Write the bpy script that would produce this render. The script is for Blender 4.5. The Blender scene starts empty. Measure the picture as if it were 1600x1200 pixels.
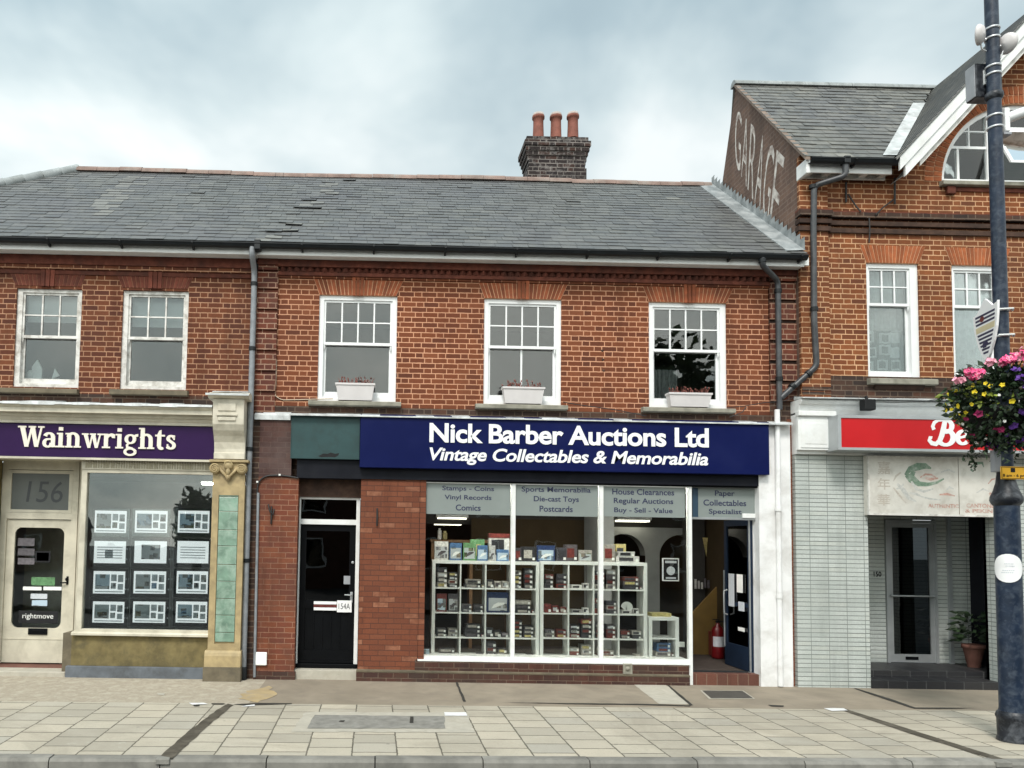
import bpy, bmesh, math, random
from mathutils import Vector, Matrix
random.seed(7)
R_ = math.radians
sc = bpy.context.scene
col = sc.collection

# ------------------------------------------------------------------ camera
FPX, PX, PY = 1202.0, 600.0, 779.0           # focal length and principal point for a 1600 x 1200 frame
YAW, PITCH, ROLL = 0.012, R_(3.4), 0.0175
CAM = Vector((0.0, -12.27, 2.17))
F_ = Vector((math.sin(YAW)*math.cos(PITCH), math.cos(YAW)*math.cos(PITCH), math.sin(PITCH)))
r0 = Vector((math.cos(YAW), -math.sin(YAW), 0)); u0 = r0.cross(F_)
RT = r0*math.cos(ROLL) + u0*math.sin(ROLL)
UP = u0*math.cos(ROLL) - r0*math.sin(ROLL)
cd = bpy.data.cameras.new('camera'); cam = bpy.data.objects.new('camera', cd); col.objects.link(cam)
cam.matrix_world = Matrix(((RT.x, UP.x, -F_.x, CAM.x), (RT.y, UP.y, -F_.y, CAM.y), (RT.z, UP.z, -F_.z, CAM.z), (0, 0, 0, 1)))
cd.sensor_fit = 'HORIZONTAL'; cd.sensor_width = 36; cd.lens = FPX*36/1600
cd.shift_x = (800-PX)/1600; cd.shift_y = (PY-600)/1600
cd.clip_start = 0.1; cd.clip_end = 2000
sc.camera = cam

# ------------------------------------------------------------------ sky, sun, exposure
SUN_EL, SUN_AZ = R_(52), R_(200)             # azimuth from +Y, clockwise: behind the camera, a little left
sc.view_settings.view_transform = 'Standard'; sc.view_settings.look = 'None'
sc.view_settings.exposure = 0.3; sc.view_settings.gamma = 1.0

class G:
    def __init__(s, t): s.t = t
    def n(s, typ, ins=None, **pr):
        o = s.t.nodes.new(typ)
        for k, v in pr.items(): setattr(o, k, v)
        for k, v in (ins or {}).items():
            if isinstance(v, bpy.types.NodeSocket): s.t.links.new(v, o.inputs[k])
            else:
                i = o.inputs[k]
                if hasattr(i.default_value, '__len__') and len(i.default_value) == 4 and len(v) == 3: v = (*v, 1)
                i.default_value = v
        return o
    def m(s, op, a, b=0.0, c=None):
        d = {0: a, 1: b}
        if c is not None: d[2] = c
        return s.n('ShaderNodeMath', d, operation=op).outputs[0]
    def mix(s, f, a, b, bt='MIX'):
        o = s.n('ShaderNodeMix', data_type='RGBA', blend_type=bt)
        for i, v in ((0, f), (6, a), (7, b)):
            if isinstance(v, bpy.types.NodeSocket): s.t.links.new(v, o.inputs[i])
            else: o.inputs[i].default_value = v if i == 0 else (*v, 1)
        return o.outputs[2]
    def noise(s, vec, scale, detail=3, rough=.55, dist=0):
        d = {'Scale': scale, 'Detail': detail, 'Roughness': rough, 'Distortion': dist}
        if vec is not None: d['Vector'] = vec
        return s.n('ShaderNodeTexNoise', d).outputs[0]
    def ramp(s, f, stops, interp='LINEAR'):
        o = s.n('ShaderNodeValToRGB', {0: f}); e = o.color_ramp; e.interpolation = interp
        while len(e.elements) < len(stops): e.elements.new(0.5)
        for k, (p, c) in enumerate(stops):
            e.elements[k].position = p
            e.elements[k].color = (*c, 1) if hasattr(c, '__len__') else (c, c, c, 1)
        return o.outputs[0]

w = bpy.data.worlds.new('World'); sc.world = w; w.use_nodes = True
w.node_tree.nodes.clear(); g = G(w.node_tree)
tc = g.n('ShaderNodeTexCoord').outputs['Generated']
sx = g.n('ShaderNodeSeparateXYZ', {0: tc})
zz = g.m('ADD', g.m('MAXIMUM', sx.outputs[2], 0.0), 0.48)
pv = g.n('ShaderNodeCombineXYZ', {0: g.m('DIVIDE', sx.outputs[0], zz), 1: g.m('DIVIDE', sx.outputs[1], zz), 2: 0.3}).outputs[0]
n1 = g.noise(pv, 2.1, 5, .5, .25)
n2 = g.noise(pv, 6.0, 4, .5, .2)
cl = g.m('ADD', g.m('MULTIPLY', n1, .86), g.m('MULTIPLY', n2, .14))
# overcast: thinner and brighter low in the sky, heavier grey-blue cloud overhead
lowb = g.m('MINIMUM', g.m('MULTIPLY', g.m('SUBTRACT', 0.545, sx.outputs[2]), 1.6), .17)
cl = g.m('ADD', cl, lowb)
ccol = g.ramp(cl, [(.36, (2.0, 2.75, 3.25)), (.52, (3.1, 4.0, 4.45)), (.64, (5.0, 5.85, 6.1)), (.76, (7.2, 7.7, 7.75))])
sky = g.n('ShaderNodeTexSky', sky_type='NISHITA', sun_disc=False, sun_elevation=SUN_EL, sun_rotation=SUN_AZ, air_density=1.2, dust_density=2.5)
skyc = g.mix(.88, sky.outputs[0], ccol)
# the cloud deck is brighter round the hidden sun
sd = Vector((math.sin(SUN_AZ)*math.cos(SUN_EL), math.cos(SUN_AZ)*math.cos(SUN_EL), math.sin(SUN_EL)))
dot = g.n('ShaderNodeVectorMath', {0: tc, 1: tuple(sd)}, operation='DOT_PRODUCT').outputs[1]
glow = g.m('ADD', 0.0, g.m('MULTIPLY', g.m('POWER', g.m('MAXIMUM', g.m('ADD', g.m('MULTIPLY', dot, .62), .38), 0.0), 2.0), 2.5))
tint = g.n('ShaderNodeCombineXYZ', {0: g.m('ADD', 1.0, g.m('MULTIPLY', glow, 1.10)), 1: g.m('ADD', 1.0, glow), 2: g.m('ADD', 1.0, g.m('MULTIPLY', glow, .86))}).outputs[0]
skyc = g.n('ShaderNodeVectorMath', {0: skyc, 1: tint}, operation='MULTIPLY').outputs[0]
bg = g.n('ShaderNodeBackground', {0: skyc, 1: 0.1})
g.t.links.new(bg.outputs[0], g.n('ShaderNodeOutputWorld').inputs[0])
sl = bpy.data.lights.new('sun', 'SUN'); sl.energy = 2.2; sl.angle = R_(14); sl.color = (1, .96, .9)
so = bpy.data.objects.new('sun', sl); col.objects.link(so)
so.rotation_euler = (-sd).to_track_quat('-Z', 'Y').to_euler()
so.location = (-4, -20, 20)

# ------------------------------------------------------------------ pixel -> place on a plane of given depth
def P(x, y, Y=0.0):
    d = F_*FPX + RT*(x-PX) - UP*(y-PY)
    k = (Y-CAM.y)/d.y
    return CAM + d*k
def RC(x0, y0, x1, y1, Y=0.0):
    xm, ym = (x0+x1)/2, (y0+y1)/2
    return P(x0, ym, Y).x, P(x1, ym, Y).x, P(xm, y1, Y).z, P(xm, y0, Y).z
def zpx(x, y, Y=0.0): return P(x, y, Y).z
def xpx(x, y, Y=0.0): return P(x, y, Y).x

YB, YS, YK = -0.1, -1.77, -4.28
def lin(p, q): return lambda X: p.z + (q.z-p.z)*(max(-14, min(14, X))-p.x)/(q.x-p.x)
zb = lin(P(0, 1056, YB), P(1600, 1078, YB)); zk = lin(P(0, 1185, YK), P(1600, 1191, YK))
def gz(X, Y):
    t = min(1, max(0, (YB-Y)/(YB-YK)))
    if Y > YB: t = 0
    return zb(X)*(1-t) + zk(X)*t
def on_ground(x, y):                          # pixel -> point of the pavement
    Y = -2.0
    for _ in range(12):
        a = P(x, y, Y); e = a.z - gz(a.x, Y)
        b = P(x, y, Y+.01); e2 = b.z - gz(b.x, Y+.01)
        Y -= e*.01/(e2-e)
    a = P(x, y, Y); return Vector((a.x, Y, gz(a.x, Y)))

# ------------------------------------------------------------------ mesh building
ROOT = {}
class MB:
    def __init__(s): s.v = []; s.f = []; s.r = []; s.cur = None; s.sm = []; s.smooth = False
    def face(s, pts, rnd=None):
        b = len(s.v); s.v += [Vector(p) for p in pts]; s.f.append(tuple(range(b, b+len(pts))))
        s.r.append(random.random() if rnd is None else rnd); s.sm.append(s.smooth); return s
    def raw(s, vs, fs, rnd=None, smooth=False):
        b = len(s.v); s.v += [Vector(p) for p in vs]; rr = random.random() if rnd is None else rnd
        for f in fs: s.f.append(tuple(b+i for i in f)); s.r.append(rr); s.sm.append(smooth)
        return s
    def box(s, x0, x1, y0, y1, z0, z1, rnd=None, bev=0):
        if x0 > x1: x0, x1 = x1, x0
        if y0 > y1: y0, y1 = y1, y0
        if z0 > z1: z0, z1 = z1, z0
        if bev:
            bm = bmesh.new(); bmesh.ops.create_cube(bm, size=1)
            for v in bm.verts: v.co = Vector(((x0+x1)/2+v.co.x*(x1-x0), (y0+y1)/2+v.co.y*(y1-y0), (z0+z1)/2+v.co.z*(z1-z0)))
            bmesh.ops.bevel(bm, geom=bm.edges[:], offset=min(bev, .45*min(x1-x0, y1-y0, z1-z0)), segments=2, affect='EDGES', profile=.5)
            bm.verts.index_update()
            s.raw([v.co.copy() for v in bm.verts], [[v.index for v in f.verts] for f in bm.faces], rnd); bm.free(); return s
        v = [(x0, y0, z0), (x1, y0, z0), (x1, y1, z0), (x0, y1, z0), (x0, y0, z1), (x1, y0, z1), (x1, y1, z1), (x0, y1, z1)]
        return s.raw(v, [(0, 3, 2, 1), (4, 5, 6, 7), (0, 1, 5, 4), (1, 2, 6, 5), (2, 3, 7, 6), (3, 0, 4, 7)], rnd)
    def prism(s, pts, d, rnd=None, smooth=False):      # closed polygon in space pushed along d
        n = len(pts); d = Vector(d); a = [Vector(p) for p in pts]
        nn = Vector((0, 0, 0))
        for i in range(n): nn += (a[i]-a[0]).cross(a[(i+1) % n]-a[0])
        if nn.dot(d) > 0: a.reverse()
        vs = a + [p+d for p in a]
        fs = [tuple(range(n)), tuple(range(2*n-1, n-1, -1))]
        b = len(s.v); rr = random.random() if rnd is None else rnd
        s.raw(vs, fs, rr)
        s.raw(vs, [(i, i+n, (i+1) % n+n, (i+1) % n) for i in range(n)], rr, smooth); return s
    def profx(s, prof, x0, x1, rnd=None):              # profile of (y, z) run along X
        return s.prism([(x0, y, z) for y, z in prof], (x1-x0, 0, 0), rnd)
    def ring(s, x0, x1, y0, y1, z0, z1, l, r, b, t):   # rectangular frame facing -Y
        s.box(x0, x0+l, y0, y1, z0, z1); s.box(x1-r, x1, y0, y1, z0, z1)
        if b: s.box(x0+l, x1-r, y0, y1, z0, z0+b)
        if t: s.box(x0+l, x1-r, y0, y1, z1-t, z1)
        return s
    def tube(s, pts, r, n=12, caps=True):
        pts = [Vector(p) for p in pts]; rs = r if hasattr(r, '__len__') else [r]*len(pts)
        vs = []; m = len(pts); prev = None
        for i, p in enumerate(pts):
            d = (pts[min(i+1, m-1)]-pts[max(i-1, 0)]).normalized()
            if i and i < m-1:
                a = (pts[i]-pts[i-1]).normalized(); c = (pts[i+1]-pts[i]).normalized()
                d = (a+c).normalized(); k = 1/max(.5, a.dot(d))
            else: k = 1
            if prev is None:
                u = d.orthogonal().normalized()
            else: u = (prev-d*prev.dot(d)).normalized()
            prev = u; v = d.cross(u)
            for q in range(n):
                t = 2*math.pi*q/n; vs.append(p+(u*math.cos(t)+v*math.sin(t))*rs[i])
        fs = [(i*n+q, i*n+(q+1) % n, (i+1)*n+(q+1) % n, (i+1)*n+q) for i in range(m-1) for q in range(n)]
        rr = random.random(); s.raw(vs, fs, rr, True)
        if caps: s.raw(vs[:n], [tuple(range(n-1, -1, -1))], rr); s.raw(vs[-n:], [tuple(range(n))], rr)
        return s
    def lathe(s, c, prof, n=24, axis='Z'):             # prof: (radius, height)
        vs = []
        for r, h in prof:
            for q in range(n):
                t = 2*math.pi*q/n; a, b = r*math.cos(t), r*math.sin(t)
                vs.append((c[0]+a, c[1]+b, c[2]+h) if axis == 'Z' else ((c[0]+a, c[1]+h, c[2]-b) if axis == 'Y' else (c[0]+h, c[1]+a, c[2]+b)))
        m = len(prof); rr = random.random()
        s.raw(vs, [(i*n+q, i*n+(q+1) % n, (i+1)*n+(q+1) % n, (i+1)*n+q) for i in range(m-1) for q in range(n)], rr, True)
        s.raw(vs[:n], [tuple(range(n-1, -1, -1))], rr); s.raw(vs[-n:], [tuple(range(n))], rr); return s
    def blob(s, c, rx, ry, rz, n=10, m=7, jit=0):
        prof = []
        vs = []
        for i in range(m+1):
            a = -math.pi/2+math.pi*i/m
            for q in range(n):
                t = 2*math.pi*q/n; k = 1+random.uniform(-jit, jit)
                vs.append((c[0]+rx*math.cos(a)*math.cos(t)*k, c[1]+ry*math.cos(a)*math.sin(t)*k, c[2]+rz*math.sin(a)*k))
        return s.raw(vs, [(i*n+q, i*n+(q+1) % n, (i+1)*n+(q+1) % n, (i+1)*n+q) for i in range(m) for q in range(n)], None, True)
    def build(s, name, mat, parent=None, weld=False):
        me = bpy.data.meshes.new(name)
        if parent is not None: L = ROOT[parent.name]
        else:
            xs = [p.x for p in s.v]; ys = [p.y for p in s.v]; z0 = min(p.z for p in s.v)
            L = Vector(((min(xs)+max(xs))/2, (min(ys)+max(ys))/2, z0))
        me.from_pydata([tuple(p-L) for p in s.v], [], s.f)
        at = me.attributes.new('rnd', 'FLOAT', 'FACE'); at.data.foreach_set('value', s.r)
        me.polygons.foreach_set('use_smooth', s.sm)
        if weld:
            bm = bmesh.new(); bm.from_mesh(me); bmesh.ops.remove_doubles(bm, verts=bm.verts, dist=1e-4); bm.to_mesh(me); bm.free()
        me.materials.append(mat); me.update()
        o = bpy.data.objects.new(name, me); col.objects.link(o); ROOT[o.name] = L
        if parent is not None: o.parent = parent
        else: o.location = L
        return o
def tag(o, label=None, cat=None, group=None, kind=None):
    if label: o['label'] = label
    if cat: o['category'] = cat
    if group: o['group'] = group
    if kind: o['kind'] = kind
    return o
def thing(name, loc, label, cat, group=None):
    o = bpy.data.objects.new(name, None); o.empty_display_size = .2; col.objects.link(o)
    o.location = loc; ROOT[o.name] = Vector(loc); return tag(o, label, cat, group)
def BX(name, mat, parent, *a, **k): return MB().box(*a, **k).build(name, mat, parent)

# lettering: a text curve turned into mesh, fitted to a rectangle of the wall plane (faces -Y)
def text_tris(s, bold=0.0, shear=0.0, align='LEFT', space=1.0, line=1.0):
    cu = bpy.data.curves.new('lettering', 'FONT'); cu.body = s; cu.size = 1; cu.offset = bold; cu.shear = shear
    cu.align_x = align; cu.space_character = space; cu.space_line = line; cu.resolution_u = 4
    cu.fill_mode = 'FRONT' if hasattr(cu, 'fill_mode') else cu.fill_mode
    o = bpy.data.objects.new('lettering', cu); col.objects.link(o)
    dg = bpy.context.evaluated_depsgraph_get(); me = o.evaluated_get(dg).to_mesh()
    vs = [v.co.copy() for v in me.vertices]; fs = [tuple(p.vertices) for p in me.polygons]
    o.evaluated_get(dg).to_mesh_clear(); bpy.data.objects.remove(o); bpy.data.curves.remove(cu)
    x0 = min(v.x for v in vs); x1 = max(v.x for v in vs); y0 = min(v.y for v in vs); y1 = max(v.y for v in vs)
    return [((v.x-x0)/(x1-x0), (v.y-y0)/(y1-y0)) for v in vs], fs
def letter(mb, s, rect, Y, depth=0.0, **k):
    x0, x1, z0, z1 = rect; vs, fs = text_tris(s, **k)
    pts = [Vector((x0+(x1-x0)*u, Y-depth, z0+(z1-z0)*v)) for u, v in vs]
    fr = [f for f in fs]
    # face the street
    ff = []
    for f in fr:
        a, b, c = pts[f[0]], pts[f[1]], pts[f[2]]
        ff.append(f if (b-a).cross(c-a).y < 0 else tuple(reversed(f)))
    mb.raw(pts, ff, .5)
    if depth:
        from collections import Counter
        ed = Counter()
        for f in ff:
            for i in range(len(f)): ed[(f[i], f[(i+1) % len(f)])] += 1
        for (a, b) in list(ed):
            if (b, a) not in ed:
                q = [pts[b], pts[a], pts[a]+Vector((0, depth, 0)), pts[b]+Vector((0, depth, 0))]
                mb.face(q, .5)
    return mb

# ------------------------------------------------------------------ materials
MAT = {}
def newmat(name):
    m = bpy.data.materials.new(name); m.use_nodes = True; m.node_tree.nodes.clear(); MAT[name] = m
    return m, G(m.node_tree)
def finish(m, g, colr, rough=.6, bump=None, bdist=.004, spec=.5, metal=0, strength=.6, emit=None):
    d = {'Base Color': colr, 'Roughness': rough, 'Specular IOR Level': spec, 'Metallic': metal}
    if emit: d['Emission Color'] = emit[0]; d['Emission Strength'] = emit[1]
    b = g.n('ShaderNodeBsdfPrincipled', d)
    if bump is not None:
        bn = g.n('ShaderNodeBump', {'Height': bump, 'Distance': bdist, 'Strength': strength}); g.t.links.new(bn.outputs[0], b.inputs['Normal'])
    g.t.links.new(b.outputs[0], g.n('ShaderNodeOutputMaterial').inputs[0]); return m
def pos(g): return g.n('ShaderNodeNewGeometry').outputs['Position']
def sc3(c, k): return tuple(min(1, x*k) for x in c)
def M(name, c, rough=.55, var=.12, scale=3.0, bump=.25, bscale=45, spec=.5, metal=0, dirt=None, rnd=0.0, bdist=.003):
    """plain surface: slow colour drift, optional stains, fine bump"""
    m, g = newmat(name); p = pos(g)
    n = g.noise(p, scale, 4)
    colr = g.mix(g.ramp(n, [(.3, 0), (.7, 1)]), sc3(c, 1-var), sc3(c, 1+var))
    if rnd:
        a = g.n('ShaderNodeAttribute', attribute_name='rnd').outputs['Fac']
        f = g.m('ADD', 1-rnd, g.m('MULTIPLY', a, 2*rnd))
        colr = g.n('ShaderNodeVectorMath', {0: colr, 'Scale': f}, operation='SCALE').outputs[0]
    if dirt:
        dc, amt, ds = dirt
        dm = g.ramp(g.noise(p, ds, 6, .62, .4), [(.46, 0), (.68, amt)])
        colr = g.mix(dm, colr, dc)
    hb = g.noise(p, bscale, 3)
    rr = g.m('ADD', rough-.06, g.m('MULTIPLY', n, .12))
    return finish(m, g, colr, rr, hb if bump else None, bdist, spec, metal, bump or .1)
def cells(g, u, v, per, course, off=.5, hdr=None, mu=.01, mv=.01, wob=.003, jit=0):
    p = pos(g)
    wn = g.m('MULTIPLY', g.m('SUBTRACT', g.noise(p, 9, 3), .5), wob*4)
    wn2 = g.m('MULTIPLY', g.m('SUBTRACT', g.noise(p, 14, 3, .6, .3), .5), wob*4)
    u = g.m('ADD', g.m('ADD', u, wn), 500*per); v = g.m('ADD', g.m('ADD', v, wn2), 500*course)
    rv = g.m('DIVIDE', v, course); row = g.m('FLOOR', rv)
    fv = g.m('SUBTRACT', rv, row)
    if jit: u = g.m('ADD', u, g.m('MULTIPLY', g.n('ShaderNodeTexWhiteNoise', {'W': row}, noise_dimensions='1D').outputs[0], jit))
    uu = g.m('ADD', g.m('DIVIDE', u, per), g.m('MULTIPLY', g.m('MODULO', row, 2.0), off))
    cell = g.m('FLOOR', uu); fu = g.m('SUBTRACT', uu, cell)
    jw = g.m('ADD', .55, g.m('MULTIPLY', g.noise(p, 5.5, 4, .65), .9))          # joints are wider here, tighter there
    ev = lambda f, size, wd: g.m('LESS_THAN', g.m('MULTIPLY', f, size), g.m('MULTIPLY', jw, wd))
    mort = g.m('MAXIMUM', ev(fv, course, mv), ev(fu, per, mu))
    idx = g.m('MULTIPLY', cell, 2.0)
    if hdr:
        h = g.m('GREATER_THAN', fu, hdr); idx = g.m('ADD', idx, h)
        mort = g.m('MAXIMUM', mort, g.m('MULTIPLY', h, ev(g.m('SUBTRACT', fu, hdr), per, mu)))
    wnz = g.n('ShaderNodeTexWhiteNoise', {'Vector': g.n('ShaderNodeCombineXYZ', {0: idx, 1: row, 2: 3.7}).outputs[0]}, noise_dimensions='3D')
    return mort, wnz.outputs[0], g.m('ADD', fv, 0)
def wall_uv(g):
    ge = g.n('ShaderNodeNewGeometry'); p = g.n('ShaderNodeSeparateXYZ', {0: ge.outputs['Position']}); q = g.n('ShaderNodeSeparateXYZ', {0: ge.outputs['True Normal']})
    sxn = g.m('GREATER_THAN', g.m('ABSOLUTE', q.outputs[0]), .7)
    u = g.m('ADD', p.outputs[0], g.m('MULTIPLY', sxn, g.m('SUBTRACT', p.outputs[1], p.outputs[0])))
    return u, p.outputs[2], p
def brick(name, cols, mortar, per=.366, course=.0835, hdr=.665, mu=.014, mv=.0165, off=.5, soot=None, mvar=.25, rough=.85, bd=.006, patch=None, wob=.003, pale=None, jit=.05, streak=1.0):
    m, g = newmat(name); u, v, p = wall_uv(g); ps = pos(g)
    mort, rn, fv = cells(g, u, v, per, course, off, hdr, mu, mv, wob, jit)
    k = len(cols)
    c = g.ramp(rn, [(i/k, cc) for i, cc in enumerate(cols)], 'CONSTANT')
    c = g.mix(.45, c, g.ramp(rn, [(i/max(1, k-1), cc) for i, cc in enumerate(cols)]))
    tex = g.noise(ps, 38, 4, .65)
    c = g.mix(g.ramp(tex, [(.35, .0), (.75, .45)]), c, sc3(cols[0], .55))
    if pale:                                  # some bricks with a worn, salt-whitened face
        r2 = g.m('FRACT', g.m('MULTIPLY', rn, 37.0))
        c = g.mix(g.m('MULTIPLY', g.m('GREATER_THAN', r2, 1-pale[1]), g.ramp(g.noise(ps, 5, 5, .7), [(.38, .1), (.62, 1)])), c, pale[0])
    mc = g.mix(g.noise(ps, 1.6, 5, .6), sc3(mortar, 1-mvar), sc3(mortar, 1+mvar))
    c = g.mix(mort, c, mc)
    big = g.noise(ps, .9, 4, .6)
    c = g.mix(g.ramp(big, [(.35, 0), (.7, .25)]), c, sc3(cols[0], .7))
    if soot:
        sc_, amt, scl = soot
        c = g.mix(g.ramp(g.noise(ps, scl, 6, .65, .5), [(.42, 0), (.66, amt)]), c, sc_)
    if patch:
        pc, amt, scl = patch
        c = g.mix(g.ramp(g.noise(ps, scl, 5, .7), [(.52, 0), (.62, amt)]), c, pc)
    sv = g.n('ShaderNodeCombineXYZ', {0: g.m('MULTIPLY', u, 3.2), 1: g.m('MULTIPLY', v, .35), 2: 1.7}).outputs[0]
    c = g.mix(g.ramp(g.noise(sv, 1.0, 6, .65, .2), [(.50, 0), (.74, .55 * streak)]), c, sc3(cols[0], .35))      # rain streaks
    h = g.m('ADD', g.m('SUBTRACT', 1.0, mort), g.m('MULTIPLY', tex, .35))
    return finish(m, g, c, rough, h, bd, .25)

# facing brickwork
brick('brick_main', [(.16, .046, .02), (.20, .059, .024), (.225, .07, .031), (.18, .053, .023), (.245, .08, .036), (.14, .041, .02), (.205, .061, .027), (.115, .036, .02)], (.63, .325, .195), mu=.0135, mv=.0155, soot=((.05, .03, .024), .22, .8), streak=.7)
brick('brick_left', [(.135, .040, .019), (.17, .051, .022), (.20, .064, .027), (.12, .036, .019), (.18, .055, .024), (.095, .029, .018)], (.50, .275, .165), mu=.013, mv=.015, soot=((.04, .026, .022), .3, .7))
brick('brick_right', [(.205, .064, .023), (.25, .08, .028), (.285, .096, .036), (.18, .056, .023), (.23, .073, .028), (.13, .043, .022)], (.62, .365, .205), mu=.0135, mv=.0155, soot=((.05, .035, .024), .28, .8), streak=.9)
brick('brick_sooty', [(.05, .03, .024), (.07, .04, .03), (.10, .05, .032), (.045, .03, .025), (.13, .055, .032)], (.16, .115, .085), soot=((.025, .02, .018), .5, 1.5))
brick('brick_quoin', [(.16, .045, .028), (.20, .056, .03), (.13, .038, .026), (.10, .032, .025), (.18, .05, .028)], (.42, .26, .18), soot=((.05, .032, .026), .5, 1.6))
brick('brick_shop', [(.175, .056, .03), (.21, .068, .035), (.19, .061, .032), (.23, .078, .041), (.155, .05, .028), (.20, .064, .033), (.18, .058, .031)], (.10, .04, .027), per=.245, hdr=None, mu=.010, mv=.012, soot=((.10, .045, .03), .3, 1.3), pale=((.33, .145, .085), .15))
brick('brick_pier', [(.20, .062, .03), (.17, .05, .03), (.23, .075, .038), (.15, .046, .03)], (.30, .155, .10), per=.245, hdr=None, mu=.010, mv=.012, soot=((.075, .04, .032), .6, .9))
brick('brick_pier_dark', [(.075, .04, .036), (.09, .046, .04), (.11, .055, .045), (.07, .04, .038)], (.12, .075, .062), per=.235, hdr=None, mu=.008, mv=.009, soot=((.16, .13, .12), .4, 1.4))
brick('brick_riser', [(.075, .034, .026), (.095, .042, .03), (.06, .03, .026), (.11, .045, .032)], (.20, .145, .105), per=.235, hdr=None, mu=.008, mv=.008, soot=((.05, .04, .032), .5, 2))
brick('brick_chimney', [(.028, .021, .021), (.038, .028, .026), (.024, .019, .02), (.07, .036, .027), (.032, .024, .024)], (.27, .24, .22), hdr=.672, soot=((.022, .02, .02), .75, 3), patch=((.26, .24, .23), .45, 6))
brick('brick_gable', [(.165, .105, .082), (.19, .118, .09), (.215, .132, .097), (.15, .098, .08), (.175, .11, .085)], (.22, .16, .13), soot=((.085, .06, .05), .5, 1.0), wob=.005)
brick('tile_wall', [(.53, .565, .54), (.575, .61, .585), (.49, .525, .50), (.60, .635, .605), (.55, .575, .535)], (.15, .165, .155), per=.288, hdr=None, course=.0685, mu=.009, mv=.0125, off=0.0, jit=0, streak=.7, rough=.28, bd=.003, soot=((.30, .33, .31), .4, 1.2), wob=.0012)
brick('step_tile', [(.028, .028, .03), (.036, .035, .036), (.022, .022, .025)], (.11, .11, .11), per=.30, hdr=None, course=.2, mu=.008, mv=.002, off=0, jit=0, rough=.5, bd=.002)
brick('step_quarry', [(.13, .055, .04), (.16, .065, .045), (.11, .05, .038)], (.20, .14, .10), per=.165, hdr=None, course=.4, mu=.01, mv=.002, off=0, jit=0, rough=.6, bd=.002)
M('rubbed_brick', (.27, .078, .034), .8, .22, 14, .4, 60, .25, rnd=.30, dirt=((.11, .04, .025), .5, 4))
M('rubbed_brick_dark', (.15, .042, .026), .8, .2, 14, .4, 60, .25, rnd=.25, dirt=((.06, .028, .022), .5, 4))
M('rubbed_brick_bright', (.33, .10, .038), .8, .2, 14, .4, 60, .25, rnd=.25, dirt=((.14, .05, .03), .4, 4))
M('mortar', (.62, .36, .22), .9, .2, 8, .3, 90, .2)
M('mortar_dark', (.30, .135, .085), .9, .2, 8, .3, 90, .2)
M('corbel_brick', (.13, .042, .028), .85, .3, 11, .4, 60, .2, rnd=.25, dirt=((.05, .03, .025), .7, 2))
M('corbel_dark', (.065, .038, .028), .85, .3, 11, .4, 60, .2, rnd=.3, dirt=((.03, .022, .02), .7, 2))

# roofs
def slate(name, c1, c2, lichen, lv=.5):
    m, g = newmat(name); p = pos(g)
    a = g.n('ShaderNodeAttribute', attribute_name='rnd').outputs['Fac']
    c = g.mix(a, c1, c2)
    c = g.mix(g.ramp(g.noise(p, .5, 4, .6), [(.38, 0), (.66, .55)]), c, (.105, .105, .115))
    c = g.mix(g.ramp(g.noise(p, 3.2, 7, .7, .6), [(.48, 0), (.72, lv)]), c, lichen)
    c = g.mix(g.ramp(g.noise(p, 21, 4, .7), [(.62, 0), (.74, .5)]), c, (.42, .43, .40))
    c = g.mix(g.m('MULTIPLY', g.m('GREATER_THAN', a, 1.2), .2), c, (.33, .33, .29))      # replaced or scoured slates
    return finish(m, g, c, g.m('ADD', .42, g.m('MULTIPLY', a, .2)), g.noise(p, 30, 5, .7), .006, .5)
slate('slate', (.092, .094, .093), (.142, .145, .14), (.195, .195, .172), .42)
slate('slate_right', (.10, .098, .088), (.165, .162, .148), (.27, .26, .225), .6)
M('verge_mortar', (.22, .17, .14), .9, .25, 8, .3, 60, .2)
M('ridge_tile', (.24, .17, .145), .85, .3, 4, .4, 40, .25, dirt=((.30, .27, .24), .7, 3))
M('hip_lead', (.30, .32, .32), .6, .25, 6, .3, 30, .4, dirt=((.16, .17, .16), .6, 3))
M('lead', (.24, .26, .265), .55, .25, 5, .35, 28, .4, dirt=((.42, .43, .43), .6, 5))
M('lead_white', (.55, .57, .57), .55, .2, 6, .35, 28, .4, dirt=((.25, .25, .24), .7, 4))

# paint, metal, plastic
M('white_paint', (.78, .79, .78), .45, .05, 4, .12, 60, dirt=((.55, .54, .50), .35, 5))
M('white_upvc', (.80, .81, .81), .3, .03, 4, .05, 40)
M('old_white_paint', (.70, .685, .65), .6, .1, 6, .5, 40, dirt=((.26, .23, .19), .7, 7))
M('white_wall_paint', (.78, .78, .78), .6, .05, 4, .4, 30, dirt=((.45, .43, .40), .55, 2.4))
M('cream_paint', (.56, .52, .42), .5, .1, 4, .2, 40, dirt=((.28, .25, .19), .45, 3))
M('cream_stone', (.60, .555, .455), .65, .1, 5, .3, 40, dirt=((.30, .27, .20), .5, 4))
M('gold_stone', (.38, .29, .15), .6, .18, 7, .35, 40, dirt=((.22, .16, .085), .6, 5))
M('mustard_stone', (.17, .135, .06), .8, .3, 6, .4, 40, .3, dirt=((.06, .055, .035), .7, 3))
M('plinth_grey', (.13, .145, .165), .7, .15, 5, .3, 50, .3, dirt=((.06, .06, .06), .6, 3))
M('stone_brown', (.15, .125, .085), .8, .25, 6, .4, 40, .3, dirt=((.06, .055, .045), .6, 3))
M('sill_stone', (.29, .275, .225), .8, .2, 6, .4, 40, .3, dirt=((.13, .125, .10), .6, 5))
M('green_tile', (.175, .275, .21), .22, .3, 5, .12, 25, rnd=.16, dirt=((.36, .46, .38), .7, 6))
M('black_paint', (.004, .0045, .0055), .4, .2, 5, .1, 40, .1)
M('black_matt', (.011, .011, .012), .6, .2, 5, .2, 40, .25)
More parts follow.
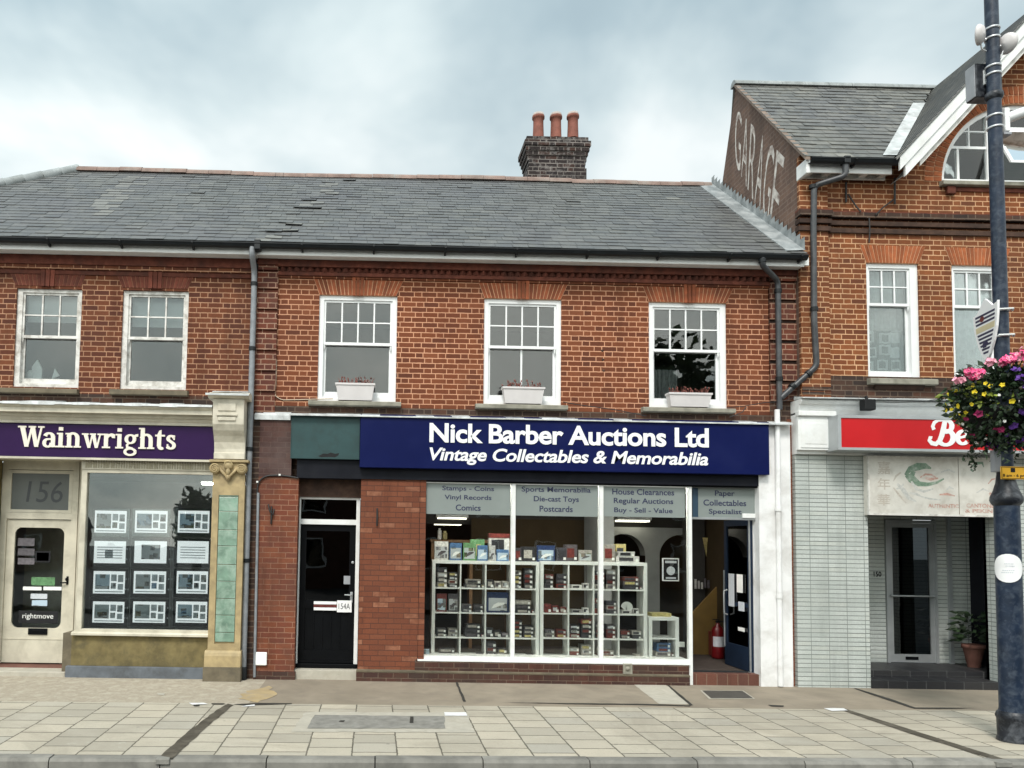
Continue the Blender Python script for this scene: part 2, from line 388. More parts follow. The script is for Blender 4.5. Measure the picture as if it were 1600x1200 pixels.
M('dark_fascia', (.009, .010, .015), .55, .25, 3, .2, 40, .12, dirt=((.016, .016, .018), .4, 3))
M('gutter_black', (.010, .012, .014), .45, .2, 5, .15, 30, .3)
M('pipe_grey', (.235, .25, .27), .45, .15, 8, .2, 40, dirt=((.12, .13, .14), .5, 6))
M('pipe_dark', (.04, .043, .048), .4, .2, 8, .2, 40, dirt=((.11, .11, .115), .5, 6))
M('navy_sign', (.004, .008, .062), .4, .07, 2, .03, 20, .1, dirt=((.012, .017, .075), .3, 2))
M('sign_white', (.86, .86, .86), .4, .02, 4, .03, 40)
M('purple_sign', (.027, .009, .055), .4, .1, 2, .03, 20, .12)
M('cream_letter', (.80, .74, .64), .4, .04, 4, .03, 40)
M('teal_board', (.026, .062, .064), .5, .15, 3, .1, 30, .3, dirt=((.022, .04, .04), .6, 3.5))
M('red_sign', (.50, .008, .012), .35, .05, 3, .03, 30, .3)
M('silver', (.40, .42, .43), .4, .08, 5, .08, 40, metal=.35)
M('aluminium', (.40, .42, .43), .4, .1, 5, .1, 40, metal=.5)
M('grey_film', (.215, .245, .235), .5, .06, 2, .03, 30)
M('navy_film', (.02, .05, .085), .5, .06, 2, .03, 30)
M('navy_letter', (.022, .026, .07), .5, .05, 3, .03, 40)
M('navy_door', (.011, .02, .04), .45, .15, 4, .1, 40, .15)
M('frosted_grey', (.12, .128, .122), .45, .1, 3, .05, 30, .4)
M('fret', (.33, .295, .21), .7, .15, 6, .3, 40)
M('wrought_iron', (.016, .014, .013), .6, .2, 8, .3, 40)
M('cable', (.02, .02, .02), .5, .1)
M('cable_cream', (.5, .40, .30), .6, .1)
M('terracotta', (.23, .085, .062), .75, .25, 6, .3, 50, .3, dirt=((.17, .07, .05), .5, 5))
M('pot_rim', (.42, .36, .33), .8, .2, 9, .3, 50, .3)
M('trough_grey', (.62, .59, .585), .6, .05, 5, .1, 40)
M('soil', (.045, .03, .022), .95, .3, 20, .6, 40, .1)
M('dry_stem', (.21, .08, .065), .8, .3, 20, .3, 60, .2, rnd=.4)
M('dark_leaf', (.018, .036, .014), .55, .3, 9, .2, 40, .4, rnd=.55)
M('yellow_leaf', (.22, .27, .04), .55, .3, 9, .2, 40, .4, rnd=.4)
M('pink_petal', (.80, .10, .26), .6, .2, 9, .2, 40, .3, rnd=.3)
M('pale_pink_petal', (.85, .38, .48), .6, .2, 9, .2, 40, .3, rnd=.2)
M('yellow_petal', (.75, .58, .03), .6, .2, 9, .2, 40, .3, rnd=.25)
M('purple_petal', (.11, .04, .25), .6, .3, 9, .2, 40, .3, rnd=.45)
M('white_petal', (.75, .74, .70), .6, .1, 9, .2, 40, .3, rnd=.15)
M('magenta_petal', (.32, .02, .10), .6, .2, 9, .2, 40, .3, rnd=.3)
M('paper', (.82, .82, .80), .7, .05, 8, .05, 40)
M('paper_shade', (.55, .58, .62), .7, .1, 30, .05, 40)
M('acrylic_black', (.02, .02, .022), .2, .1, 5, .03, 30)
def snapshot(name, stops, sc_):
    m, g = newmat(name); p = pos(g)
    c = g.ramp(g.noise(p, sc_, 5, .6, .8), stops)
    c = g.mix(g.m('GREATER_THAN', g.n('ShaderNodeTexVoronoi', {'Vector': p, 'Scale': sc_*1.6, 'Randomness': .8}, distance='CHEBYCHEV').outputs[0], .38), c, stops[-1][1])
    finish(m, g, c, .4, None, spec=.3)
snapshot('photo_blue', [(.34, (.05, .07, .06)), (.44, (.22, .23, .22)), (.52, (.10, .13, .16)), (.60, (.20, .32, .48)), (.70, (.45, .56, .66))], 5.5)
snapshot('photo_green', [(.34, (.035, .05, .025)), (.46, (.11, .14, .07)), (.54, (.26, .22, .17)), (.62, (.10, .09, .08)), (.70, (.42, .46, .48))], 6)
snapshot('photo_grey', [(.34, (.03, .03, .035)), (.46, (.16, .16, .17)), (.54, (.34, .33, .31)), (.62, (.10, .10, .11)), (.70, (.48, .50, .52))], 6.5)
M('shelf_white', (.86, .87, .85), .45, .03, 4, .03, 40)
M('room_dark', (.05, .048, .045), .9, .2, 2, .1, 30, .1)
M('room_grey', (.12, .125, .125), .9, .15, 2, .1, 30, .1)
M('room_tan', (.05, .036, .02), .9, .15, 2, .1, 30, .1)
M('plaster', (.36, .37, .365), .8, .1, 3, .2, 30, .2)
M('mustard_panel', (.20, .12, .03), .7, .15, 3, .1, 30)
M('carpet', (.05, .04, .035), .95, .2, 9, .4, 60, .1)
M('wood', (.22, .12, .055), .6, .25, 6, .2, 40)
M('blind_white', (.55, .56, .56), .8, .05, 4, .1, 60)
M('curtain', (.28, .28, .27), .9, .2, 12, .2, 60, .1)
M('extinguisher_red', (.13, .005, .007), .3, .08)
M('lamp_blue', (.008, .0175, .038), .42, .25, 5, .15, 30, .35, dirt=((.10, .12, .15), .4, 14))
M('lamp_black', (.010, .012, .017), .42, .3, 5, .3, 30, .35, dirt=((.16, .17, .19), .5, 9))
M('steel_band', (.6, .61, .62), .35, .06, 5, .05, 40, metal=.5)
M('grey_plastic', (.30, .31, .33), .5, .08, 5, .05, 40)
M('notice_yellow', (.75, .40, .02), .45, .05)
M('gold_band', (.60, .53, .34), .4, .1)
M('art_green', (.15, .23, .165), .7, .3, 30, .05, 40, dirt=((.5, .52, .47), .5, 12))
M('art_red', (.46, .27, .22), .7, .2, 30, .05, 40, dirt=((.62, .6, .56), .6, 12))
M('art_brown', (.46, .41, .35), .7, .15, 30, .05, 40, dirt=((.62, .6, .56), .5, 12))
M('art_grey', (.48, .48, .455), .7, .2, 30, .05, 40, dirt=((.62, .6, .56), .5, 12))
M('board_cream', (.62, .60, .55), .6, .07, 3, .1, 30, dirt=((.40, .37, .32), .65, 3.5))
M('faded_white', (.58, .54, .50), .85, .2, 8, .4, 40, .2, dirt=((.17, .11, .09), .9, 6))
M('glass_grey_text', (.05, .055, .06), .5, .1)
M('opp_brick', (.10, .055, .04), .9, .2, 3, .2, 30, .2)
M('opp_roof', (.07, .07, .075), .8, .2, 3, .2, 30, .2)
M('opp_leaf', (.07, .09, .045), .7, .3, 6, .2, 30, .2, rnd=.5)
M('bark', (.08, .06, .045), .9, .3, 12, .5, 40, .1)
for i, c in enumerate([(.03, .03, .035), (.05, .05, .06), (.16, .03, .025), (.35, .33, .30), (.06, .13, .26), (.10, .22, .10), (.02, .04, .12), (.45, .38, .16), (.55, .54, .52), (.10, .09, .10)]):
    M('stock_%d' % i, c, .4, .35, 25, .03, 30, rnd=.25)

def glass(name, tint=(.86, .9, .9), k=1.9, rough=.01, add=.0):
    m, g = newmat(name)
    fr = g.n('ShaderNodeFresnel', {'IOR': 1.5}).outputs[0]
    f = g.m('MINIMUM', g.m('ADD', g.m('MULTIPLY', fr, k), add), 1.0)
    p = pos(g)
    bn = g.n('ShaderNodeBump', {'Height': g.noise(p, 1.7, 2), 'Distance': .006, 'Strength': .3}).outputs[0]
    t = g.n('ShaderNodeBsdfTransparent', {0: tint}); gl = g.n('ShaderNodeBsdfGlossy', {'Roughness': rough, 'Color': (1, 1, 1), 'Normal': bn})
    mx = g.n('ShaderNodeMixShader', {0: f, 1: t.outputs[0], 2: gl.outputs[0]})
    g.t.links.new(mx.outputs[0], g.n('ShaderNodeOutputMaterial').inputs[0]); return m
glass('glass', k=1.35); glass('front_glass', k=2.1); glass('shop_glass', (.95, .97, .95), .9); glass('dark_glass', (.25, .27, .28), 1.4)
def emit(name, c, s):
    m, g = newmat(name); e = g.n('ShaderNodeEmission', {0: c, 1: s})
    g.t.links.new(e.outputs[0], g.n('ShaderNodeOutputMaterial').inputs[0])
emit('tube_light', (1, .93, .76), 3.0); emit('strong_tube', (1, .96, .88), 80.0)  # stronger tube: agent's lamp and the added shop window strip
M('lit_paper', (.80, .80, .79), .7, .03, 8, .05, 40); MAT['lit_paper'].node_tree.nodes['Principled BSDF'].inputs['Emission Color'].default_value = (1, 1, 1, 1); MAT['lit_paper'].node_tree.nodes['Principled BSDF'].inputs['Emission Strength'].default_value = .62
def lace(name):
    m, g = newmat(name); p = pos(g); s = g.n('ShaderNodeSeparateXYZ', {0: p})
    vo = g.n('ShaderNodeTexVoronoi', {'Vector': g.n('ShaderNodeCombineXYZ', {0: s.outputs[0], 1: s.outputs[2]}).outputs[0], 'Scale': 4.6, 'Randomness': .3}, distance='CHEBYCHEV').outputs[0]
    ring = g.m('LESS_THAN', g.m('ABSOLUTE', g.m('SUBTRACT', vo, .33)), .07)
    c = g.mix(g.m('MULTIPLY', ring, .85), g.mix(g.noise(p, 60, 3), (.26, .27, .25), (.42, .43, .41)), (.85, .86, .84))
    finish(m, g, c, .9, None, spec=.1)
lace('lace_patterned'); M('lace_plain', (.62, .63, .61), .9, .14, 14, .3, 60, .1)

# pavement, concrete, road
def slabs():
    m, g = newmat('paving_slabs'); p = g.n('ShaderNodeSeparateXYZ', {0: pos(g)}); ps = pos(g)
    mort, rn, fv = cells(g, g.m('ADD', p.outputs[1], .06), g.m('ADD', p.outputs[0], .2), .36, .475, .5, None, .020, .017, .005, .0)
    c = g.ramp(rn, [(0, (.36, .33, .27)), (.3, (.47, .425, .34)), (.55, (.42, .382, .31)), (.8, (.51, .455, .36)), (1, (.385, .36, .305))])
    c = g.mix(g.ramp(g.noise(ps, 1.1, 5, .65, .5), [(.4, 0), (.7, .4)]), c, (.33, .30, .24))
    c = g.mix(g.ramp(g.noise(ps, 45, 4, .7), [(.5, 0), (.8, .5)]), c, (.25, .24, .205))
    c = g.mix(g.ramp(g.noise(ps, 5, 6, .7), [(.60, 0), (.72, .45)]), c, (.50, .48, .42))
    gum = g.n('ShaderNodeTexVoronoi', {'Vector': ps, 'Scale': 2.6}).outputs[0]
    c = g.mix(g.m('MULTIPLY', g.m('LESS_THAN', gum, .055), .5), c, (.16, .15, .135))
    c = g.mix(g.ramp(g.noise(ps, .45, 6, .7, 1.0), [(.47, 0), (.62, .45)]), c, (.27, .24, .19))
    c = g.mix(mort, c, g.mix(g.noise(ps, 4, 4), (.07, .062, .048), (.19, .172, .135)))
    h = g.m('ADD', g.m('SUBTRACT', 1, mort), g.m('ADD', g.m('MULTIPLY', rn, .8), g.m('MULTIPLY', g.noise(ps, 60, 4), .2)))
    finish(m, g, c, .8, h, .006, .3)
slabs()
M('concrete_brown', (.27, .228, .175), .85, .16, 1.4, .5, 70, .2, dirt=((.20, .17, .135), .6, 2.6))
M('concrete_pebbly', (.345, .30, .235), .85, .14, 26, .6, 60, .2, dirt=((.52, .48, .39), .5, 7))
M('concrete_pale', (.44, .41, .345), .85, .14, 4, .5, 70, .2, dirt=((.28, .25, .2), .5, 4))
M('concrete_yellow', (.40, .305, .17), .85, .14, 4, .5, 70, .2, dirt=((.32, .27, .2), .7, 5))
M('cover_grey', (.215, .207, .185), .75, .2, 9, .5, 70, .3, dirt=((.32, .31, .28), .6, 7))
M('kerb_stone', (.235, .225, .20), .85, .2, 4, .5, 60, .25, dirt=((.11, .105, .095), .6, 3), rnd=.12)
M('asphalt', (.05, .05, .05), .9, .25, 3, .8, 120, .2, dirt=((.085, .083, .078), .5, 8))
M('channel', (.075, .065, .05), .8, .3, 9, .5, 60, .2, dirt=((.17, .15, .12), .6, 5))
M('crack', (.03, .027, .022), .95, .2)
M('grate', (.075, .068, .06), .6, .2, 9, .4, 60, .4)
M('brown_step', (.14, .065, .05), .8, .2, 5, .3, 40, .2)

# ------------------------------------------------------------------ shared builders
def wall_strips(mb, xs, zlo, zhi, holes, Y):
    """front face at depth Y between xs[0] and xs[-1]; holes(x, side) -> list of (z0, z1)"""
    for a, b in zip(xs[:-1], xs[1:]):
        if b-a < 1e-5: continue
        A = [zlo(a)] + [z for h in holes(a, 1, b) for z in h] + [zhi(a)]
        B = [zlo(b)] + [z for h in holes(b, -1, a) for z in h] + [zhi(b)]
        for i in range(0, len(A), 2):
            if A[i+1]-A[i] > 1e-4 or B[i+1]-B[i] > 1e-4:
                mb.face([(a, Y, A[i]), (b, Y, B[i]), (b, Y, B[i+1]), (a, Y, A[i+1])])
def rect_wall(mb, x0, x1, z0, z1, Y, rects, reveal=.12, thick=.25):
    xs = sorted({x0, x1, *[r[0] for r in rects], *[r[1] for r in rects]}); xs = [x for x in xs if x0 <= x <= x1]
    def holes(x, side, other):
        m = (x+other)/2
        return sorted((max(z0, r[2]), min(z1, r[3])) for r in rects if r[0] < m < r[1])
    wall_strips(mb, xs, lambda x: z0, lambda x: z1, holes, Y)
    for a, b, c, d in rects:
        c = max(c, z0); d = min(d, z1)
        mb.face([(a, Y, c), (a, Y, d), (a, Y+reveal, d), (a, Y+reveal, c)]); mb.face([(b, Y, c), (b, Y+reveal, c), (b, Y+reveal, d), (b, Y, d)])
        mb.face([(a, Y, d), (b, Y, d), (b, Y+reveal, d), (a, Y+reveal, d)])
        if c > z0+1e-3: mb.face([(a, Y, c), (a, Y+reveal, c), (b, Y+reveal, c), (b, Y, c)])
    # back and ends
    wall_strips(mb, xs, lambda x: z0, lambda x: z1, holes, Y+thick)
    mb.face([(x0, Y, z0), (x0, Y, z1), (x0, Y+thick, z1), (x0, Y+thick, z0)]); mb.face([(x1, Y, z0), (x1, Y+thick, z0), (x1, Y+thick, z1), (x1, Y, z1)])
    mb.face([(x0, Y, z1), (x1, Y, z1), (x1, Y+thick, z1), (x0, Y+thick, z1)])
def arch(root, bot, top, zb_, zt, Y, kx=None, kz=0, n=9, mat='rubbed_brick', mort='mortar'):
    """flat gauged-brick arch: bot and top are (x0, x1); keystone kx=(x0, x1) rises kz higher"""
    bed = MB(); bed.prism([(bot[0], Y-.004, zb_), (bot[1], Y-.004, zb_), (top[1], Y-.004, zt), (top[0], Y-.004, zt)], (0, .05, 0))
    ob = bed.build('mortar_bed', MAT[mort], root)
    mb = MB()
    def wedge(a0, a1, b0, b1, z0=zb_, z1=zt, pr=.011):
        g_ = .0065
        mb.prism([(a0+g_, Y-pr, z0+.002), (a1-g_, Y-pr, z0+.002), (b1-g_, Y-pr, z1-.002), (b0+g_, Y-pr, z1-.002)], (0, .03, 0))
    if kx:
        kt = (kx[0]-.008, kx[1]+.008)
        for (A0, A1, B0, B1) in ((bot[0], kx[0], top[0], kt[0]), (kx[1], bot[1], kt[1], top[1])):
            for i in range(n):
                f0, f1 = i/n, (i+1)/n
                wedge(A0+(A1-A0)*f0, A0+(A1-A0)*f1, B0+(B1-B0)*f0, B0+(B1-B0)*f1)
        for i in range(3):
            f0, f1 = i/3, (i+1)/3; w_ = kx[1]-kx[0]; w2 = kt[1]-kt[0]
            wedge(kx[0]+w_*f0, kx[0]+w_*f1, kt[0]+w2*f0, kt[0]+w2*f1, zb_-.012, zt+kz, .035)
        mb.box(kt[0]-.012, kt[1]+.012, Y-.045, Y+.01, zt+kz, zt+kz+.014)
    else:
        for i in range(2*n):
            f0, f1 = i/(2*n), (i+1)/(2*n)
            wedge(bot[0]+(bot[1]-bot[0])*f0, bot[0]+(bot[1]-bot[0])*f1, top[0]+(top[1]-top[0])*f0, top[0]+(top[1]-top[0])*f1)
    o = mb.build('brick_arch', MAT[mat], root); ob.parent = o
    return o
def sash(root, rect, Y, cols, rows, zs, low=1, fl=.07, fr=.07, ft=.06, fb=.05, paint='white_upvc', gl='glass', label=None, blind=None, curtain=None, peel=False):
    x0, x1, z0, z1 = rect
    f = MB().ring(x0, x1, Y, Y+.13, z0, z1, fl, fr, fb, ft)
    o = f.build('window', MAT[paint], root)
    if label: o['label'] = label
    a, b, c, d = x0+fl, x1-fr, z0+fb, z1-ft
    s = MB(); yu = Y+.022
    s.ring(a, b, yu, yu+.04, zs, d, .033, .033, .045, .036)
    for i in range(1, cols):
        x = a+.033+(b-a-.066)*i/cols; s.box(x-.012, x+.012, yu+.003, yu+.036, zs+.045, d-.036)
    for j in range(1, rows):
        z = zs+.045+(d-.036-zs-.045)*j/rows
        for i in range(cols):
            xa = a+.033+(b-a-.066)*i/cols+(.012 if i else 0); xb = a+.033+(b-a-.066)*(i+1)/cols-(.012 if i < cols-1 else 0)
            s.box(xa, xb, yu+.005, yu+.034, z-.011, z+.011)
    if not peel:                                          # curved sash horns
        for x in (a+.016, b-.016): s.tube([(x, yu+.02, zs+.01), (x, yu+.012, zs-.05), (x-.004, yu+.02, zs-.085)], [.016, .014, .006], 8)
    s.build('upper_sash', MAT[paint], o)
    l = MB(); yl = Y+.068
    l.ring(a, b, yl, yl+.04, c, zs+.04, .042, .042, .095, .04)
    for i in range(1, low):
        x = a+(b-a)*i/low; l.box(x-.015, x+.015, yl+.003, yl+.037, c+.095, zs)
    l.build('lower_sash', MAT[paint], o)
    MB().box(a+.03, b-.03, yu+.018, yu+.024, zs+.04, d-.03).build('pane', MAT[gl], o)
    MB().box(a+.035, b-.035, yl+.018, yl+.024, c+.09, zs+.001).build('pane', MAT[gl], o)
    if blind:
        MB().box(a+.02, b-.02, Y+.16, Y+.165, d-(d-c)*blind, d).build('blind', MAT['blind_white'], o)
    if curtain:
        m, frac = curtain; k = MB(); n = 40; zt = d; zb_ = d-(d-c)*frac
        for i in range(n):
            xa = a+(b-a)*i/n; xb = a+(b-a)*(i+1)/n; ya = Y+.19+.025*math.sin(i*1.3); yb = Y+.19+.025*math.sin((i+1)*1.3)
            k.face([(xa, ya, zb_), (xb, yb, zb_), (xb, yb, zt), (xa, ya, zt)])
        k.build('curtain', MAT[m], o)
    return o
def sill(root, rect, Y, out=.09, mat='sill_stone'):
    x0, x1, z0, z1 = rect
    return MB().profx([(Y+.06, z0), (Y-out+.01, z0), (Y-out, z0+.008), (Y-out, z1-.022), (Y-out+.015, z1-.01), (Y+.06, z1+.006)], x0, x1).build('sill', MAT[mat], root)
def slates(mb, e0, e1, xa, xb, gauge=.178, wid=.26, tilt=.010, odd=None):
    """courses of single slates between eaves point e0=(Y, z) and ridge e1; xa(Y), xb(Y) are the side limits"""
    (ya, za), (yb, zb_) = e0, e1; L = math.hypot(yb-ya, zb_-za); n = int(L/gauge+.5)
    ty, tz = (yb-ya)/L, (zb_-za)/L; ny, nz = -tz, ty
    for i in range(n):
        s0 = L*i/n-.004; s1 = L*(i+1)/n+.02
        y0, y1 = ya+ty*s0, ya+ty*s1
        lo = min(xa(y0), xa(y1))-.5; hi = max(xb(y0), xb(y1)); x = lo-(i % 2)*wid/2-random.random()*.04
        while x < hi:
            w_ = wid*random.uniform(.93, 1.07); X0, X1 = x+.002, x+w_-.003; x += w_
            l0, l1 = max(X0, xa(y0)), max(X0, xa(y1)); h0, h1 = min(X1, xb(y0)), min(X1, xb(y1))
            if h0-l0 < .01 and h1-l1 < .01: continue
            h0 = max(h0, l0); h1 = max(h1, l1)
            th = tilt*random.uniform(.7, 1.6)+(.010 if random.random() < .008 else 0); dz = random.uniform(-.006, .006); sk = random.uniform(-.004, .004)
            od = odd((l0+h0)/2, (y0+y1)/2) if odd else None
            if od == 'broken': dz += random.uniform(-.05, .03); th += random.uniform(0, .03); sk = random.uniform(-.02, .02)
            def pt(X, s, up): return (X, ya+ty*s+ny*up, za+tz*s+nz*up)
            p = [pt(l0, s0+dz-sk, th), pt(h0, s0+dz+sk, th), pt(h1, s1, .001), pt(l1, s1, .001)]
            r = random.uniform(.15, .85)**1.2
            if od == 'pale' or (od == 'broken' and random.random() < .35) or random.random() < .003: r = 1.5
            mb.face(p, r)
            mb.face([pt(l0, s0+dz-sk, th-.011), pt(h0, s0+dz+sk, th-.011), p[1], p[0]], min(r, 1)*.3)
    # battens under the slates close the roof
    mb.face([(xa(ya), ya-ny*.02, za-nz*.02), (xb(ya), ya-ny*.02, za-nz*.02), (xb(yb), yb-ny*.02, zb_-nz*.02), (xa(yb), yb-ny*.02, zb_-nz*.02)], 0)
def gutter(root, x0, x1, Y, z, r=.058, name='gutter'):
    mb = MB(); n = 9
    pr = [(Y+r*math.cos(math.pi+math.pi*i/n), z+r*1.15*math.sin(math.pi+math.pi*i/n)) for i in range(n+1)]
    ins = [(Y+(r-.006)*math.cos(math.pi+math.pi*i/n), z+.001+(r-.006)*1.15*math.sin(math.pi+math.pi*i/n)) for i in range(n, -1, -1)]
    mb.profx([(Y-r-.008, z+.008), (Y-r-.008, z-.006)] + pr[1:-1] + [(Y+r, z), (Y+r, z+.008), (Y+r-.008, z+.008)] + ins[1:-1] + [(Y-r+.006, z+.008)], x0, x1)
    x = x0+.7
    while x < x1:
        mb.profx([(Y-r-.014, z+.012), (Y-r-.014, z-.02), (Y-.02, z-r*1.15-.012), (Y+r+.01, z-r*1.15-.03), (Y+r+.01, z-.07), (Y+r+.03, z-.07), (Y+r+.03, z+.01)], x, x+.028); x += 1.13
    return mb.build(name, MAT['gutter_black'], root)
def pipe(root, pts, r, mat, collars=(), name='downpipe'):
    mb = MB().tube(pts, r, 14)
    o = mb.build(name, MAT[mat], root)
    for c, d in collars:
        c = Vector(c); d = Vector(d).normalized(); MB().tube([c-d*.03, c+d*.03], r*1.28, 14).build('pipe_collar', MAT['gutter_black' if mat != 'white_wall_paint' else mat], o)
    return o
def bend(pts, rad=.08, n=4):
    pts = [Vector(p) for p in pts]; out = [pts[0]]
    for a, b, c in zip(pts[:-2], pts[1:-1], pts[2:]):
        d1 = (a-b); d2 = (c-b); k = min(rad, d1.length*.45, d2.length*.45); p, q = b+d1.normalized()*k, b+d2.normalized()*k
        for i in range(n+1):
            t = i/n; out.append(p*(1-t)**2+b*2*t*(1-t)+q*t*t)
    out.append(pts[-1]); return out
def room(root, x0, x1, y0, y1, z0, z1, mat, floor=None, ceil=None, name='room_wall'):
    mb = MB()
    mb.face([(x0, y1, z0), (x1, y1, z0), (x1, y1, z1), (x0, y1, z1)]); mb.face([(x0, y0, z0), (x0, y1, z0), (x0, y1, z1), (x0, y0, z1)])
    mb.face([(x1, y0, z0), (x1, y0, z1), (x1, y1, z1), (x1, y1, z0)])
    o = mb.build(name, MAT[mat], root)
    MB().face([(x0, y0, z0), (x1, y0, z0), (x1, y1, z0), (x0, y1, z0)]).build('room_floor', MAT[floor or mat], root)
    MB().face([(x0, y0, z1), (x0, y1, z1), (x1, y1, z1), (x1, y0, z1)]).build('room_ceiling', MAT[ceil or mat], root)
    return o

# ------------------------------------------------------------------ ground
def sheet(name, xs, ys, mat, dz=0.0, kind='structure', up=None, parent=None):
    mb = MB()
    for i in range(len(xs)-1):
        for j in range(len(ys)-1):
            q = [(xs[i], ys[j]), (xs[i+1], ys[j]), (xs[i+1], ys[j+1]), (xs[i], ys[j+1])]
            mb.face([(x, y, (up or gz)(x, y)+dz) for x, y in q])
    o = mb.build(name, MAT[mat], parent); 
    if kind: o['kind'] = kind
    return o
XS = [-300, -60, -14, -10, -8, -6, -4, -2, 0, 2, 4, 6, 8, 10, 12, 14, 60, 300]
road_z = lambda x, y: zk(x)-.115
sheet('ground', XS, [-300, -60, -14, -4.5, -4.2, -1, 6, 60, 300], 'asphalt', -.3, up=lambda x, y: zk(x)+min(0, .0)-.115)
sheet('road', [-40]+XS[2:-2]+[40], [-13.2, -9, -6, -4.285], 'asphalt', 0, up=road_z)
sheet('opposite_pavement', [-40, -14, 14, 40], [-60, -13.2], 'asphalt', .12, up=road_z)  # dark colour stands in for the shaded far side mirrored in the glass
sheet('pavement', [-40]+XS[2:-2]+[40], [-4.14, -3.5, -2.9, -2.3, YS], 'paving_slabs')
xm = P(402, 1080, -1).x
sheet('forecourt_pebbly', [-40]+[x for x in XS[2:-2] if x < xm-.2]+[xm], [YS, -1.2, -.6, -.1, .3], 'concrete_pebbly')
sheet('forecourt', [xm]+[x for x in XS[2:-2] if x > xm]+[40], [YS, -1.2, -.6, -.1, .3], 'concrete_brown')
# kerb: one stone after another with open joints
kb = MB(); x = P(-40, 1187, YK).x-.3
cuts = sorted([P(px_, 1190, YK).x for px_ in (76, 250, 416, 586, 755, 922, 1090, 1258, 1426, 1580)])
cuts = [cuts[0]-2.6, cuts[0]-1.2]+cuts+[cuts[-1]+1.2, cuts[-1]+2.4, cuts[-1]+3.6]
for a, b in zip(cuts[:-1], cuts[1:]):
    za, zb2 = zk(a), zk(b); j = random.uniform(-.004, .004)
    prof = lambda xx, zz: [(xx, YK+.15, zz-.25), (xx, YK-.008, zz-.25), (xx, YK-.004, zz-.03), (xx, YK+.018, zz+j), (xx, YK+.15, zz+j+.003)]
    A = [Vector(p) for p in prof(a+.006, za)]; B = [Vector(p) for p in prof(b-.006, zb2)]; n = 5; rr = random.random()
    kb.raw(A+B, [(i, (i+1) % n, (i+1) % n+n, i+n) for i in range(n)]+[tuple(range(n-1, -1, -1)), tuple(range(n, 2*n))], rr)
kb.build('kerb', MAT['kerb_stone'])['kind'] = 'structure'
def ground_patch(name, pts, mat, dz=.004, ragged=0, kind='structure', thick=0):
    """flat piece of the pavement outlined by photo points"""
    q = [on_ground(*p) for p in pts]; out = []
    for a, b in zip(q, q[1:]+q[:1]):
        n = max(1, int((b-a).length/.12)) if ragged else 1
        for i in range(n):
            c = a+(b-a)*i/n
            if ragged and i: c = c+Vector((random.uniform(-1, 1)*ragged, random.uniform(-1, 1)*ragged, 0))
            out.append(Vector((c.x, c.y, gz(c.x, c.y)+dz)))
    o = MB().face(out).build(name, MAT[mat]); o['kind'] = kind; return o
gp = ground_patch
gp('paving_patch', [(455, 1144), (478, 1113), (728, 1113), (742, 1145)], 'concrete_pale', .004, .02)
gp('cover_slab', [(480, 1139), (492, 1118), (694, 1120), (696, 1139)], 'cover_grey', .008, .012)
gp('cover_slot', [(640, 1131), (641, 1121), (646, 1121), (646, 1131)], 'crack', .012)
gp('cover_slot', [(529, 1129), (532, 1127), (539, 1127), (537, 1129.5)], 'crack', .012)
gp('paving_patch', [(695, 1119.5), (694, 1114), (728, 1114), (730, 1119.5)], 'white_wall_paint', .010, .008)
gp('drain_channel', [(247, 1186), (283, 1153), (318, 1125), (338, 1110), (356, 1100), (365, 1102), (345, 1118), (318, 1141), (270, 1186)], 'channel', .006, .012)
gp('drain_channel', [(1306, 1107), (1318, 1107), (1440, 1146), (1570, 1187), (1552, 1187), (1420, 1146)], 'channel', .006, .006)
for pts in ([(711, 1064.5), (714, 1064.5), (722, 1083), (728, 1096.5), (724, 1097), (718, 1083)],
            [(1042, 1071), (1045, 1071), (1062, 1085), (1083, 1102.5), (1078, 1102.5), (1057, 1085)],
            [(1334, 1076), (1338, 1076), (1390, 1092), (1430, 1106), (1425, 1107), (1380, 1092)],
            [(1425, 1106), (1470, 1106.3), (1530, 1107), (1470, 1108), (1428, 1107.8)],
            [(780, 1098), (900, 1099.4), (1010, 1100.5), (1080, 1103), (1078, 1104.2), (1000, 1102), (900, 1100.8)],
            [(1200, 1102), (1225, 1103), (1224, 1105), (1205, 1104.3)],
            [(302, 1102.5), (312, 1102), (311, 1104), (303, 1104)], [(330, 1099.5), (352, 1099.5), (348, 1101.5), (331, 1101)],
            [(364, 1101), (405, 1099), (456, 1099.4), (456, 1100.6), (384, 1102.8)]):
    gp('pavement_crack', pts, 'crack', .007, .006)
gp('paving_patch', [(989, 1069), (1040, 1070.5), (1080, 1101), (1030, 1100)], 'concrete_pale', .004, .01)
gp('paving_patch', [(384, 1080), (420, 1072), (432, 1086), (402, 1098), (372, 1092)], 'concrete_yellow', .005, .05)
gp('paving_patch', [(385, 1103), (398, 1101.5), (398, 1104), (376, 1105)], 'white_wall_paint', .008, .01)
gp('paving_patch', [(1287, 1107.5), (1318, 1107.5), (1325, 1111), (1300, 1112)], 'white_wall_paint', .009, .01)
gp('paving_patch', [(295, 1099), (318, 1099), (325, 1101), (300, 1102)], 'white_wall_paint', .009, .01)
gp('paving_patch', [(245, 1083), (258, 1083.5), (256, 1087), (247, 1086)], 'concrete_pale', .006, .02)
gt = gp('drain_grate', [(1111, 1091.5), (1097, 1079.5), (1160, 1080), (1177, 1091.5)], 'grate', .006, kind=None)
tag(gt, 'dark rectangular metal cover set in the pavement before the open shop door', 'cover')
gb_ = gp('frame_edge', [(1108, 1092.5), (1094, 1079), (1161.5, 1079.4), (1180, 1092.3)], 'concrete_pale', .004, kind=None)
kc = MB(); a = P(244, 1187, YK); kc.box(a.x, a.x+.14, YK-.025, YK+.10, zk(a.x)-.05, zk(a.x)+.008, bev=.008)
tag(kc.build('drain_outlet', MAT['cover_grey']), 'grey cap over the gully outlet at the kerb, by the left channel', 'drain')
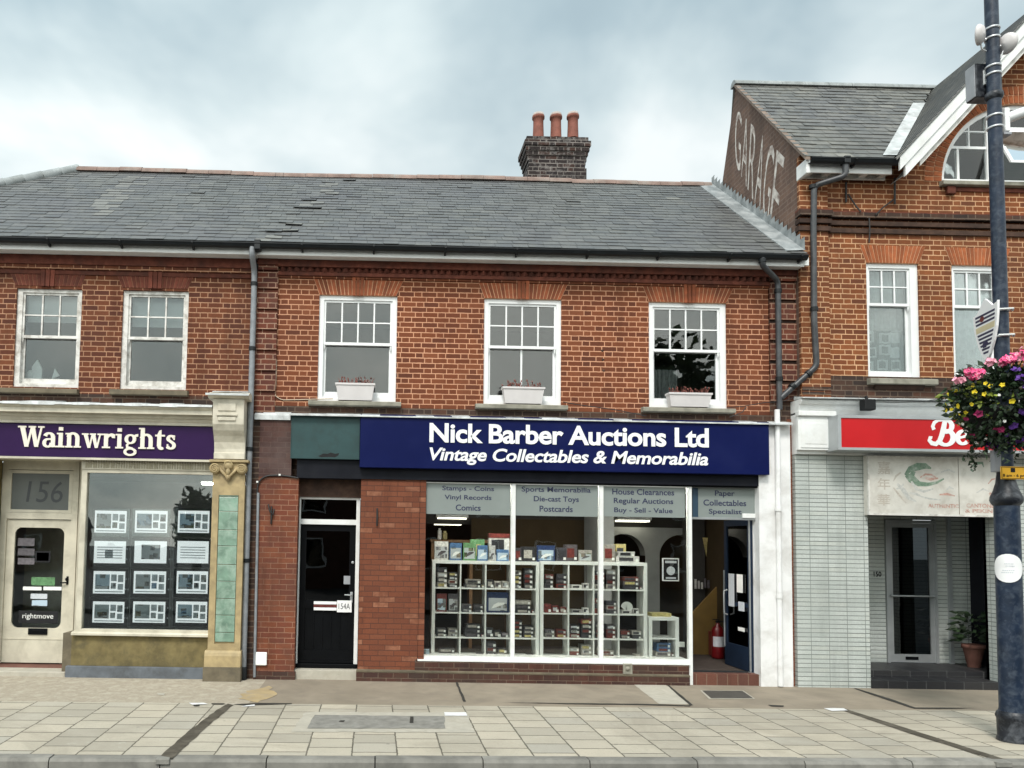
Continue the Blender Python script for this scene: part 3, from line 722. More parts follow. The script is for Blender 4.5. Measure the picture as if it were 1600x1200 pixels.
kc = MB(); a = P(1555, 1190, YK); kc.box(a.x, a.x+.16, YK-.025, YK+.10, zk(a.x)-.05, zk(a.x)+.008, bev=.008)
tag(kc.build('drain_outlet', MAT['cover_grey']), 'worn grey cap over the gully outlet at the kerb, by the lamp post', 'drain')
gb_.name = 'grate_frame'; gb_['kind'] = 'structure'

# ------------------------------------------------------------------ dimensions shared by the terrace
XL0 = -9.3
XLM = xpx(400, 520)                         # party line of the two low houses
XMR = xpx(1242, 520)                        # party line with the tall house
YE, YR_ = -.40, 3.0
ZF0 = zpx(800, 406.5, -.30); ZF1 = zpx(800, 395.5, -.30)
ZE = zpx(800, 386.5, YE)
ZRI = (zpx(121, 268, YR_)+zpx(640, 278, YR_)+zpx(1100, 289, YR_))/3
ROOFT = (ZRI-ZE)/(YR_-YE)

# ------------------------------------------------------------------ estate agent's house (left)
BL = thing('brick_house', (xpx(190, 1050), 0, zb(-4)), 'dark red brick two storey house with a cream and purple estate agent shopfront numbered 156', 'building')
ZSL = zpx(190, 634)
wl = [RC(23, 451, 125.5, 605), RC(189.5, 454, 292.8, 608.5)]
mb = MB(); rect_wall(mb, XL0, XLM, ZSL-.25, ZF0+.05, 0, wl, .07); mb.build('wall', MAT['brick_left'], BL)
ZB0 = zpx(190, 634); ZB1 = zpx(190, 616)
mb = MB(); mb.box(XL0, XLM-.01, -.006, .05, ZSL-.2, zpx(200, 617)); mb.build('sooty_band', MAT['brick_sooty'], BL)
for i, (r, s, bt, tp, kx, zz) in enumerate(((wl[0], (-6, 607.5, 124, 616), (24, 127), (14, 137), (64.5, 86.5), (447, 423, 413)), (wl[1], (174, 610, 295, 619), (191, 294), (182, 304), (232.5, 254), (450.5, 427, 416.5)))):
    z0, z1, zk_ = [zpx((bt[0]+bt[1])/2, q) for q in zz]
    arch(BL, [xpx(q, 448) for q in bt], [xpx(q, 425) for q in tp], z0, z1, 0, [xpx(q, 440) for q in kx], zk_-z1, 7, 'rubbed_brick_dark', 'mortar_dark')
    zs = zpx(bt[0]+50, 527 if i == 0 else 529.5)
    sash(BL, r, .035, 3, 2, zs, 1, .085, .06, .055, .06, 'old_white_paint', label='weathered sash window with flaking white paint and a half drawn white blind', blind=.30 if i == 0 else .33)
    sill(BL, RC(*s), 0, .11, 'stone_brown')
# eaves: corbel courses, fascia, gutter
def cornice(root, x0, x1, bands, teeth=None):
    for (za, zb_, pr, mat) in bands: MB().box(x0, x1, -pr, .03, za, zb_).build('corbel_course', MAT[mat], root)
    if teeth:
        za, zb_, pr, mat = teeth; mb = MB(); x = x0+.02
        while x < x1-.08:
            mb.prism([(x, -.02, za), (x+.055, -pr, za), (x+.11, -.02, za)], (0, 0, zb_-za)); x += .112
        mb.build('dogtooth_course', MAT[mat], root)
cornice(BL, XL0, XLM-.02, [(ZF0-.14, ZF0+.04, .075, 'corbel_brick'), (ZF0-.215, ZF0-.142, .05, 'brick_left'), (ZF0-.29, ZF0-.218, .022, 'corbel_brick')])
def eaves(root, x0, x1):
    MB().box(x0, x1, -.30, -.275, ZF0, ZF1+.03).build('fascia_board', MAT['white_paint'], root)
    MB().face([(x0, -.275, ZF0+.015), (x0, .02, ZF0+.015), (x1, .02, ZF0+.015), (x1, -.275, ZF0+.015)]).build('soffit', MAT['white_paint'], root)
    gutter(root, x0, x1, -.375, ZE-.03)
eaves(BL, XL0, XLM+.03)
XH = xpx(121, 268, YR_)                     # hip end of the ridge
sX0, sX1 = xpx(215, 285, 2.7), xpx(140, 345, .5)             # pale streak of scoured slates; a crooked seam between the two roofs
sB = lambda Y: xpx(520, 300, 2.4)+(xpx(430, 374, -.3)-xpx(520, 300, 2.4))*(2.4-Y)/2.7
hipx = lambda Y: XH-(YR_-Y)*1.02
mb = MB(); slates(mb, (YE, ZE), (YR_, ZRI), hipx, lambda Y: XLM, odd=lambda X, Y: ('pale' if abs(X-(sX0+(sX1-sX0)*(2.7-Y)/2.2)) < .22 and .5 < Y < 2.7 and random.random() < .6 else 'broken' if abs(X-sB(Y)) < .25 else None)); 
mb.face([(hipx(YE), YE, ZE-.03), (hipx(YE), YR_*2-YE, ZE-.03), (XH, YR_, ZRI-.03)], 0)
mb.face([(XLM, YR_*2-YE, ZE), (XLM, YR_, ZRI-.02), (XH, YR_, ZRI-.02), (hipx(YE), YR_*2-YE, ZE)], 0)
rl = mb.build('roof', MAT['slate'], BL)
def ridge(root, xa, xb, name='ridge_tile'):
    mb = MB(); x = xa; n = 7
    while x < xb-.02:
        x2 = min(x+.45, xb); dz = random.uniform(-.008, .008)+.02*math.sin(x*.9); r = .125
        prof = [(YR_+r*math.cos(math.pi*i/n), ZRI-.055+dz+r*math.sin(math.pi*i/n)) for i in range(n+1)]
        mb.profx(prof, x+.003, x2-.003); x = x2
    return mb.build(name, MAT['ridge_tile'], root)
ridge(rl, XH-.02, XLM)
mb = MB(); A = Vector((hipx(YE), YE, ZE)); B = Vector((XH, YR_, ZRI)); n = 14
for i in range(n):
    a = A.lerp(B, i/n); b = A.lerp(B, (i+1.06)/n); mb.tube([a+Vector((0, 0, .0)), b+Vector((0, 0, .025))], [.11, .10], 10)
mb.build('hip_tile', MAT['hip_lead'], rl)
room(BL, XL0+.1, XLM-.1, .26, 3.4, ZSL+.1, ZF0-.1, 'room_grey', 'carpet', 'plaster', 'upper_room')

# shopfront, left
YF = -.20
zt_, zc = zpx(170, 626, -.45), zpx(170, 662, -.2)
xr = xpx(334, 645, -.3); xl = XL0+.3
lev = lambda y, Y: zpx(170, y, Y)
def prof_cornice(root, x0, x1, L, mat, name):
    """L: list of (pixel y, depth) down the profile"""
    pr = [(Y, zz) for zz, Y in L]; mb = MB(); mb.profx([(.02, pr[0][1])]+pr+[(.02, pr[-1][1])], x0, x1); return mb.build(name, MAT[mat], root)
prof_cornice(BL, xl, xr, [(lev(632, -.44), -.44), (lev(634, -.44), -.44), (lev(637, -.42), -.42), (lev(639, -.40), -.40), (lev(640.5, -.40), -.40), (lev(645.5, -.40), -.40), (lev(646.5, -.32), -.32), (lev(652, -.30), -.30), (lev(653, -.27), -.27), (lev(657.5, -.25), -.25), (lev(658.5, -.235), -.235), (lev(663, -.235), -.235)], 'cream_paint', 'cornice')
mb = MB()
for i in range(24):                          # lead flashing on the cornice, dented
    x0 = xl+(xr-xl)*i/24; x1 = xl+(xr-xl)*(i+1)/24; dz = random.uniform(-.012, .02); z = lev(632, -.44)
    mb.profx([(-.003, z+.09+dz), (-.003, z+.02), (-.44, z+.004), (-.455, z-.016-dz*.6), (-.46, z-.014-dz*.6), (-.445, z+.022+dz*.4), (-.02, z+.10+dz)], x0, x1+.004)
mb.build('lead_flashing', MAT['lead_white'], BL)
# console bracket
xa, xb = xpx(335, 660, -.3), xpx(383, 660, -.3)
Z = lambda y: zpx(358, y, -.35)
cb = MB(); pr = [(.02, Z(622)), (-.44, Z(625)), (-.44, Z(655)), (-.43, Z(664)), (-.385, Z(673)), (-.32, Z(681)), (-.27, Z(690)), (-.25, Z(700)), (-.25, Z(706)), (-.27, Z(707)), (-.27, Z(716)), (.02, Z(716))]
cb.profx(pr, xa, xb); con = cb.build('console_bracket', MAT['cream_stone'], BL)
cb = MB(); cb.box(xa+.08, xb-.12, -.455, -.43, Z(644), Z(632), bev=.012); cb.box(xa+.06, xb-.10, -.468, -.43, Z(651.5), Z(648.5), bev=.008); cb.box(xa+.08, xb-.12, -.455, -.43, Z(659), Z(653), bev=.012)
cb.build('raised_panel', MAT['cream_stone'], con)
cb = MB(); z = Z(624)
cb.profx([(.02, z+.10), (-.38, z+.10), (-.46, z+.055), (-.53, z+.05), (-.53, z+.03), (-.47, z-.005), (.02, z-.005)], xa-.07, xb+.075); cb.build('cap', MAT['cream_stone'], con)
cb = MB(); cb.profx([(.01, z+.16), (-.36, z+.125), (-.40, z+.106), (.01, z+.106)], xa-.03, xb+.05); cb.box(xa-.10, xb+.085, -.545, -.53, z+.028, z+.06); cb.build('lead_cap', MAT['lead_white'], con)
# pilaster with green tiles
YP = -.22
px0, px1 = xpx(329, 880, YP), xpx(379.5, 880, YP)
zg0 = gz(px0, -.25)-.05; Zp = lambda y: zpx(352, y, YP)
mb = MB(); pil = MB(); pw = px1-px0
pil.box(px0, px1, YP, 0, Zp(1016), Zp(758)); pil_o = pil.build('pilaster', MAT['gold_stone'], BL)
pf = MB(); pf.ring(px0+.0, px1, YP-.03, YP+.01, Zp(1016), Zp(738), pw*.20, pw*.18, .10, .36); pf.build('pilaster_frame', MAT['gold_stone'], pil_o)
t = MB(); ys = [754, 776.5, 799, 828, 853, 882, 908, 935, 961, 988, 1003]
for a, b in zip(ys[:-1], ys[1:]): t.box(px0+pw*.215, px1-pw*.195, YP-.022, YP+.01, Zp(b)+.004, Zp(a)-.004, bev=.004)
t.build('green_tile', MAT['green_tile'], pil_o)
b_ = MB(); b_.profx([(0, Zp(1041)), (YP-.09, Zp(1041)), (YP-.09, Zp(1024)), (YP-.075, Zp(1019)), (YP-.05, Zp(1016)), (0, Zp(1016))], px0-.035, px1+.02); b_.build('pilaster_base', MAT['gold_stone'], pil_o)
b_ = MB().box(px0-.05, px1+.03, YP-.10, 0, zg0, Zp(1041)-.002, bev=.008); b_.build('pilaster_foot', MAT['stone_brown'], pil_o)
# ionic capital
cp = MB(); zc_ = Zp(733); cx = (px0+px1)/2-.005
cp.box(px0-.05, px1+.06, YP-.09, 0, Zp(723), Zp(719), bev=.006); cp.box(px0-.01, px1+.01, YP-.05, 0, Zp(738), Zp(723.5), bev=.01)
for s in (-1, 1):
    vx = cx+s*.21; r = .082; sp = []
    cp.lathe((vx, YP-.10, zc_), [(.0, .0), (r*.9, 0), (r, .012), (r, .09)], 20, 'Y')
    for i in range(34):
        a = i/33*4.6*math.pi; rr = r*.86*(1-i/36); sp.append((vx-s*math.cos(a+.6)*rr, YP-.103, zc_+math.sin(a+.6)*rr))
    cp.tube(sp, .009, 6)
cp.lathe((cx, YP-.09, Zp(727.5)), [(0, -.02), (.05, -.012), (.072, .0), (.078, .05)], 16, 'Y')
cp.tube([(cx-.06, YP-.085, Zp(727.5)), (cx-.04, YP-.10, Zp(722.5)), (cx, YP-.105, Zp(721.5)), (cx+.04, YP-.10, Zp(722.5)), (cx+.06, YP-.085, Zp(727.5))], .016, 8)
for s in (-1, 1): cp.tube([(cx+s*.15, YP-.05, Zp(731)), (cx+s*.09, YP-.07, Zp(738)), (cx+s*.03, YP-.08, Zp(744)), (cx+s*.01, YP-.07, Zp(751))], [.03, .026, .022, .012], 8)
cp.blob((cx, YP-.08, Zp(738)), .04, .04, .06); cp.blob((cx, YP-.075, Zp(746)), .03, .035, .05)
cp.build('ionic_capital', MAT['gold_stone'], pil_o)
# side of the shopfront next to the pipe
MB().box(px1+.002, XLM-.05, -.13, 0, gz(px1, 0)-.05, Zp(720)).build('side_wall', MAT['brick_sooty'], BL)

# shop window of the agent's
YW = -.06
wx0, wx1, wz0, wz1 = RC(125, 720, 333, 992, YW)
Zw = lambda y: zpx(230, y, YW)
fr = MB(); fr.ring(wx0, px0+.01, YW-.05, YW+.06, Zw(991), Zw(735), .085, .03, .075, .055); sw = fr.build('shop_window', MAT['cream_paint'], BL)
fr = MB(); fr.box(wx0, px0, YW-.07, YW+.05, Zw(735)+.001, Zw(716)); fr.build('head_panel', MAT['cream_paint'], sw)
fr = MB(); x = wx0+.06
while x < px0-.03:
    fr.box(x, x+.016, YW-.082, YW-.065, Zw(733), Zw(722)); 
    if random.random() < .6: fr.box(x+.016, x+.03, YW-.079, YW-.066, Zw(733 if random.random() < .5 else 727), Zw(725))
    x += .04
fr.build('fret_moulding', MAT['fret'], sw)
fr = MB().profx([(YW+.05, Zw(993)), (YW-.10, Zw(993)), (YW-.10, Zw(990)), (YW-.06, Zw(988)), (YW+.05, Zw(987))], wx0-.05, px0-.002); fr.build('window_sill', MAT['cream_paint'], sw)
MB().box(wx0+.08, px0-.02, YW, YW+.008, Zw(988), Zw(738)).build('pane', MAT['front_glass'], sw)
mb = MB(); zr0, zr1 = Zw(1041), Zw(993); mb.box(wx0-.06, px0-.02, YW-.03, 0, zr0, zr1-.002); n = 9
mb.build('stall_riser', MAT['mustard_stone'], BL)
mb = MB().box(wx0-.12, px0-.03, YW-.09, .02, gz(wx0, 0)-.06, zr0-.001, bev=.01); mb.build('plinth', MAT['plinth_grey'], BL)
mb = MB().box(wx0-.20, wx0-.055, YW-.02, .5, gz(wx0, 0)-.06, zr1+.02); mb.build('pier_foot', MAT['stone_brown'], BL)
# door lobby
YD = .42
dx0, dx1, dz0, dz1 = RC(3, 735, 112, 1037, YD)
Zd = lambda y: zpx(58, y, YD)
lob = MB(); lob.face([(wx0+.0, YW, Zd(1045)), (wx0, YW, lev(716, -.06)), (dx1+.05, YD+.05, lev(716, -.06)), (dx1+.05, YD+.05, Zd(1045))])
lob.face([(wx0-.06, YW+.01, Zd(1045)), (wx0-.06, YW+.01, Zd(985)), (dx1+.05, YD+.06, Zd(985)), (dx1+.05, YD+.06, Zd(1045))])
lob.face([(XL0, YF, lev(717, -.15)), (XL0, YD+.1, lev(717, -.15)), (wx0+.1, YD+.1, lev(717, -.15)), (wx0+.1, YF, lev(717, -.15))])
lob.build('lobby_panelling', MAT['cream_paint'], BL)
MB().box(XL0, dx0-.06, .1, .4, gz(-6, 0)-.05, lev(717, 0)).build('lobby_pier', MAT['mustard_stone'], BL)
dr = MB(); dr.ring(dx0-.06, dx1+.06, YD, YD+.10, Zd(1037), Zd(718), .10, .10, 0, .17); dr.box(dx0+.04, dx1-.04, YD+.0, YD+.09, Zd(811), Zd(801)); dfr = dr.build('door_frame', MAT['cream_paint'], BL)
dr = MB(); dr.ring(dx0+.04, dx1-.04, YD-.005, YD+.05, Zd(801)+.003, Zd(735), .055, .055, .045, .05); tr = dr.build('transom_light', MAT['cream_paint'], BL)
MB().box(dx0+.09, dx1-.09, YD+.02, YD+.028, Zd(799), Zd(737)).build('pane', MAT['frosted_grey'], tr)
tx = MB(); letter(tx, '156', RC(41, 752, 98, 785, YD+.012), YD+.016, shear=.12); tx.build('house_number', MAT['glass_grey_text'], tr)
dr = MB(); a, b = dx0+.043, dx1-.043; z0, z1 = Zd(1036), Zd(812)
dr.ring(a, b, YD+.03, YD+.08, z0, z1, .13, .11, .56, .13)
ch = .11; ga, gb2, gc, gd = a+.13, b-.11, z0+.56, z1-.13
for (cx_, cz_, q) in ((ga, gc, 0), (gb2, gc, 1), (gb2, gd, 2), (ga, gd, 3)):      # rounded corners of the glazing
    sx_, sz_ = (1, 1, -1, -1)[q], 0; sx_ = 1 if q in (0, 3) else -1; sz_ = 1 if q in (0, 1) else -1
    pts = [(cx_, YD+.033, cz_)]+[(cx_+sx_*ch*(1-math.sin(t*math.pi/12)), YD+.033, cz_+sz_*ch*(1-math.cos(t*math.pi/12))) for t in range(7)]
    dr.prism(pts, (0, .04, 0))
for zl in (z0+.10, z0+.30): pass
dr.box(a+.02, b-.02, YD+.022, YD+.03, z0+.375, z0+.39)
door = dr.build('door', MAT['cream_paint'], BL)
MB().box(ga-.01, gb2+.01, YD+.05, YD+.058, gc-.01, gd+.01).build('pane', MAT['glass'], door)
lb = MB().box(*[(RC(43, 982, 73, 992, YD))[i] for i in (0, 1)], YD+.008, YD+.03, *[(RC(43, 982, 73, 992, YD))[i] for i in (2, 3)], bev=.008); lb.box(*RC(49, 984.5, 68, 988, YD)[:2], YD+.0, YD+.012, *RC(49, 984.5, 68, 988, YD)[2:], bev=.004); lb.build('letter_plate', MAT['black_paint'], door)
hd = MB(); h = P(105, 905, YD); hd.blob((h.x, YD-.02, h.z), .026, .03, .03); hd.box(h.x-.02, h.x+.02, YD+.015, YD+.032, h.z-.09, h.z+.045); hd.tube([(h.x, YD, h.z-.055), (h.x-.10, YD-.02, h.z-.06)], .011); hd.build('handle', MAT['black_paint'], door)
st = MB()
def sticker(x0, y0, x1, y1, mat, nm='sticker', txt=None, tm='navy_letter'):
    r = RC(x0, y0, x1, y1, YD); o = MB().box(r[0], r[1], YD+.043, YD+.048, r[2], r[3]).build(nm, MAT[mat], door)
    if txt:
        t = MB(); letter(t, txt, (r[0]+(r[1]-r[0])*.1, r[1]-(r[1]-r[0])*.12, r[2]+(r[3]-r[2])*.25, r[3]-(r[3]-r[2])*.2), YD+.041); t.build('sticker_text', MAT[tm], door)
sticker(27, 955, 89, 974, 'acrylic_black', txt='rightmove', tm='paper'); sticker(34, 917, 63, 922.5, 'paper'); sticker(66, 917, 94.5, 922.5, 'paper')
sticker(46, 928, 72, 936, 'paper_shade'); sticker(48, 938, 72, 947, 'photo_blue'); sticker(47, 902, 84, 915, 'stock_5')
sticker(53, 861, 77, 879, 'acrylic_black'); sticker(55.5, 863.5, 74.5, 876.5, 'photo_grey')
for (yy0, yy1) in ((841, 853), (857, 868), (872, 882)): sticker(26, yy0, 52, yy1, 'stock_9')
# door step
mb = MB().profx([(YD+.4, Zd(1041)+.03), (.25, Zd(1041)+.03), (.22, Zd(1041)), (.22, Zd(1052)), (YD+.4, Zd(1052))], XL0, wx0-.2); mb.build('threshold', MAT['brown_step'], BL)
mb = MB().box(XL0, wx0-.13, -.12, YD+.4, gz(-5, 0)-.1, zpx(58, 1049, -.1), bev=.015); mb.build('door_step', MAT['concrete_pale'], BL)
MB().box(dx0-.3, dx0+.50, 1.9, 1.95, Zd(1036), Zd(812)).build('added_pale_panel', MAT['cream_paint'], BL)  # pale panel added to lighten the view through the agent's door glass
room(BL, XL0+.1, px0+.12, .52, 4.2, zpx(200, 1040, .3), lev(720, -.1), 'plaster', 'carpet', 'room_grey', 'shop_room')
MB().box(XL0, px0+.2, .05, .2, lev(716, -.1), ZSL-.22).build('bressummer', MAT['room_dark'], BL)
MB().box(XL0, px0+.25, .0, .06, lev(718, -.1)+.002, ZSL-.2).build('fascia_backing', MAT['cream_paint'], BL)

# sign: purple fascia
sg = thing('shop_sign', (xpx(170, 690, YF), YF, zpx(170, 713, YF)), 'long purple shop sign lettered Wainwrights in cream serif capitals and lowercase', 'sign')
x1s = xpx(337.5, 690, YF-.03)
za_, zb2 = zpx(170, 715.5, YF-.03), zpx(170, 664.5, YF-.03)
MB().box(XL0+.4, x1s, YF-.03, YF+.02, za_, zb2).build('board', MAT['purple_sign'], sg)
MB().box(XL0+.4, x1s, YF-.036, YF+.02, za_-.035, za_-.001).build('bottom_trim', MAT['cream_paint'], sg)
# serif letters drawn as outlines: thick stems, thin joins, slab serifs (em box: x-height 1)
def stroke(pts, ws):
    L = []; Rr = []
    n = len(pts)
    for i in range(n):
        a = pts[max(i-1, 0)]; b = pts[min(i+1, n-1)]; dx, dy = b[0]-a[0], b[1]-a[1]; l = math.hypot(dx, dy) or 1
        nx, ny = -dy/l*ws[i]/2, dx/l*ws[i]/2; L.append((pts[i][0]+nx, pts[i][1]+ny)); Rr.append((pts[i][0]-nx, pts[i][1]-ny))
    return [[L[i], L[i+1], Rr[i+1], Rr[i]] for i in range(n-1)]
def arc(cx, cy, rx, ry, a0, a1, n=14): return [(cx+rx*math.cos(R_(a0+(a1-a0)*i/n)), cy+ry*math.sin(R_(a0+(a1-a0)*i/n))) for i in range(n+1)]
def wv(pts, thin, thick):                    # pen that is thick on uprights
    o = []; n = len(pts)
    for i in range(n):
        a = pts[max(i-1, 0)]; b = pts[min(i+1, n-1)]; dx, dy = b[0]-a[0], b[1]-a[1]; l = math.hypot(dx, dy) or 1
        o.append(thin+(thick-thin)*abs(dy/l)**1.5)
    return o
def bx(a, b, c, d): return [[(a, c), (b, c), (b, d), (a, d)]]
SW = .27
def gl_W(): return [[(.12, 1.42), (.44, 1.42), (.75, 0), (.48, 0)], [(.85, 1.42), (.95, 1.2), (.72, 0), (.58, 0)], [(.80, 1.42), (1.10, 1.42), (1.38, 0), (1.12, 0)], [(1.50, 1.42), (1.62, 1.42), (1.36, 0), (1.22, 0)]]+bx(0, .55, 1.33, 1.44)+bx(.70, 1.18, 1.33, 1.44)+bx(1.32, 1.74, 1.33, 1.44), 1.66
def gl_a(): 
    p = arc(.40, .66, .27, .30, 160, 0); q = arc(.34, .29, .24, .26, 90, 360)
    return stroke(p, wv(p, .13, SW))+bx(.54, .54+SW, .0, .68)+stroke(q, wv(q, .12, .24))+bx(.30, .6, .50, .61)+bx(.6, .94, 0, .10), .92
def gl_i(): return bx(.12, .12+SW, 0, 1)+bx(0, .2, .9, 1)+bx(0, .52, 0, .11)+bx(.11, .40, 1.16, 1.40), .56
def arch_(x, w): 
    p = arc(x+w*.55, .62, w*.45, .36, 165, 0); return stroke(p, wv(p, .15, SW))
def gl_n(): return bx(.12, .12+SW, 0, 1)+bx(0, .2, .9, 1)+bx(0, .50, 0, .11)+arch_(.12, .68)+bx(.665, .665+SW, 0, .62)+bx(.56, 1.04, 0, .11), 1.08
def gl_w(): return [[(.08, 1), (.36, 1), (.58, 0), (.40, 0)], [(.64, 1), (.72, .86), (.57, 0), (.46, 0)], [(.60, 1), (.86, 1), (1.06, 0), (.88, 0)], [(1.16, 1), (1.26, 1), (1.06, 0), (.94, 0)]]+bx(0, .44, .9, 1.0)+bx(.52, .92, .9, 1.0)+bx(1.02, 1.36, .9, 1.0), 1.34
def gl_r(): return bx(.12, .12+SW, 0, 1)+bx(0, .2, .9, 1)+bx(0, .54, 0, .11)+stroke(arc(.58, .62, .24, .30, 165, 60), [.1, .12, .13, .14, .15, .16, .17, .18, .19, .2, .21, .22, .23, .24, .25])+[[(.56, .98), (.84, .98), (.84, .70), (.64, .72)]], .88
def gl_g():
    p = arc(.42, .66, .27, .28, 0, 360, 22); q = arc(.42, -.22, .34, .22, 0, 360, 22); r = [(.30, .36), (.20, .24), (.22, .10), (.40, .04), (.58, .0)]
    return stroke(p, wv(p, .11, .24))+stroke(q, wv(q, .13, .20))+stroke(r, [.12, .15, .17, .17, .15])+[[(.62, .86), (.72, .98), (.92, 1.02), (.92, .84), (.72, .82)]], .96
def gl_h(): return bx(.12, .12+SW, 0, 1.45)+bx(0, .2, 1.35, 1.45)+bx(0, .50, 0, .11)+arch_(.12, .68)+bx(.665, .665+SW, 0, .62)+bx(.56, 1.04, 0, .11), 1.08
def gl_t(): return [[(.14, .2), (.14+SW, .2), (.14+SW, 1.34), (.26, 1.28), (.14, 1.0)]]+bx(0, .64, .88, 1.0)+stroke(arc(.43, .22, .155, .16, 180, 320), [SW]+[.22]*12+[.14, .08]), .70
def gl_s():
    p = arc(.36, .73, .20, .20, 25, 200, 10)+[(.26, .60), (.40, .50), (.52, .40)]+arc(.34, .27, .22, .21, 35, -160, 12)[1:]
    return stroke(p, wv(p, .14, .25))+bx(.50, .60, .66, .98)+bx(.08, .18, .04, .36), .70
def word(mb, glyphs, rect, Y, asc, desc, depth=.03, shear=0):
    polys = []; x = 0
    for gf in glyphs:
        ps, adv = gf()
        polys += [[(px_+x, py_) for px_, py_ in p] for p in ps]; x += adv
    mx = max(p[0] for q in polys for p in q); x0, x1, z0, z1 = rect
    fz = lambda v: z0+(z1-z0)*(v+desc)/(asc+desc); fx = lambda u, v: x0+(x1-x0)*(u+shear*v)/(mx+shear*asc)
    for i, p in enumerate(polys):
        mb.prism([(fx(a, b), Y-depth-(i % 60)*.00008, fz(b)) for a, b in p], (0, depth, 0), .5)
W_ = MB(); r = RC(28, 667, 275.5, 711, YF-.03); word(W_, [gl_W, gl_a, gl_i, gl_n, gl_w, gl_r, gl_i, gl_g, gl_h, gl_t, gl_s], (r[0], r[1], zpx(150, 711.5, YF-.03), zpx(150, 667.5, YF-.03)), YF-.03, 1.45, .50, .02)
W_.build('lettering', MAT['cream_letter'], sg)
# dark strip under the pipe side, party line
pipe(BL, bend([(XLM-.035, -.375, ZE-.08), (XLM-.035, -.375, ZF0-.04), (XLM-.03, -.15, ZF0-.20), (XLM-.03, -.13, ZF0-.4), (XLM-.03, -.13, gz(XLM, 0)+.15)], .09), .046, 'pipe_grey',
     [((XLM-.03, -.13, zpx(398, y, -.13)), (0, 0, 1)) for y in (416, 545, 702, 876)]+[((XLM-.03, -.13, ZF0-.42), (0, 0, 1))])
MB().lathe((XLM-.03, -.13, gz(XLM, 0)-.02), [(.055, 0), (.058, .2), (.05, .22)], 14).build('pipe_foot', MAT['gutter_black'], BL)
MB().box(XLM-.0, XLM+.10, -.375-.06, -.3, ZE-.13, ZE+.03, bev=.01).build('gutter_joint', MAT['gutter_black'], BL)

# ------------------------------------------------------------------ auction shop house (middle)
BM = thing('brick_house', (xpx(820, 1060), 0, zb(2)), 'orange brick two storey house with three white sash windows over a navy auction shopfront', 'building')
ZSM = zpx(820, 652)
wm = [RC(497.5, 461, 619.5, 628), RC(756, 466.5, 877, 632.5), RC(1014, 473, 1135.5, 637.5)]
zt_avg = sum(r[3] for r in wm)/3; zb_avg = sum(r[2] for r in wm)/3
wm = [(r[0], r[1], zb_avg, zt_avg) for r in wm]
xq0, xq1 = xpx(403.5, 520), xpx(433, 520); xq2, xq3 = xpx(1201, 520), XMR
mb = MB(); rect_wall(mb, XLM, XMR, ZSM-.3, ZF0+.05, 0, wm, .06); mb.build('wall', MAT['brick_main'], BM)
MB().box(XLM+.01, XMR-.01, -.005, .04, ZSM-.28, zpx(820, 641.5)).build('sooty_band', MAT['brick_sooty'], BM)
for (a, b, nm) in ((XLM+.012, xq1, 0), (xq2, xq3-.004, 1)):
    q = MB(); z = zpx(410, 616) if nm == 0 else zpx(1220, 632); zt = ZF0-.02; k = 0
    while z < zt:
        h = .0835*4; q.box(a, b, -.055, .02, z+.045, min(z+h-.012, zt)); z += h
    q.build('brick_quoin', MAT['brick_quoin'], BM)
    q = MB(); q.box(a+.0, b-.004, -.022, .02, (zpx(410, 648) if nm == 0 else zpx(1220, 656))-.1, zt); q.build('brick_quoin', MAT['brick_sooty' if nm else 'brick_quoin'], BM)
zc0 = ZF0
cornice(BM, xq1+.0, xq2, [(zc0-.10, zc0+.04, .10, 'corbel_brick'), (zc0-.232, zc0-.175, .058, 'corbel_brick'), (zc0-.265, zc0-.234, .03, 'brick_main')], (zc0-.172, zc0-.103, .085, 'corbel_brick'))
cornice(BM, XLM+.012, xq1-.002, [(zc0-.08, zc0+.04, .11, 'corbel_brick'), (zc0-.16, zc0-.085, .085, 'brick_quoin')])
cornice(BM, xq2+.002, XMR-.004, [(zc0-.08, zc0+.04, .11, 'corbel_brick'), (zc0-.16, zc0-.085, .085, 'brick_quoin')])
eaves(BM, XLM+.035, XMR+.0)
MB().box(XMR-.0, XMR+.07, -.31, -.26, ZF0+.02, ZE-.02).build('fascia_end', MAT['white_paint'], BM)
for i, (bt, tp, kx, zz) in enumerate((((499, 619), (490.5, 630.5), (550.5, 568.5), (458.5, 434, 424.5)), ((757, 876), (748, 887), (807.5, 826.5), (463.5, 439.5, 429.5)), ((1014, 1134), (1004, 1146), (1067.5, 1085.5), (469, 445.5, 436)))):
    m_ = sum(bt)/2; z0, z1, zk_ = [zpx(m_, q) for q in zz]; z0 = zt_avg-.004
    arch(BM, [xpx(q, 462) for q in bt], [xpx(q, 438) for q in tp], z0, z0+.255, 0, [xpx(q, 450) for q in kx], .085, 9)
labs = ['white sash window with eight small panes over one large blank pane', 'white sash window with a middle bar in its lower half and dark reflection at the right', 'white sash window with a dim curtain behind its lower pane']
for i, r in enumerate(wm):
    zs = zpx((486, 0, 0)[0], 0, 0) if 0 else r[2]+(r[3]-r[2])*.535
    sash(BM, r, .03, 4, 2, zs, 2 if i == 1 else 1, .075, .075 if i < 2 else .095, .075, .075, label=labs[i], curtain=('curtain', 1.0) if i == 2 and False else None)
    sill(BM, (r[0]-.135, r[1]+.085, r[2]-.085, r[2]-.002), 0, .12)
k = MB(); r = wm[2]
for i in range(30):
    x0 = r[0]+.12+i*.017; x1 = x0+.017; y0 = .42+.02*math.sin(i*1.5); y1 = .42+.02*math.sin((i+1)*1.5)
    k.face([(x0, y0, r[2]+.05), (x1, y1, r[2]+.05), (x1, y1, r[2]+.72), (x0, y0, r[2]+.72)])
k.build('curtain', MAT['curtain'], BM)
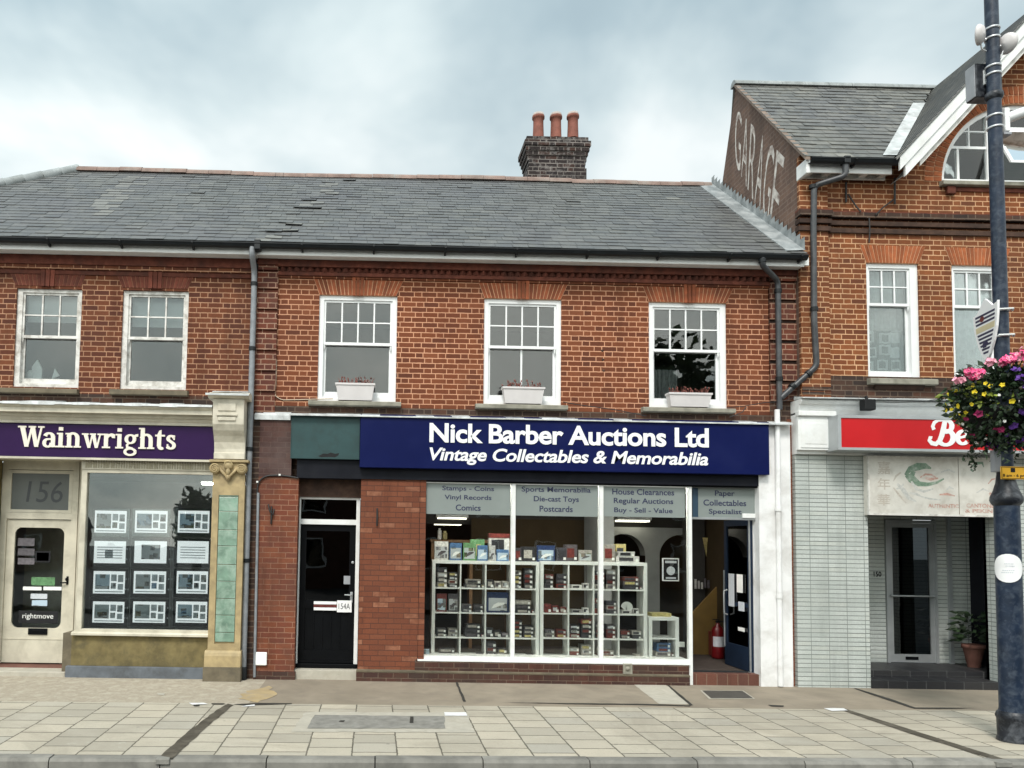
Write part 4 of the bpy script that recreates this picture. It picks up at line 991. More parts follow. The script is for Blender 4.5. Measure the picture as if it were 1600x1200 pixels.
slm = MB(); slates(slm, (YE, ZE), (YR_, ZRI), lambda Y: XLM, lambda Y: XMR-.0, odd=lambda X, Y: 'broken' if abs(X-sB(Y)) < .2 and random.random() < .75 else None)
slm.face([(XLM, YR_, ZRI-.02), (XLM, YR_*2-YE, ZE), (XMR, YR_*2-YE, ZE), (XMR, YR_, ZRI-.02)], 0)
rm = slm.build('roof', MAT['slate'], BM); ridge(rm, XLM, XMR-.05)
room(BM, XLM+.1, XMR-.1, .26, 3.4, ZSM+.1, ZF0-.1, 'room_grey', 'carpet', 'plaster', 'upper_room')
# chimney
YCH = 3.35
cx0, cx1 = xpx(823, 262, YCH), xpx(918, 262, YCH); ZC = lambda y: zpx(870, y, YCH)
ch = MB(); dp = .62
ch.box(cx0+.02, cx1-.02, YCH, YCH+dp, ZRI-.4, ZC(262))
for (ya, yb, o) in ((262, 257, .045), (257, 251, .02), (251, 243, .0), (243, 236.5, -.025), (236.5, 229.5, -.05), (229.5, 221.5, -.075), (221.5, 214.5, -.03)):
    ch.box(cx0+.02+min(o, .03)-.0, cx1-.02-min(o, .03), YCH+min(o, 0), YCH+dp-min(o, 0), ZC(ya)+.0, ZC(yb)-.0006)
chim = ch.build('chimney', MAT['brick_chimney'], rm)
for i, x in enumerate((841, 868.5, 895)):
    p = P(x, 215, YCH+.3); zt = zpx(x, 180-(1 if i == 2 else 0), YCH+.3); h = zt-p.z; r = .118
    MB().lathe((p.x, YCH+.3, p.z-.03), [(r*1.02, 0), (r*1.0, .05), (r*.93, h*.6), (r*.92, h-.07), (r*1.12, h-.055), (r*1.13, h-.01), (r*1.0, h+.012), (r*.8, h+.012), (r*.8, h-.1)], 18).build('chimney_pot', MAT['terracotta'], chim)
    MB().lathe((p.x, YCH+.3, zt-.035), [(r*1.05, 0), (r*1.08, .012), (r*.98, .055), (r*.82, .06)], 18).build('pot_rim', MAT['pot_rim'], chim)
# ground floor piers
zg = lambda x: gz(x, 0)-.1
yt = lev(650, -.1)
a, b = xpx(400, 900, -.08), xpx(463, 900, -.08)
zsp = zpx(430, 745, -.08)
pq = MB(); pq.box(a, b, -.08, .3, zg(a), zsp); pier = pq.build('brick_pier', MAT['brick_pier'], BM); pier['label'] = 'left brick pier, sooty brown above and orange below'
MB().box(a, xpx(456, 690, -.08), -.079, .3, zsp, zpx(430, 656, -.08)).build('painted_brickwork', MAT['brick_pier_dark'], BM)
MB().box(a-.0, b+.02, -.10, .3, zg(a), zpx(430, 1049.5, -.1)).build('plinth', MAT['brick_riser'], BM)
a2, b2 = xpx(561.5, 900, -.08), xpx(664, 900, -.08)
MB().box(a2, b2-.10, -.08, .3, zg(a2), zpx(610, 745, -.08)).build('brick_pier', MAT['brick_shop'], BM)
MB().box(b2-.094, b2, -.078, .3, zg(a2), zpx(610, 745, -.08)).build('brick_pier', MAT['brick_shop'], BM)
MB().box(b2-.10, b2-.093, -.060, .2, zg(a2), zpx(610, 745, -.08)).build('movement_joint', MAT['black_matt'], BM)
b3 = xpx(1076, 1050, -.08)
MB().box(a2-.02, b3, -.13, .2, zg(a2), zpx(820, 1052.5, -.13)).build('plinth', MAT['brick_riser'], BM)
MB().box(b2-.14, b3, -.095, .2, zpx(820, 1052, -.1), zpx(870, 1034, -.1)).build('stall_riser', MAT['brick_riser'], BM)
MB().profx([(-.08, zpx(820, 1052.5, -.13)), (-.138, zpx(820, 1052.5, -.13)-.012), (-.138, zpx(820, 1052.5, -.13)+.008), (-.08, zpx(820, 1052.5, -.13)+.022)], a2-.02, b3).build('plinth_cap', MAT['stone_brown'], BM)
MB().box(XLM-.06, XLM+.16, -.05, 3.0, zg(-2), ZSM).build('party_wall', MAT['brick_sooty'], BM)
MB().box(XLM, XMR, .26, .34, zpx(868, 748, .3), ZSM).build('bressummer', MAT['room_dark'], BM)
MB().box(b-.35, b+.0, .1, .32, zg(-2), zpx(430, 700, 0)).build('party_wall', MAT['brick_sooty'], BM)
# entrance door in its recess
YDm = .16
d0, d1, dz0, dz1 = RC(461.5, 776, 560.5, 1042, YDm)
Zm = lambda y: zpx(511, y, YDm)
MB().box(b-.02, a2+.02, .12, .3, Zm(777), lev(716, 0)).build('lintel_brickwork', MAT['corbel_dark'], BM)
f = MB(); f.ring(d0, d1, YDm-.0, YDm+.09, Zm(1043), Zm(775), .06, .06, 0, .055); f.box(d0+.06, d1-.06, YDm+.003, YDm+.085, Zm(819.5), Zm(811.5)); frm = f.build('door_frame', MAT['white_paint'], BM)
f = MB(); f.box(d0+.06, d1-.06, YDm+.055, YDm+.06, Zm(811), Zm(781)); f.build('pane', MAT['dark_glass'], frm)
f = MB(); a_, b_2 = d0+.064, d1-.064; z0, z1 = Zm(1036), Zm(820)
f.ring(a_, b_2, YDm+.04, YDm+.085, z0, z1, .095, .095, .20, .10)
f.box(a_+.095, b_2-.095, YDm+.042, YDm+.08, Zm(951), Zm(938)); 
f.box(a_+.095, b_2-.095, YDm+.062, YDm+.07, z0+.20, Zm(951)); 
for i in range(1, 5): xx = a_+.095+(b_2-a_-.19)*i/5; f.box(xx-.012, xx+.012, YDm+.05, YDm+.064, z0+.20, Zm(951))
f.box(a_, b_2, YDm+.02, YDm+.045, z0, z0+.035)
dm = f.build('door', MAT['black_paint'], BM)
MB().box(a_+.09, b_2-.09, YDm+.055, YDm+.062, Zm(940), z1-.09).build('pane', MAT['dark_glass'], dm)
def plate(x0, y0, x1, y1, mat, nm, d=.02): r = RC(x0, y0, x1, y1, YDm); return MB().box(r[0], r[1], YDm+d, YDm+.05, r[2], r[3], bev=.003).build(nm, MAT[mat], dm)
plate(490, 940, 526, 944.5, 'sign_white', 'letter_plate'); plate(490, 945, 526, 949, 'stock_2', 'letter_plate'); plate(490, 949.5, 526, 954, 'sign_white', 'letter_plate')
plate(526.5, 938.5, 549.5, 957, 'sign_white', 'number_plate')
t = MB(); letter(t, '154A', RC(529, 943, 547, 952, YDm), YDm+.018); t.build('number_text', MAT['glass_grey_text'], dm)
h = P(549, 930, YDm); t = MB(); t.box(h.x-.02, h.x+.02, YDm+.025, YDm+.045, h.z-.12, h.z+.05, bev=.004); t.tube(bend([(h.x, YDm+.03, h.z), (h.x, YDm-.02, h.z), (h.x-.11, YDm-.02, h.z+.005)], .02), .010, 8); t.build('handle', MAT['silver'], dm)
h = P(551, 879, YDm); MB().lathe((h.x, YDm+.02, h.z), [(0, 0), (.02, .0), (.024, .01), (.024, .03)], 14, 'Y').build('lock', MAT['silver'], dm)
r = RC(537, 900, 547, 913, YDm); MB().box(r[0], r[1], YDm+.03, YDm+.05, r[2], r[3]).build('bell_plate', MAT['grey_plastic'], dm)
MB().box(d0-.05, d1+.05, -.04, YDm+.1, zg(0), Zm(1043)-.01, bev=.008).build('door_step', MAT['concrete_pale'], BM)
MB().box(d0+.0, d1, YDm-.03, YDm+.1, Zm(1043)-.009, Zm(1037), bev=.006).build('threshold', MAT['black_paint'], BM)
MB().box(b-.05, a2+.05, .25, .3, zg(0), Zm(780)).build('hall_wall', MAT['room_tan'], BM)
# fascia: shutter box, boards, flashing
MB().box(b-.03, xpx(1188, 735, -.1), -.11, .12, zpx(820, 753, -.11), yt+.02).build('shutter_box', MAT['dark_fascia'], BM)
MB().box(b2-.02, xpx(1186, 752, -.1), -.075, .14, zpx(920, 757.5, -.07), zpx(920, 752, -.07)).build('shutter_guide', MAT['black_paint'], BM)
fl = MB(); n = 30; xa_, xb_ = XLM+.03, xpx(1236, 650, -.2)
pd = lambda x: .10 if x < xpx(455, 650, -.1) else .24
for i in range(n):
    x0 = xa_+(xb_-xa_)*i/n; x1 = xa_+(xb_-xa_)*(i+1)/n; pp = pd((x0+x1)/2); z = zpx(455, 648.5, -.2)-.006; dz = random.uniform(-.006, .012)
    lip = .06 if pp < .2 else .006
    fl.profx([(-.003, z+.075+dz), (-pp, z+.02+dz), (-pp-.012, z+.012), (-pp-.012, z-lip), (-pp-.004, z-lip), (-pp-.003, z+.006), (-.003, z+.05)], x0, x1+.002)
fl.build('lead_flashing', MAT['lead_white'], BM)
YSG = -.22
ns = thing('shop_sign', (xpx(880, 735, YSG), YSG, zpx(880, 738, YSG)), 'long navy sign reading Nick Barber Auctions Ltd in bold white above a slanted second line', 'sign')
r = RC(562.5, 653, 1202, 736, YSG); 
MB().box(r[0], r[1], YSG, -.115, r[2], r[3], bev=.006).build('board', MAT['navy_sign'], ns)
T = MB(); letter(T, 'Nick Barber Auctions Ltd', RC(671, 665, 1107, 695.5, YSG), YSG, .012, bold=.026, space=.97); T.build('lettering', MAT['sign_white'], ns)
T = MB(); letter(T, 'Vintage Collectables & Memorabilia', RC(671, 703, 1106.5, 729.5, YSG), YSG, .006, bold=.022, shear=.21, space=.97); T.build('lettering', MAT['sign_white'], ns)
r = RC(454.5, 649, 562, 717, -.17); tbs = thing('sign_board', (r[0]+.5, -.17, r[2]), 'blank dark teal fascia board with scuffed paint, left of the navy sign', 'sign')
MB().box(r[0], r[1]-.0, -.17, -.115, r[2], r[3], bev=.004).build('board', MAT['teal_board'], tbs)
t = MB(); s = RC(497, 707, 530, 714.5, -.17); t.prism([(s[0]+(s[1]-s[0])*u, -.1712, s[2]+(s[3]-s[2])*v) for u, v in ((0, .2), (.15, .0), (.5, .1), (.8, .0), (.95, .4), (1, .9), (.8, .75), (.6, 1), (.45, .7), (.25, .75))], (0, .002, 0)); t.build('scuff', MAT['black_matt'], tbs)
MB().ring(r[0], r[1]-.0, -.176, -.165, r[2], r[3], .012, .012, .012, .012).build('edge_trim', MAT['teal_board'], tbs)
# shop window
YSW = -.02
Zs = lambda y: zpx(868, y, YSW)
sw0, sw1 = xpx(656, 890, YSW), xpx(1080, 890, YSW)
f = MB(); ztop, zbot = Zs(755), Zs(1033)
mul = [xpx(q, 890, YSW) for q in (801, 938.5)]
f.ring(sw0, sw1-.0, YSW-.04, YSW+.05, zbot, ztop, .07, .055, .06, .035)
for x in mul: f.box(x-.032, x+.032, YSW-.042, YSW+.05, zbot+.06, ztop-.035)
f.box(sw1-.055, sw1+.0, YSW-.041, YSW+.05, gz(3, 0)-.02, zbot)
shopw = f.build('shop_window', MAT['white_paint'], BM)
f = MB().profx([(YSW+.04, zbot-.02), (YSW-.08, zbot-.02), (YSW-.08, zbot), (YSW-.04, zbot+.012), (YSW+.04, zbot+.012)], sw0-.02, sw1-.055); f.build('window_sill', MAT['white_paint'], shopw)
edges = [sw0+.07]+[q for x in mul for q in (x-.032, x+.032)]+[sw1-.055]
for i in range(0, 6, 2): MB().box(edges[i]-.01, edges[i+1]+.01, YSW, YSW+.008, zbot+.05, ztop-.03).build('pane', MAT['shop_glass'], shopw)
films = [((666, 756, 797.5, 804), [('Stamps - Coins', 691, 759.5, 772, 769), ('Vinyl Records', 694.5, 773.5, 768, 783), ('Comics', 712, 788.5, 751, 798)]),
         ((804.5, 757, 934.5, 806.5), [('Sports Memorabilia', 815, 761, 923, 771.5), ('Die-cast Toys', 834, 775.5, 904.5, 786.5), ('Postcards', 843, 790.5, 895, 800)]),
         ((942.5, 758.5, 1070, 808), [('House Clearances', 956.6, 764, 1053.5, 773.5), ('Regular Auctions', 959, 778.5, 1052, 789.5), ('Buy - Sell - Value', 959.6, 793.5, 1051, 803.5)])]
for (q, ls) in films:
    r = RC(*q, YSW-.004); fo = MB().box(r[0], r[1], YSW-.006, YSW-.001, r[2], ztop-.033).build('window_film', MAT['grey_film'], shopw)
    for (s, x0, y0, x1, y1) in ls: letter(MB(), s, RC(x0, y0, x1, y1, YSW-.008), YSW-.008, bold=.018).build('window_lettering', MAT['navy_letter'], shopw)
# open doorway
dw0, dw1 = sw1, xpx(1186, 890, 0)
f = MB(); zst = zpx(1130, 1052, -.02); f.ring(dw0, dw1, .0, .08, zst, ztop, .0+.02, .045, 0, .03); f.box(dw0+.02, dw1-.045, .003, .077, zpx(1130, 812, 0), zpx(1130, 808.5, 0)); dfr = f.build('door_frame', MAT['aluminium'], BM)
r = RC(1081, 762, 1180, 809, .03); MB().box(r[0]+.02, r[1], .03, .036, r[2], ztop-.03).build('pane', MAT['dark_glass'], dfr)
r = RC(1091, 760, 1180, 809, .02); MB().box(r[0], r[1], .020, .026, r[2], ztop-.031).build('window_film', MAT['grey_film'], dfr)
r = RC(1082, 760, 1091, 809, .02); MB().box(r[0], r[1]-.003, .021, .026, r[2], ztop-.031).build('window_film', MAT['navy_film'], dfr)
for (s, x0, y0, x1, y1) in (('Paper', 1117, 766.5, 1148, 777.5), ('Collectables', 1099, 781, 1166, 790.5), ('Specialist', 1107.5, 795.5, 1159, 805.5)): letter(MB(), s, RC(x0, y0, x1, y1, .018), .018, bold=.018).build('window_lettering', MAT['navy_letter'], dfr)
r = RC(1160, 802.5, 1180, 809.5, 0); MB().box(r[0], r[1], -.012, .02, r[2], r[3], bev=.004).build('door_closer', MAT['white_paint'], dfr)
MB().box(dw0, dw1+.02, -.06, .10, zg(4), zst-.006, bev=.006).build('entrance_step', MAT['step_quarry'], BM)
lf = MB(); xh = dw1-.05; zt2 = zpx(1150, 812, .5); l0, l1 = .10, 1.02
lf.box(xh-.045, xh, l0, l0+.09, zst, zt2); lf.box(xh-.045, xh, l1-.09, l1, zst, zt2); lf.box(xh-.045, xh, l0+.09, l1-.09, zst, zst+.38); lf.box(xh-.045, xh, l0+.09, l1-.09, zt2-.10, zt2)
lf.box(xh-.045, xh, l0+.09, l1-.09, zst+1.02, zst+1.08)
dl = lf.build('door', MAT['navy_door'], BM); dl['label'] = 'navy glazed door standing open into the shop'
MB().box(xh-.026, xh-.020, l0+.08, l1-.08, zst+.37, zt2-.09).build('pane', MAT['dark_glass'], dl)
lf = MB(); lf.box(xh-.06, xh-.046, l0-.012, l0+.022, zst, zt2); lf.box(xh-.06, xh-.046, l1-.02, l1+.004, zst+.3, zst+1.6); lf.build('edge_strip', MAT['aluminium'], dl)
for (y0, y1, z0, z1, m_) in ((.35, .55, 1.25, 1.55, 'paper'), (.3, .5, .95, 1.1, 'paper_shade'), (.65, .85, 1.0, 1.55, 'paper_shade'), (.30, .52, .62, .68, 'paper')):
    MB().box(xh-.052, xh-.046, y0, y1, zst+z0, zst+z1).build('notice', MAT[m_], dl)
hh = MB(); hh.tube([(xh-.05, l1-.12, zst+.85), (xh-.11, l1-.12, zst+.87), (xh-.11, l1-.12, zst+1.25), (xh-.05, l1-.12, zst+1.27)], .013); hh.build('handle', MAT['silver'], dl)
# white pilaster and strip beside it
wp0, wp1 = xpx(1187, 870, -.12), xpx(1237, 870, -.12)
MB().box(wp0, wp1, -.12, .3, zg(5), zpx(1212, 660, -.12)).build('pilaster', MAT['white_wall_paint'], BM)
MB().box(wp1-.002, XMR, -.04, .3, zg(5), zpx(1240, 655, -.04)).build('party_strip', MAT['brick_pier'], BM)
xpw = xpx(1215, 870, -.12)
pipe(BM, [(xpw, -.165, zpx(1213, 640, -.17)), (xpw, -.165, gz(5, 0)+.02)], .04, 'white_wall_paint', [((xpw, -.165, zpx(1215, y, -.17)), (0, 0, 1)) for y in (796, 932)])
# right-hand downpipe from the gutter
xg = xpx(1191, 404, -.375); xd = xpx(1216, 520, -.12)
pipe(BM, bend([(xg, -.375, ZE-.07), (xg, -.375, ZF0-.02), (xd, -.13, ZF0-.18), (xd, -.13, zpx(1215, 640, -.13))], .09), .044, 'pipe_dark', [((xd, -.13, zpx(1216, y, -.13)), (0, 0, 1)) for y in (455, 592)]+[((xg, -.375, ZF0+.05), (0, 0, 1))])
# shop interior
ZFL = zst-.01
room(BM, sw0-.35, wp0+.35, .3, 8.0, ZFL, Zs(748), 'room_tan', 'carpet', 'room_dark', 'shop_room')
MB().box(sw0-.35, sw1+.02, .06, .6, ZFL, zbot+.03).build('display_base', MAT['shelf_white'], BM)
fw = MB()                                    # white partition with arched openings behind the right of the window
YPA = 3.2
Za = lambda y: zpx(1000, y, YPA)
ax0, ax1 = xpx(928, 900, YPA), xpx(1082, 900, YPA); ac = [(xpx(955, 900, YPA), xpx(1009, 900, YPA)-xpx(955, 900, YPA)), (xpx(1056, 900, YPA), xpx(1056, 900, YPA)-xpx(1029, 900, YPA))]
arches = [(xpx(975, 900, YPA), .43, Za(868)), (xpx(1064, 900, YPA), .43, Za(868))]
xs = sorted({ax0, ax1, *[c+r_*math.cos(math.pi*i/16) for c, r_, z in arches for i in range(17)]}); xs = [x for x in xs if ax0 <= x <= ax1]
def ah(x, side, other):
    m_ = (x+other)/2
    return [(ZFL, z+math.sqrt(max(0, r_*r_-(x-c)**2))) for c, r_, z in arches if abs(m_-c) < r_]
wall_strips(fw, xs, lambda x: ZFL, lambda x: Za(824), ah, YPA)
for x0, x1 in zip(xs[:-1], xs[1:]):
    h0 = ah(x0, 1, x1); h1 = ah(x1, -1, x0)
    if h0 and h1: fw.face([(x0, YPA, h0[0][1]), (x1, YPA, h1[0][1]), (x1, YPA+.3, h1[0][1]), (x0, YPA+.3, h0[0][1])])
fw.build('arched_partition', MAT['plaster'], BM)
MB().box(ax0-2.5, ax0, 3.0, 3.1, ZFL, Za(815)).build('back_wall', MAT['room_tan'], BM)
MB().box(sw0-.3, ax1, 3.3, 3.4, Za(824), Zs(748)).build('ceiling_beam', MAT['room_dark'], BM)
MB().box(ax0-.28, ax0-.0, 1.9, 2.9, ZFL, Zs(750)).build('column', MAT['plaster'], BM)
sp = MB(); Y = 2.2
sp.prism([(xpx(1078, 1030, Y), Y, ZFL), (xpx(1136, 1030, Y), Y, ZFL), (xpx(1136, 905, Y), Y, zpx(1136, 900, Y)), (xpx(1078, 960, Y), Y, zpx(1078, 962, Y))], (0, .05, 0)); sp.build('stair_panel', MAT['mustard_panel'], BM)
MB().box(xpx(1070, 900, 2.6), wp0+.3, 2.6, 2.7, ZFL, Zs(750)).build('stair_wall', MAT['room_dark'], BM)
# iron hooks, cables, socket cover
for (x, y, m_) in ((424, 805, 0), (589, 808, 1)):
    p = P(x, y, -.08); hk = MB(); hk.tube([(p.x, -.09, p.z+.14), (p.x+.005, -.11, p.z), (p.x, -.10, p.z-.14)], [.012, .016, .012], 8)
    if not m_: hk.tube([(p.x-.05, -.09, p.z+.17), (p.x-.02, -.14, p.z+.06), (p.x+.03, -.12, p.z+.0), (p.x+.04, -.09, p.z+.10)], .011, 8)
    hk.build('iron_hook', MAT['wrought_iron'], BM)
cb = MB(); pts = [P(q[0], q[1], -.10) for q in ((466, 747), (450, 744), (437, 742.5), (418, 743), (408, 748), (402.5, 757), (402, 772))]
cb.tube(bend(pts, .05), .013, 8); cb.build('cable', MAT['cable'], BM)
pipe(BM, [P(403.5, 770, -.10), P(397.5, 1058, -.10)], .022, 'pipe_grey', name='conduit')
for (x, y) in ((437, 742), (402, 753)): p = P(x, y, -.11); BX('cable_clip', MAT['paper'], BM, p.x-.015, p.x+.015, -.12, -.08, p.z-.012, p.z+.015)
p = RC(399.5, 1019, 417, 1039.5, -.1); MB().box(p[0], p[1], -.12, -.08, p[2], p[3], bev=.012).build('meter_cover', MAT['shelf_white'], BM)
cb = MB(); cb.tube(bend([P(x, y, -.012) for x, y in ((432, 562), (431, 600), (429, 618), (440, 625), (470, 624.5), (520, 623))], .05), .008, 6); cb.build('cable', MAT['cable_cream'], BM)
cb = MB(); cb.tube(bend([P(x, y, -.13) for x, y in ((1136, 637), (1160, 635), (1195, 629), (1226, 627), (1244, 619))], .05), .006, 6); cb.build('cable', MAT['cable'], BM); cb = MB(); cb.tube(bend([P(x, y, -.13) for x, y in ((880, 628), (900, 632), (960, 640), (1010, 650))], .05), .007, 6); cb.build('cable', MAT['cable'], BM); cb = MB(); cb.tube([P(1166, 636, -.13), P(1160, 644, -.13), P(1140, 652, -.13)], .007, 6); cb.build('cable', MAT['cable'], BM)
p = RC(974, 1037, 988, 1053, -.12); v = MB(); v.ring(p[0], p[1], -.125, -.09, p[2], p[3], .022, .022, .022, .022); v.box(p[0]+.02, p[1]-.02, -.11, -.09, p[2]+.02, p[3]-.02); v.lathe(((p[0]+p[1])/2, -.13, (p[2]+p[3])/2), [(0, 0), (.03, .005), (.035, .03)], 12, 'Y'); v.build('vent', MAT['sill_stone'], BM)
for (x, y) in ((941, 548), (942, 562), (943, 579)): p = P(x, y); v = MB(); v.blob((p.x, -.003, p.z), .022, .006, .018, 8, 5, .2); v.build('rust_spot', MAT['corbel_dark'], BM)
# lead flashing where the slates meet the tall gable
fl = MB(); n = 26
for i in range(n):
    y0 = YE+.05+(YR_-YE-.05)*i/n; y1 = YE+.05+(YR_-YE-.05)*(i+1)/n; z0 = ZE+(y0-YE)*ROOFT; z1 = ZE+(y1-YE)*ROOFT; w_ = .30
    fl.face([(XMR-w_, y0, z0+.028), (XMR, y0, z0+.045), (XMR, y1, z1+.045), (XMR-w_, y1, z1+.028)])
    fl.face([(XMR-w_, y0, z0), (XMR-w_, y0, z0+.028), (XMR-w_, y1, z1+.028), (XMR-w_, y1, z1)])
    zz = z1+.16; fl.face([(XMR-.012, y0, z0+.04), (XMR-.012, y0+.005, zz), (XMR-.012, y1, zz), (XMR-.012, y1, z1+.04)]); fl.face([(XMR-.012, y0+.005, zz), (XMR, y0+.005, zz), (XMR, y1, zz), (XMR-.012, y1, zz)])
fl.build('stepped_flashing', MAT['lead'], rm)

# ------------------------------------------------------------------ restaurant house (right)
YR0 = -.12
BR = thing('brick_house', (xpx(1500, 1070), -.1, zb(8)), 'tall gabled brick house with an arched window over a grey tiled restaurant entrance', 'building')
XG = XMR+.002
def PXp(x, y, X):                            # pixel -> point of the side wall plane
    d = F_*FPX + RT*(x-PX) - UP*(y-PY); k = (X-CAM.x)/d.x; return CAM+d*k
XRR = xpx(1900, 300, YR0)                    # right end, outside the frame
zf0 = zpx(1245, 253, YR0)
pk = PXp(1150, 131, XG); bk = PXp(1128, 290, XG)
YE2 = -.46; ze2 = zpx(1325, 246, YE2); YRG = pk.y; zrg = pk.z
TA = (zrg-ze2)/(YRG-YE2)
# front gable: verge line
v0 = P(1403, 244, -.52); v1 = P(1597, 34, -.52)
TB = (v1.z-v0.z)/(v1.x-v0.x)
XC = xpx(1608, 300, YR0)                     # gable centre line
verge = lambda X: v0.z+TB*(min(X, 2*XC-X)-v0.x)
zwall_top = lambda X: max(zf0+.12, verge(X)-.42) if X > xpx(1396, 280, YR0) else zf0+.12
ZSR = zpx(1450, 628, YR0)
wr = [RC(1355, 411, 1437, 592, YR0), RC(1489, 414.5, 1571, 595, YR0)]
ARC = P(1599, 287, YR0); RA = ARC.x-xpx(1471, 287, YR0)
xs = sorted({XG, XRR, xpx(1396, 280, YR0), XC, *[r[i] for r in wr for i in (0, 1)], *[ARC.x+RA*math.cos(math.pi*i/24) for i in range(25)]}); xs = [x for x in xs if XG <= x <= XRR]
def hr(x, side, other):
    m_ = (x+other)/2; L = [(r[2], r[3]) for r in wr if r[0] < m_ < r[1]]
    if abs(m_-ARC.x) < RA: L.append((ARC.z, ARC.z+math.sqrt(max(0, RA*RA-(x-ARC.x)**2))))
    return sorted(L)
mb = MB(); wall_strips(mb, xs, lambda x: ZSR-.2, zwall_top, hr, YR0)
for a, b, c, d in wr:
    rv = .13
    mb.face([(a, YR0, c), (a, YR0, d), (a, YR0+rv, d), (a, YR0+rv, c)]); mb.face([(b, YR0, c), (b, YR0+rv, c), (b, YR0+rv, d), (b, YR0, d)]); mb.face([(a, YR0, d), (b, YR0, d), (b, YR0+rv, d), (a, YR0+rv, d)])
    mb.face([(a, YR0, c), (a, YR0+rv, c), (b, YR0+rv, c), (b, YR0, c)])
for i in range(24):
    t0, t1 = math.pi*i/24, math.pi*(i+1)/24
    A = (ARC.x+RA*math.cos(t0), ARC.z+RA*math.sin(t0)); B = (ARC.x+RA*math.cos(t1), ARC.z+RA*math.sin(t1))
    mb.face([(A[0], YR0, A[1]), (B[0], YR0, B[1]), (B[0], YR0+.13, B[1]), (A[0], YR0+.13, A[1])])
mb.build('wall', MAT['brick_right'], BR)
# painted gable wall at the side
mb = MB(); zlow = 0
pts = [(YR0-.0, ZSR-.3), (YR0-.0, zf0+.05), (YE2+.15, zf0+.08), (YE2+.02, ze2-.02), (YRG, zrg-.02), (bk.y, bk.z), (bk.y+.02, 0), (.3, 0)]
mb.prism([(XG, y, z) for y, z in pts], (.22, 0, 0)); gw = mb.build('gable_wall', MAT['brick_gable'], BR)
q = [PXp(1149, 168, XG), PXp(1148, 254, XG), PXp(1212, 384, XG), PXp(1228, 248, XG)]    # TL, BL, BR, TR of the faded painted word
gm = MB()
for i, chx in enumerate('GARAGE'):
    vs, fs = text_tris(chx, bold=-.004); u0_, u1_ = (i+.05)/6, (i+.90)/6
    pts = []
    for (u, v) in vs:
        uu = u0_+(u1_-u0_)*u; B = q[1].lerp(q[2], uu); T_ = q[0].lerp(q[3], uu); p = B.lerp(T_, v); pts.append(Vector((XG-.004, p.y, p.z)))
    ff = []
    for f in fs:
        a, b, c = (pts[f[k]] for k in range(3)); ff.append(f if (b-a).cross(c-a).x < 0 else tuple(reversed(f)))
    gm.raw(pts, ff)
gm.build('painted_lettering', MAT['faded_white'], gw)
# pier at the left corner, bands
xp1 = xpx(1293, 500, YR0)
MB().box(XG+.002, xp1, YR0-.06, YR0+.02, ZSR-.2, zf0+.06).build('brick_quoin', MAT['brick_right'], BR)
zA = lambda y: zpx(1290, y, YR0)
for (ya, yb, pr, mt) in ((342, 334, .085, 'brick_sooty'), (334, 331.5, .06, 'corbel_brick'), (353, 346.5, .06, 'corbel_dark'), (364, 357, .035, 'corbel_dark')):
    off = .0225*0
    MB().box(XG-.03, xp1+.03, YR0-.06-pr, YR0+.02, zA(ya), zA(yb)).build('string_course', MAT[mt], BR)
    MB().box(xp1+.032, XRR, YR0-pr, YR0+.02, zA(ya), zA(yb)).build('string_course', MAT[mt], BR)
MB().box(XG+.004, XRR, YR0-.007, YR0+.02, ZSR-.18, zpx(1450, 590, YR0)).build('sooty_band', MAT['brick_sooty'], BR)
for (ya, yb) in ((612, 606), (618, 614)): MB().box(XG+.003, xp1+.0, YR0-.068, YR0, zA(ya), zA(yb)).build('sooty_band', MAT['brick_sooty'], BR)
# first floor windows
for i, r in enumerate(wr):
    m_ = (r[0]+r[1])/2
    arch(BR, (r[0]-.0, r[1]+.0), (r[0]-.10, r[1]+.12), r[3]-.004, r[3]+.285, YR0, None, 0, 8, 'rubbed_brick_bright')
    zs = r[2]+(r[3]-r[2])*.635
    wo = sash(BR, r, YR0+.03, 3, 2, zs, 1, .05, .125, .075, .05, label=['white sash window with a patterned lace curtain', 'white sash window with a plain net curtain, half behind the lamp post'][i])
    k = MB(); a_, b_ = r[0]+.03, r[1]-.05
    for (mt, z0, z1, yy) in ((('lace_patterned', r[2]+.04, r[2]+(r[3]-r[2])*.44, .20), ('lace_plain', r[2]+.3, r[3]-.05, .24)) if i == 0 else (('lace_plain', r[2]+.04, r[3]-.05, .24),)):
        k = MB(); n = 36
        for j in range(n):
            x0 = a_+(b_-a_)*j/n; x1 = a_+(b_-a_)*(j+1)/n; k.face([(x0, YR0+yy+.018*math.sin(j*1.1), z0), (x1, YR0+yy+.018*math.sin((j+1)*1.1), z0), (x1, YR0+yy+.018*math.sin((j+1)*1.1), z1), (x0, YR0+yy+.018*math.sin(j*1.1), z1)])
        k.build('lace_curtain', MAT[mt], wo)
    sill(BR, (r[0]-.03, r[1]+.2, r[2]-.105, r[2]-.004), YR0, .11)
    MB().profx([(YR0, r[2]-.19), (YR0-.03, r[2]-.17), (YR0-.06, r[2]-.108), (YR0, r[2]-.108)], r[0]+.08, r[1]+.02).build('corbel_course', MAT['corbel_dark'], BR)
room(BR, XG+.3, XRR-.1, YR0+.3, 3.0, ZSR+.1, zA(330), 'room_grey', 'carpet', 'plaster', 'upper_room')
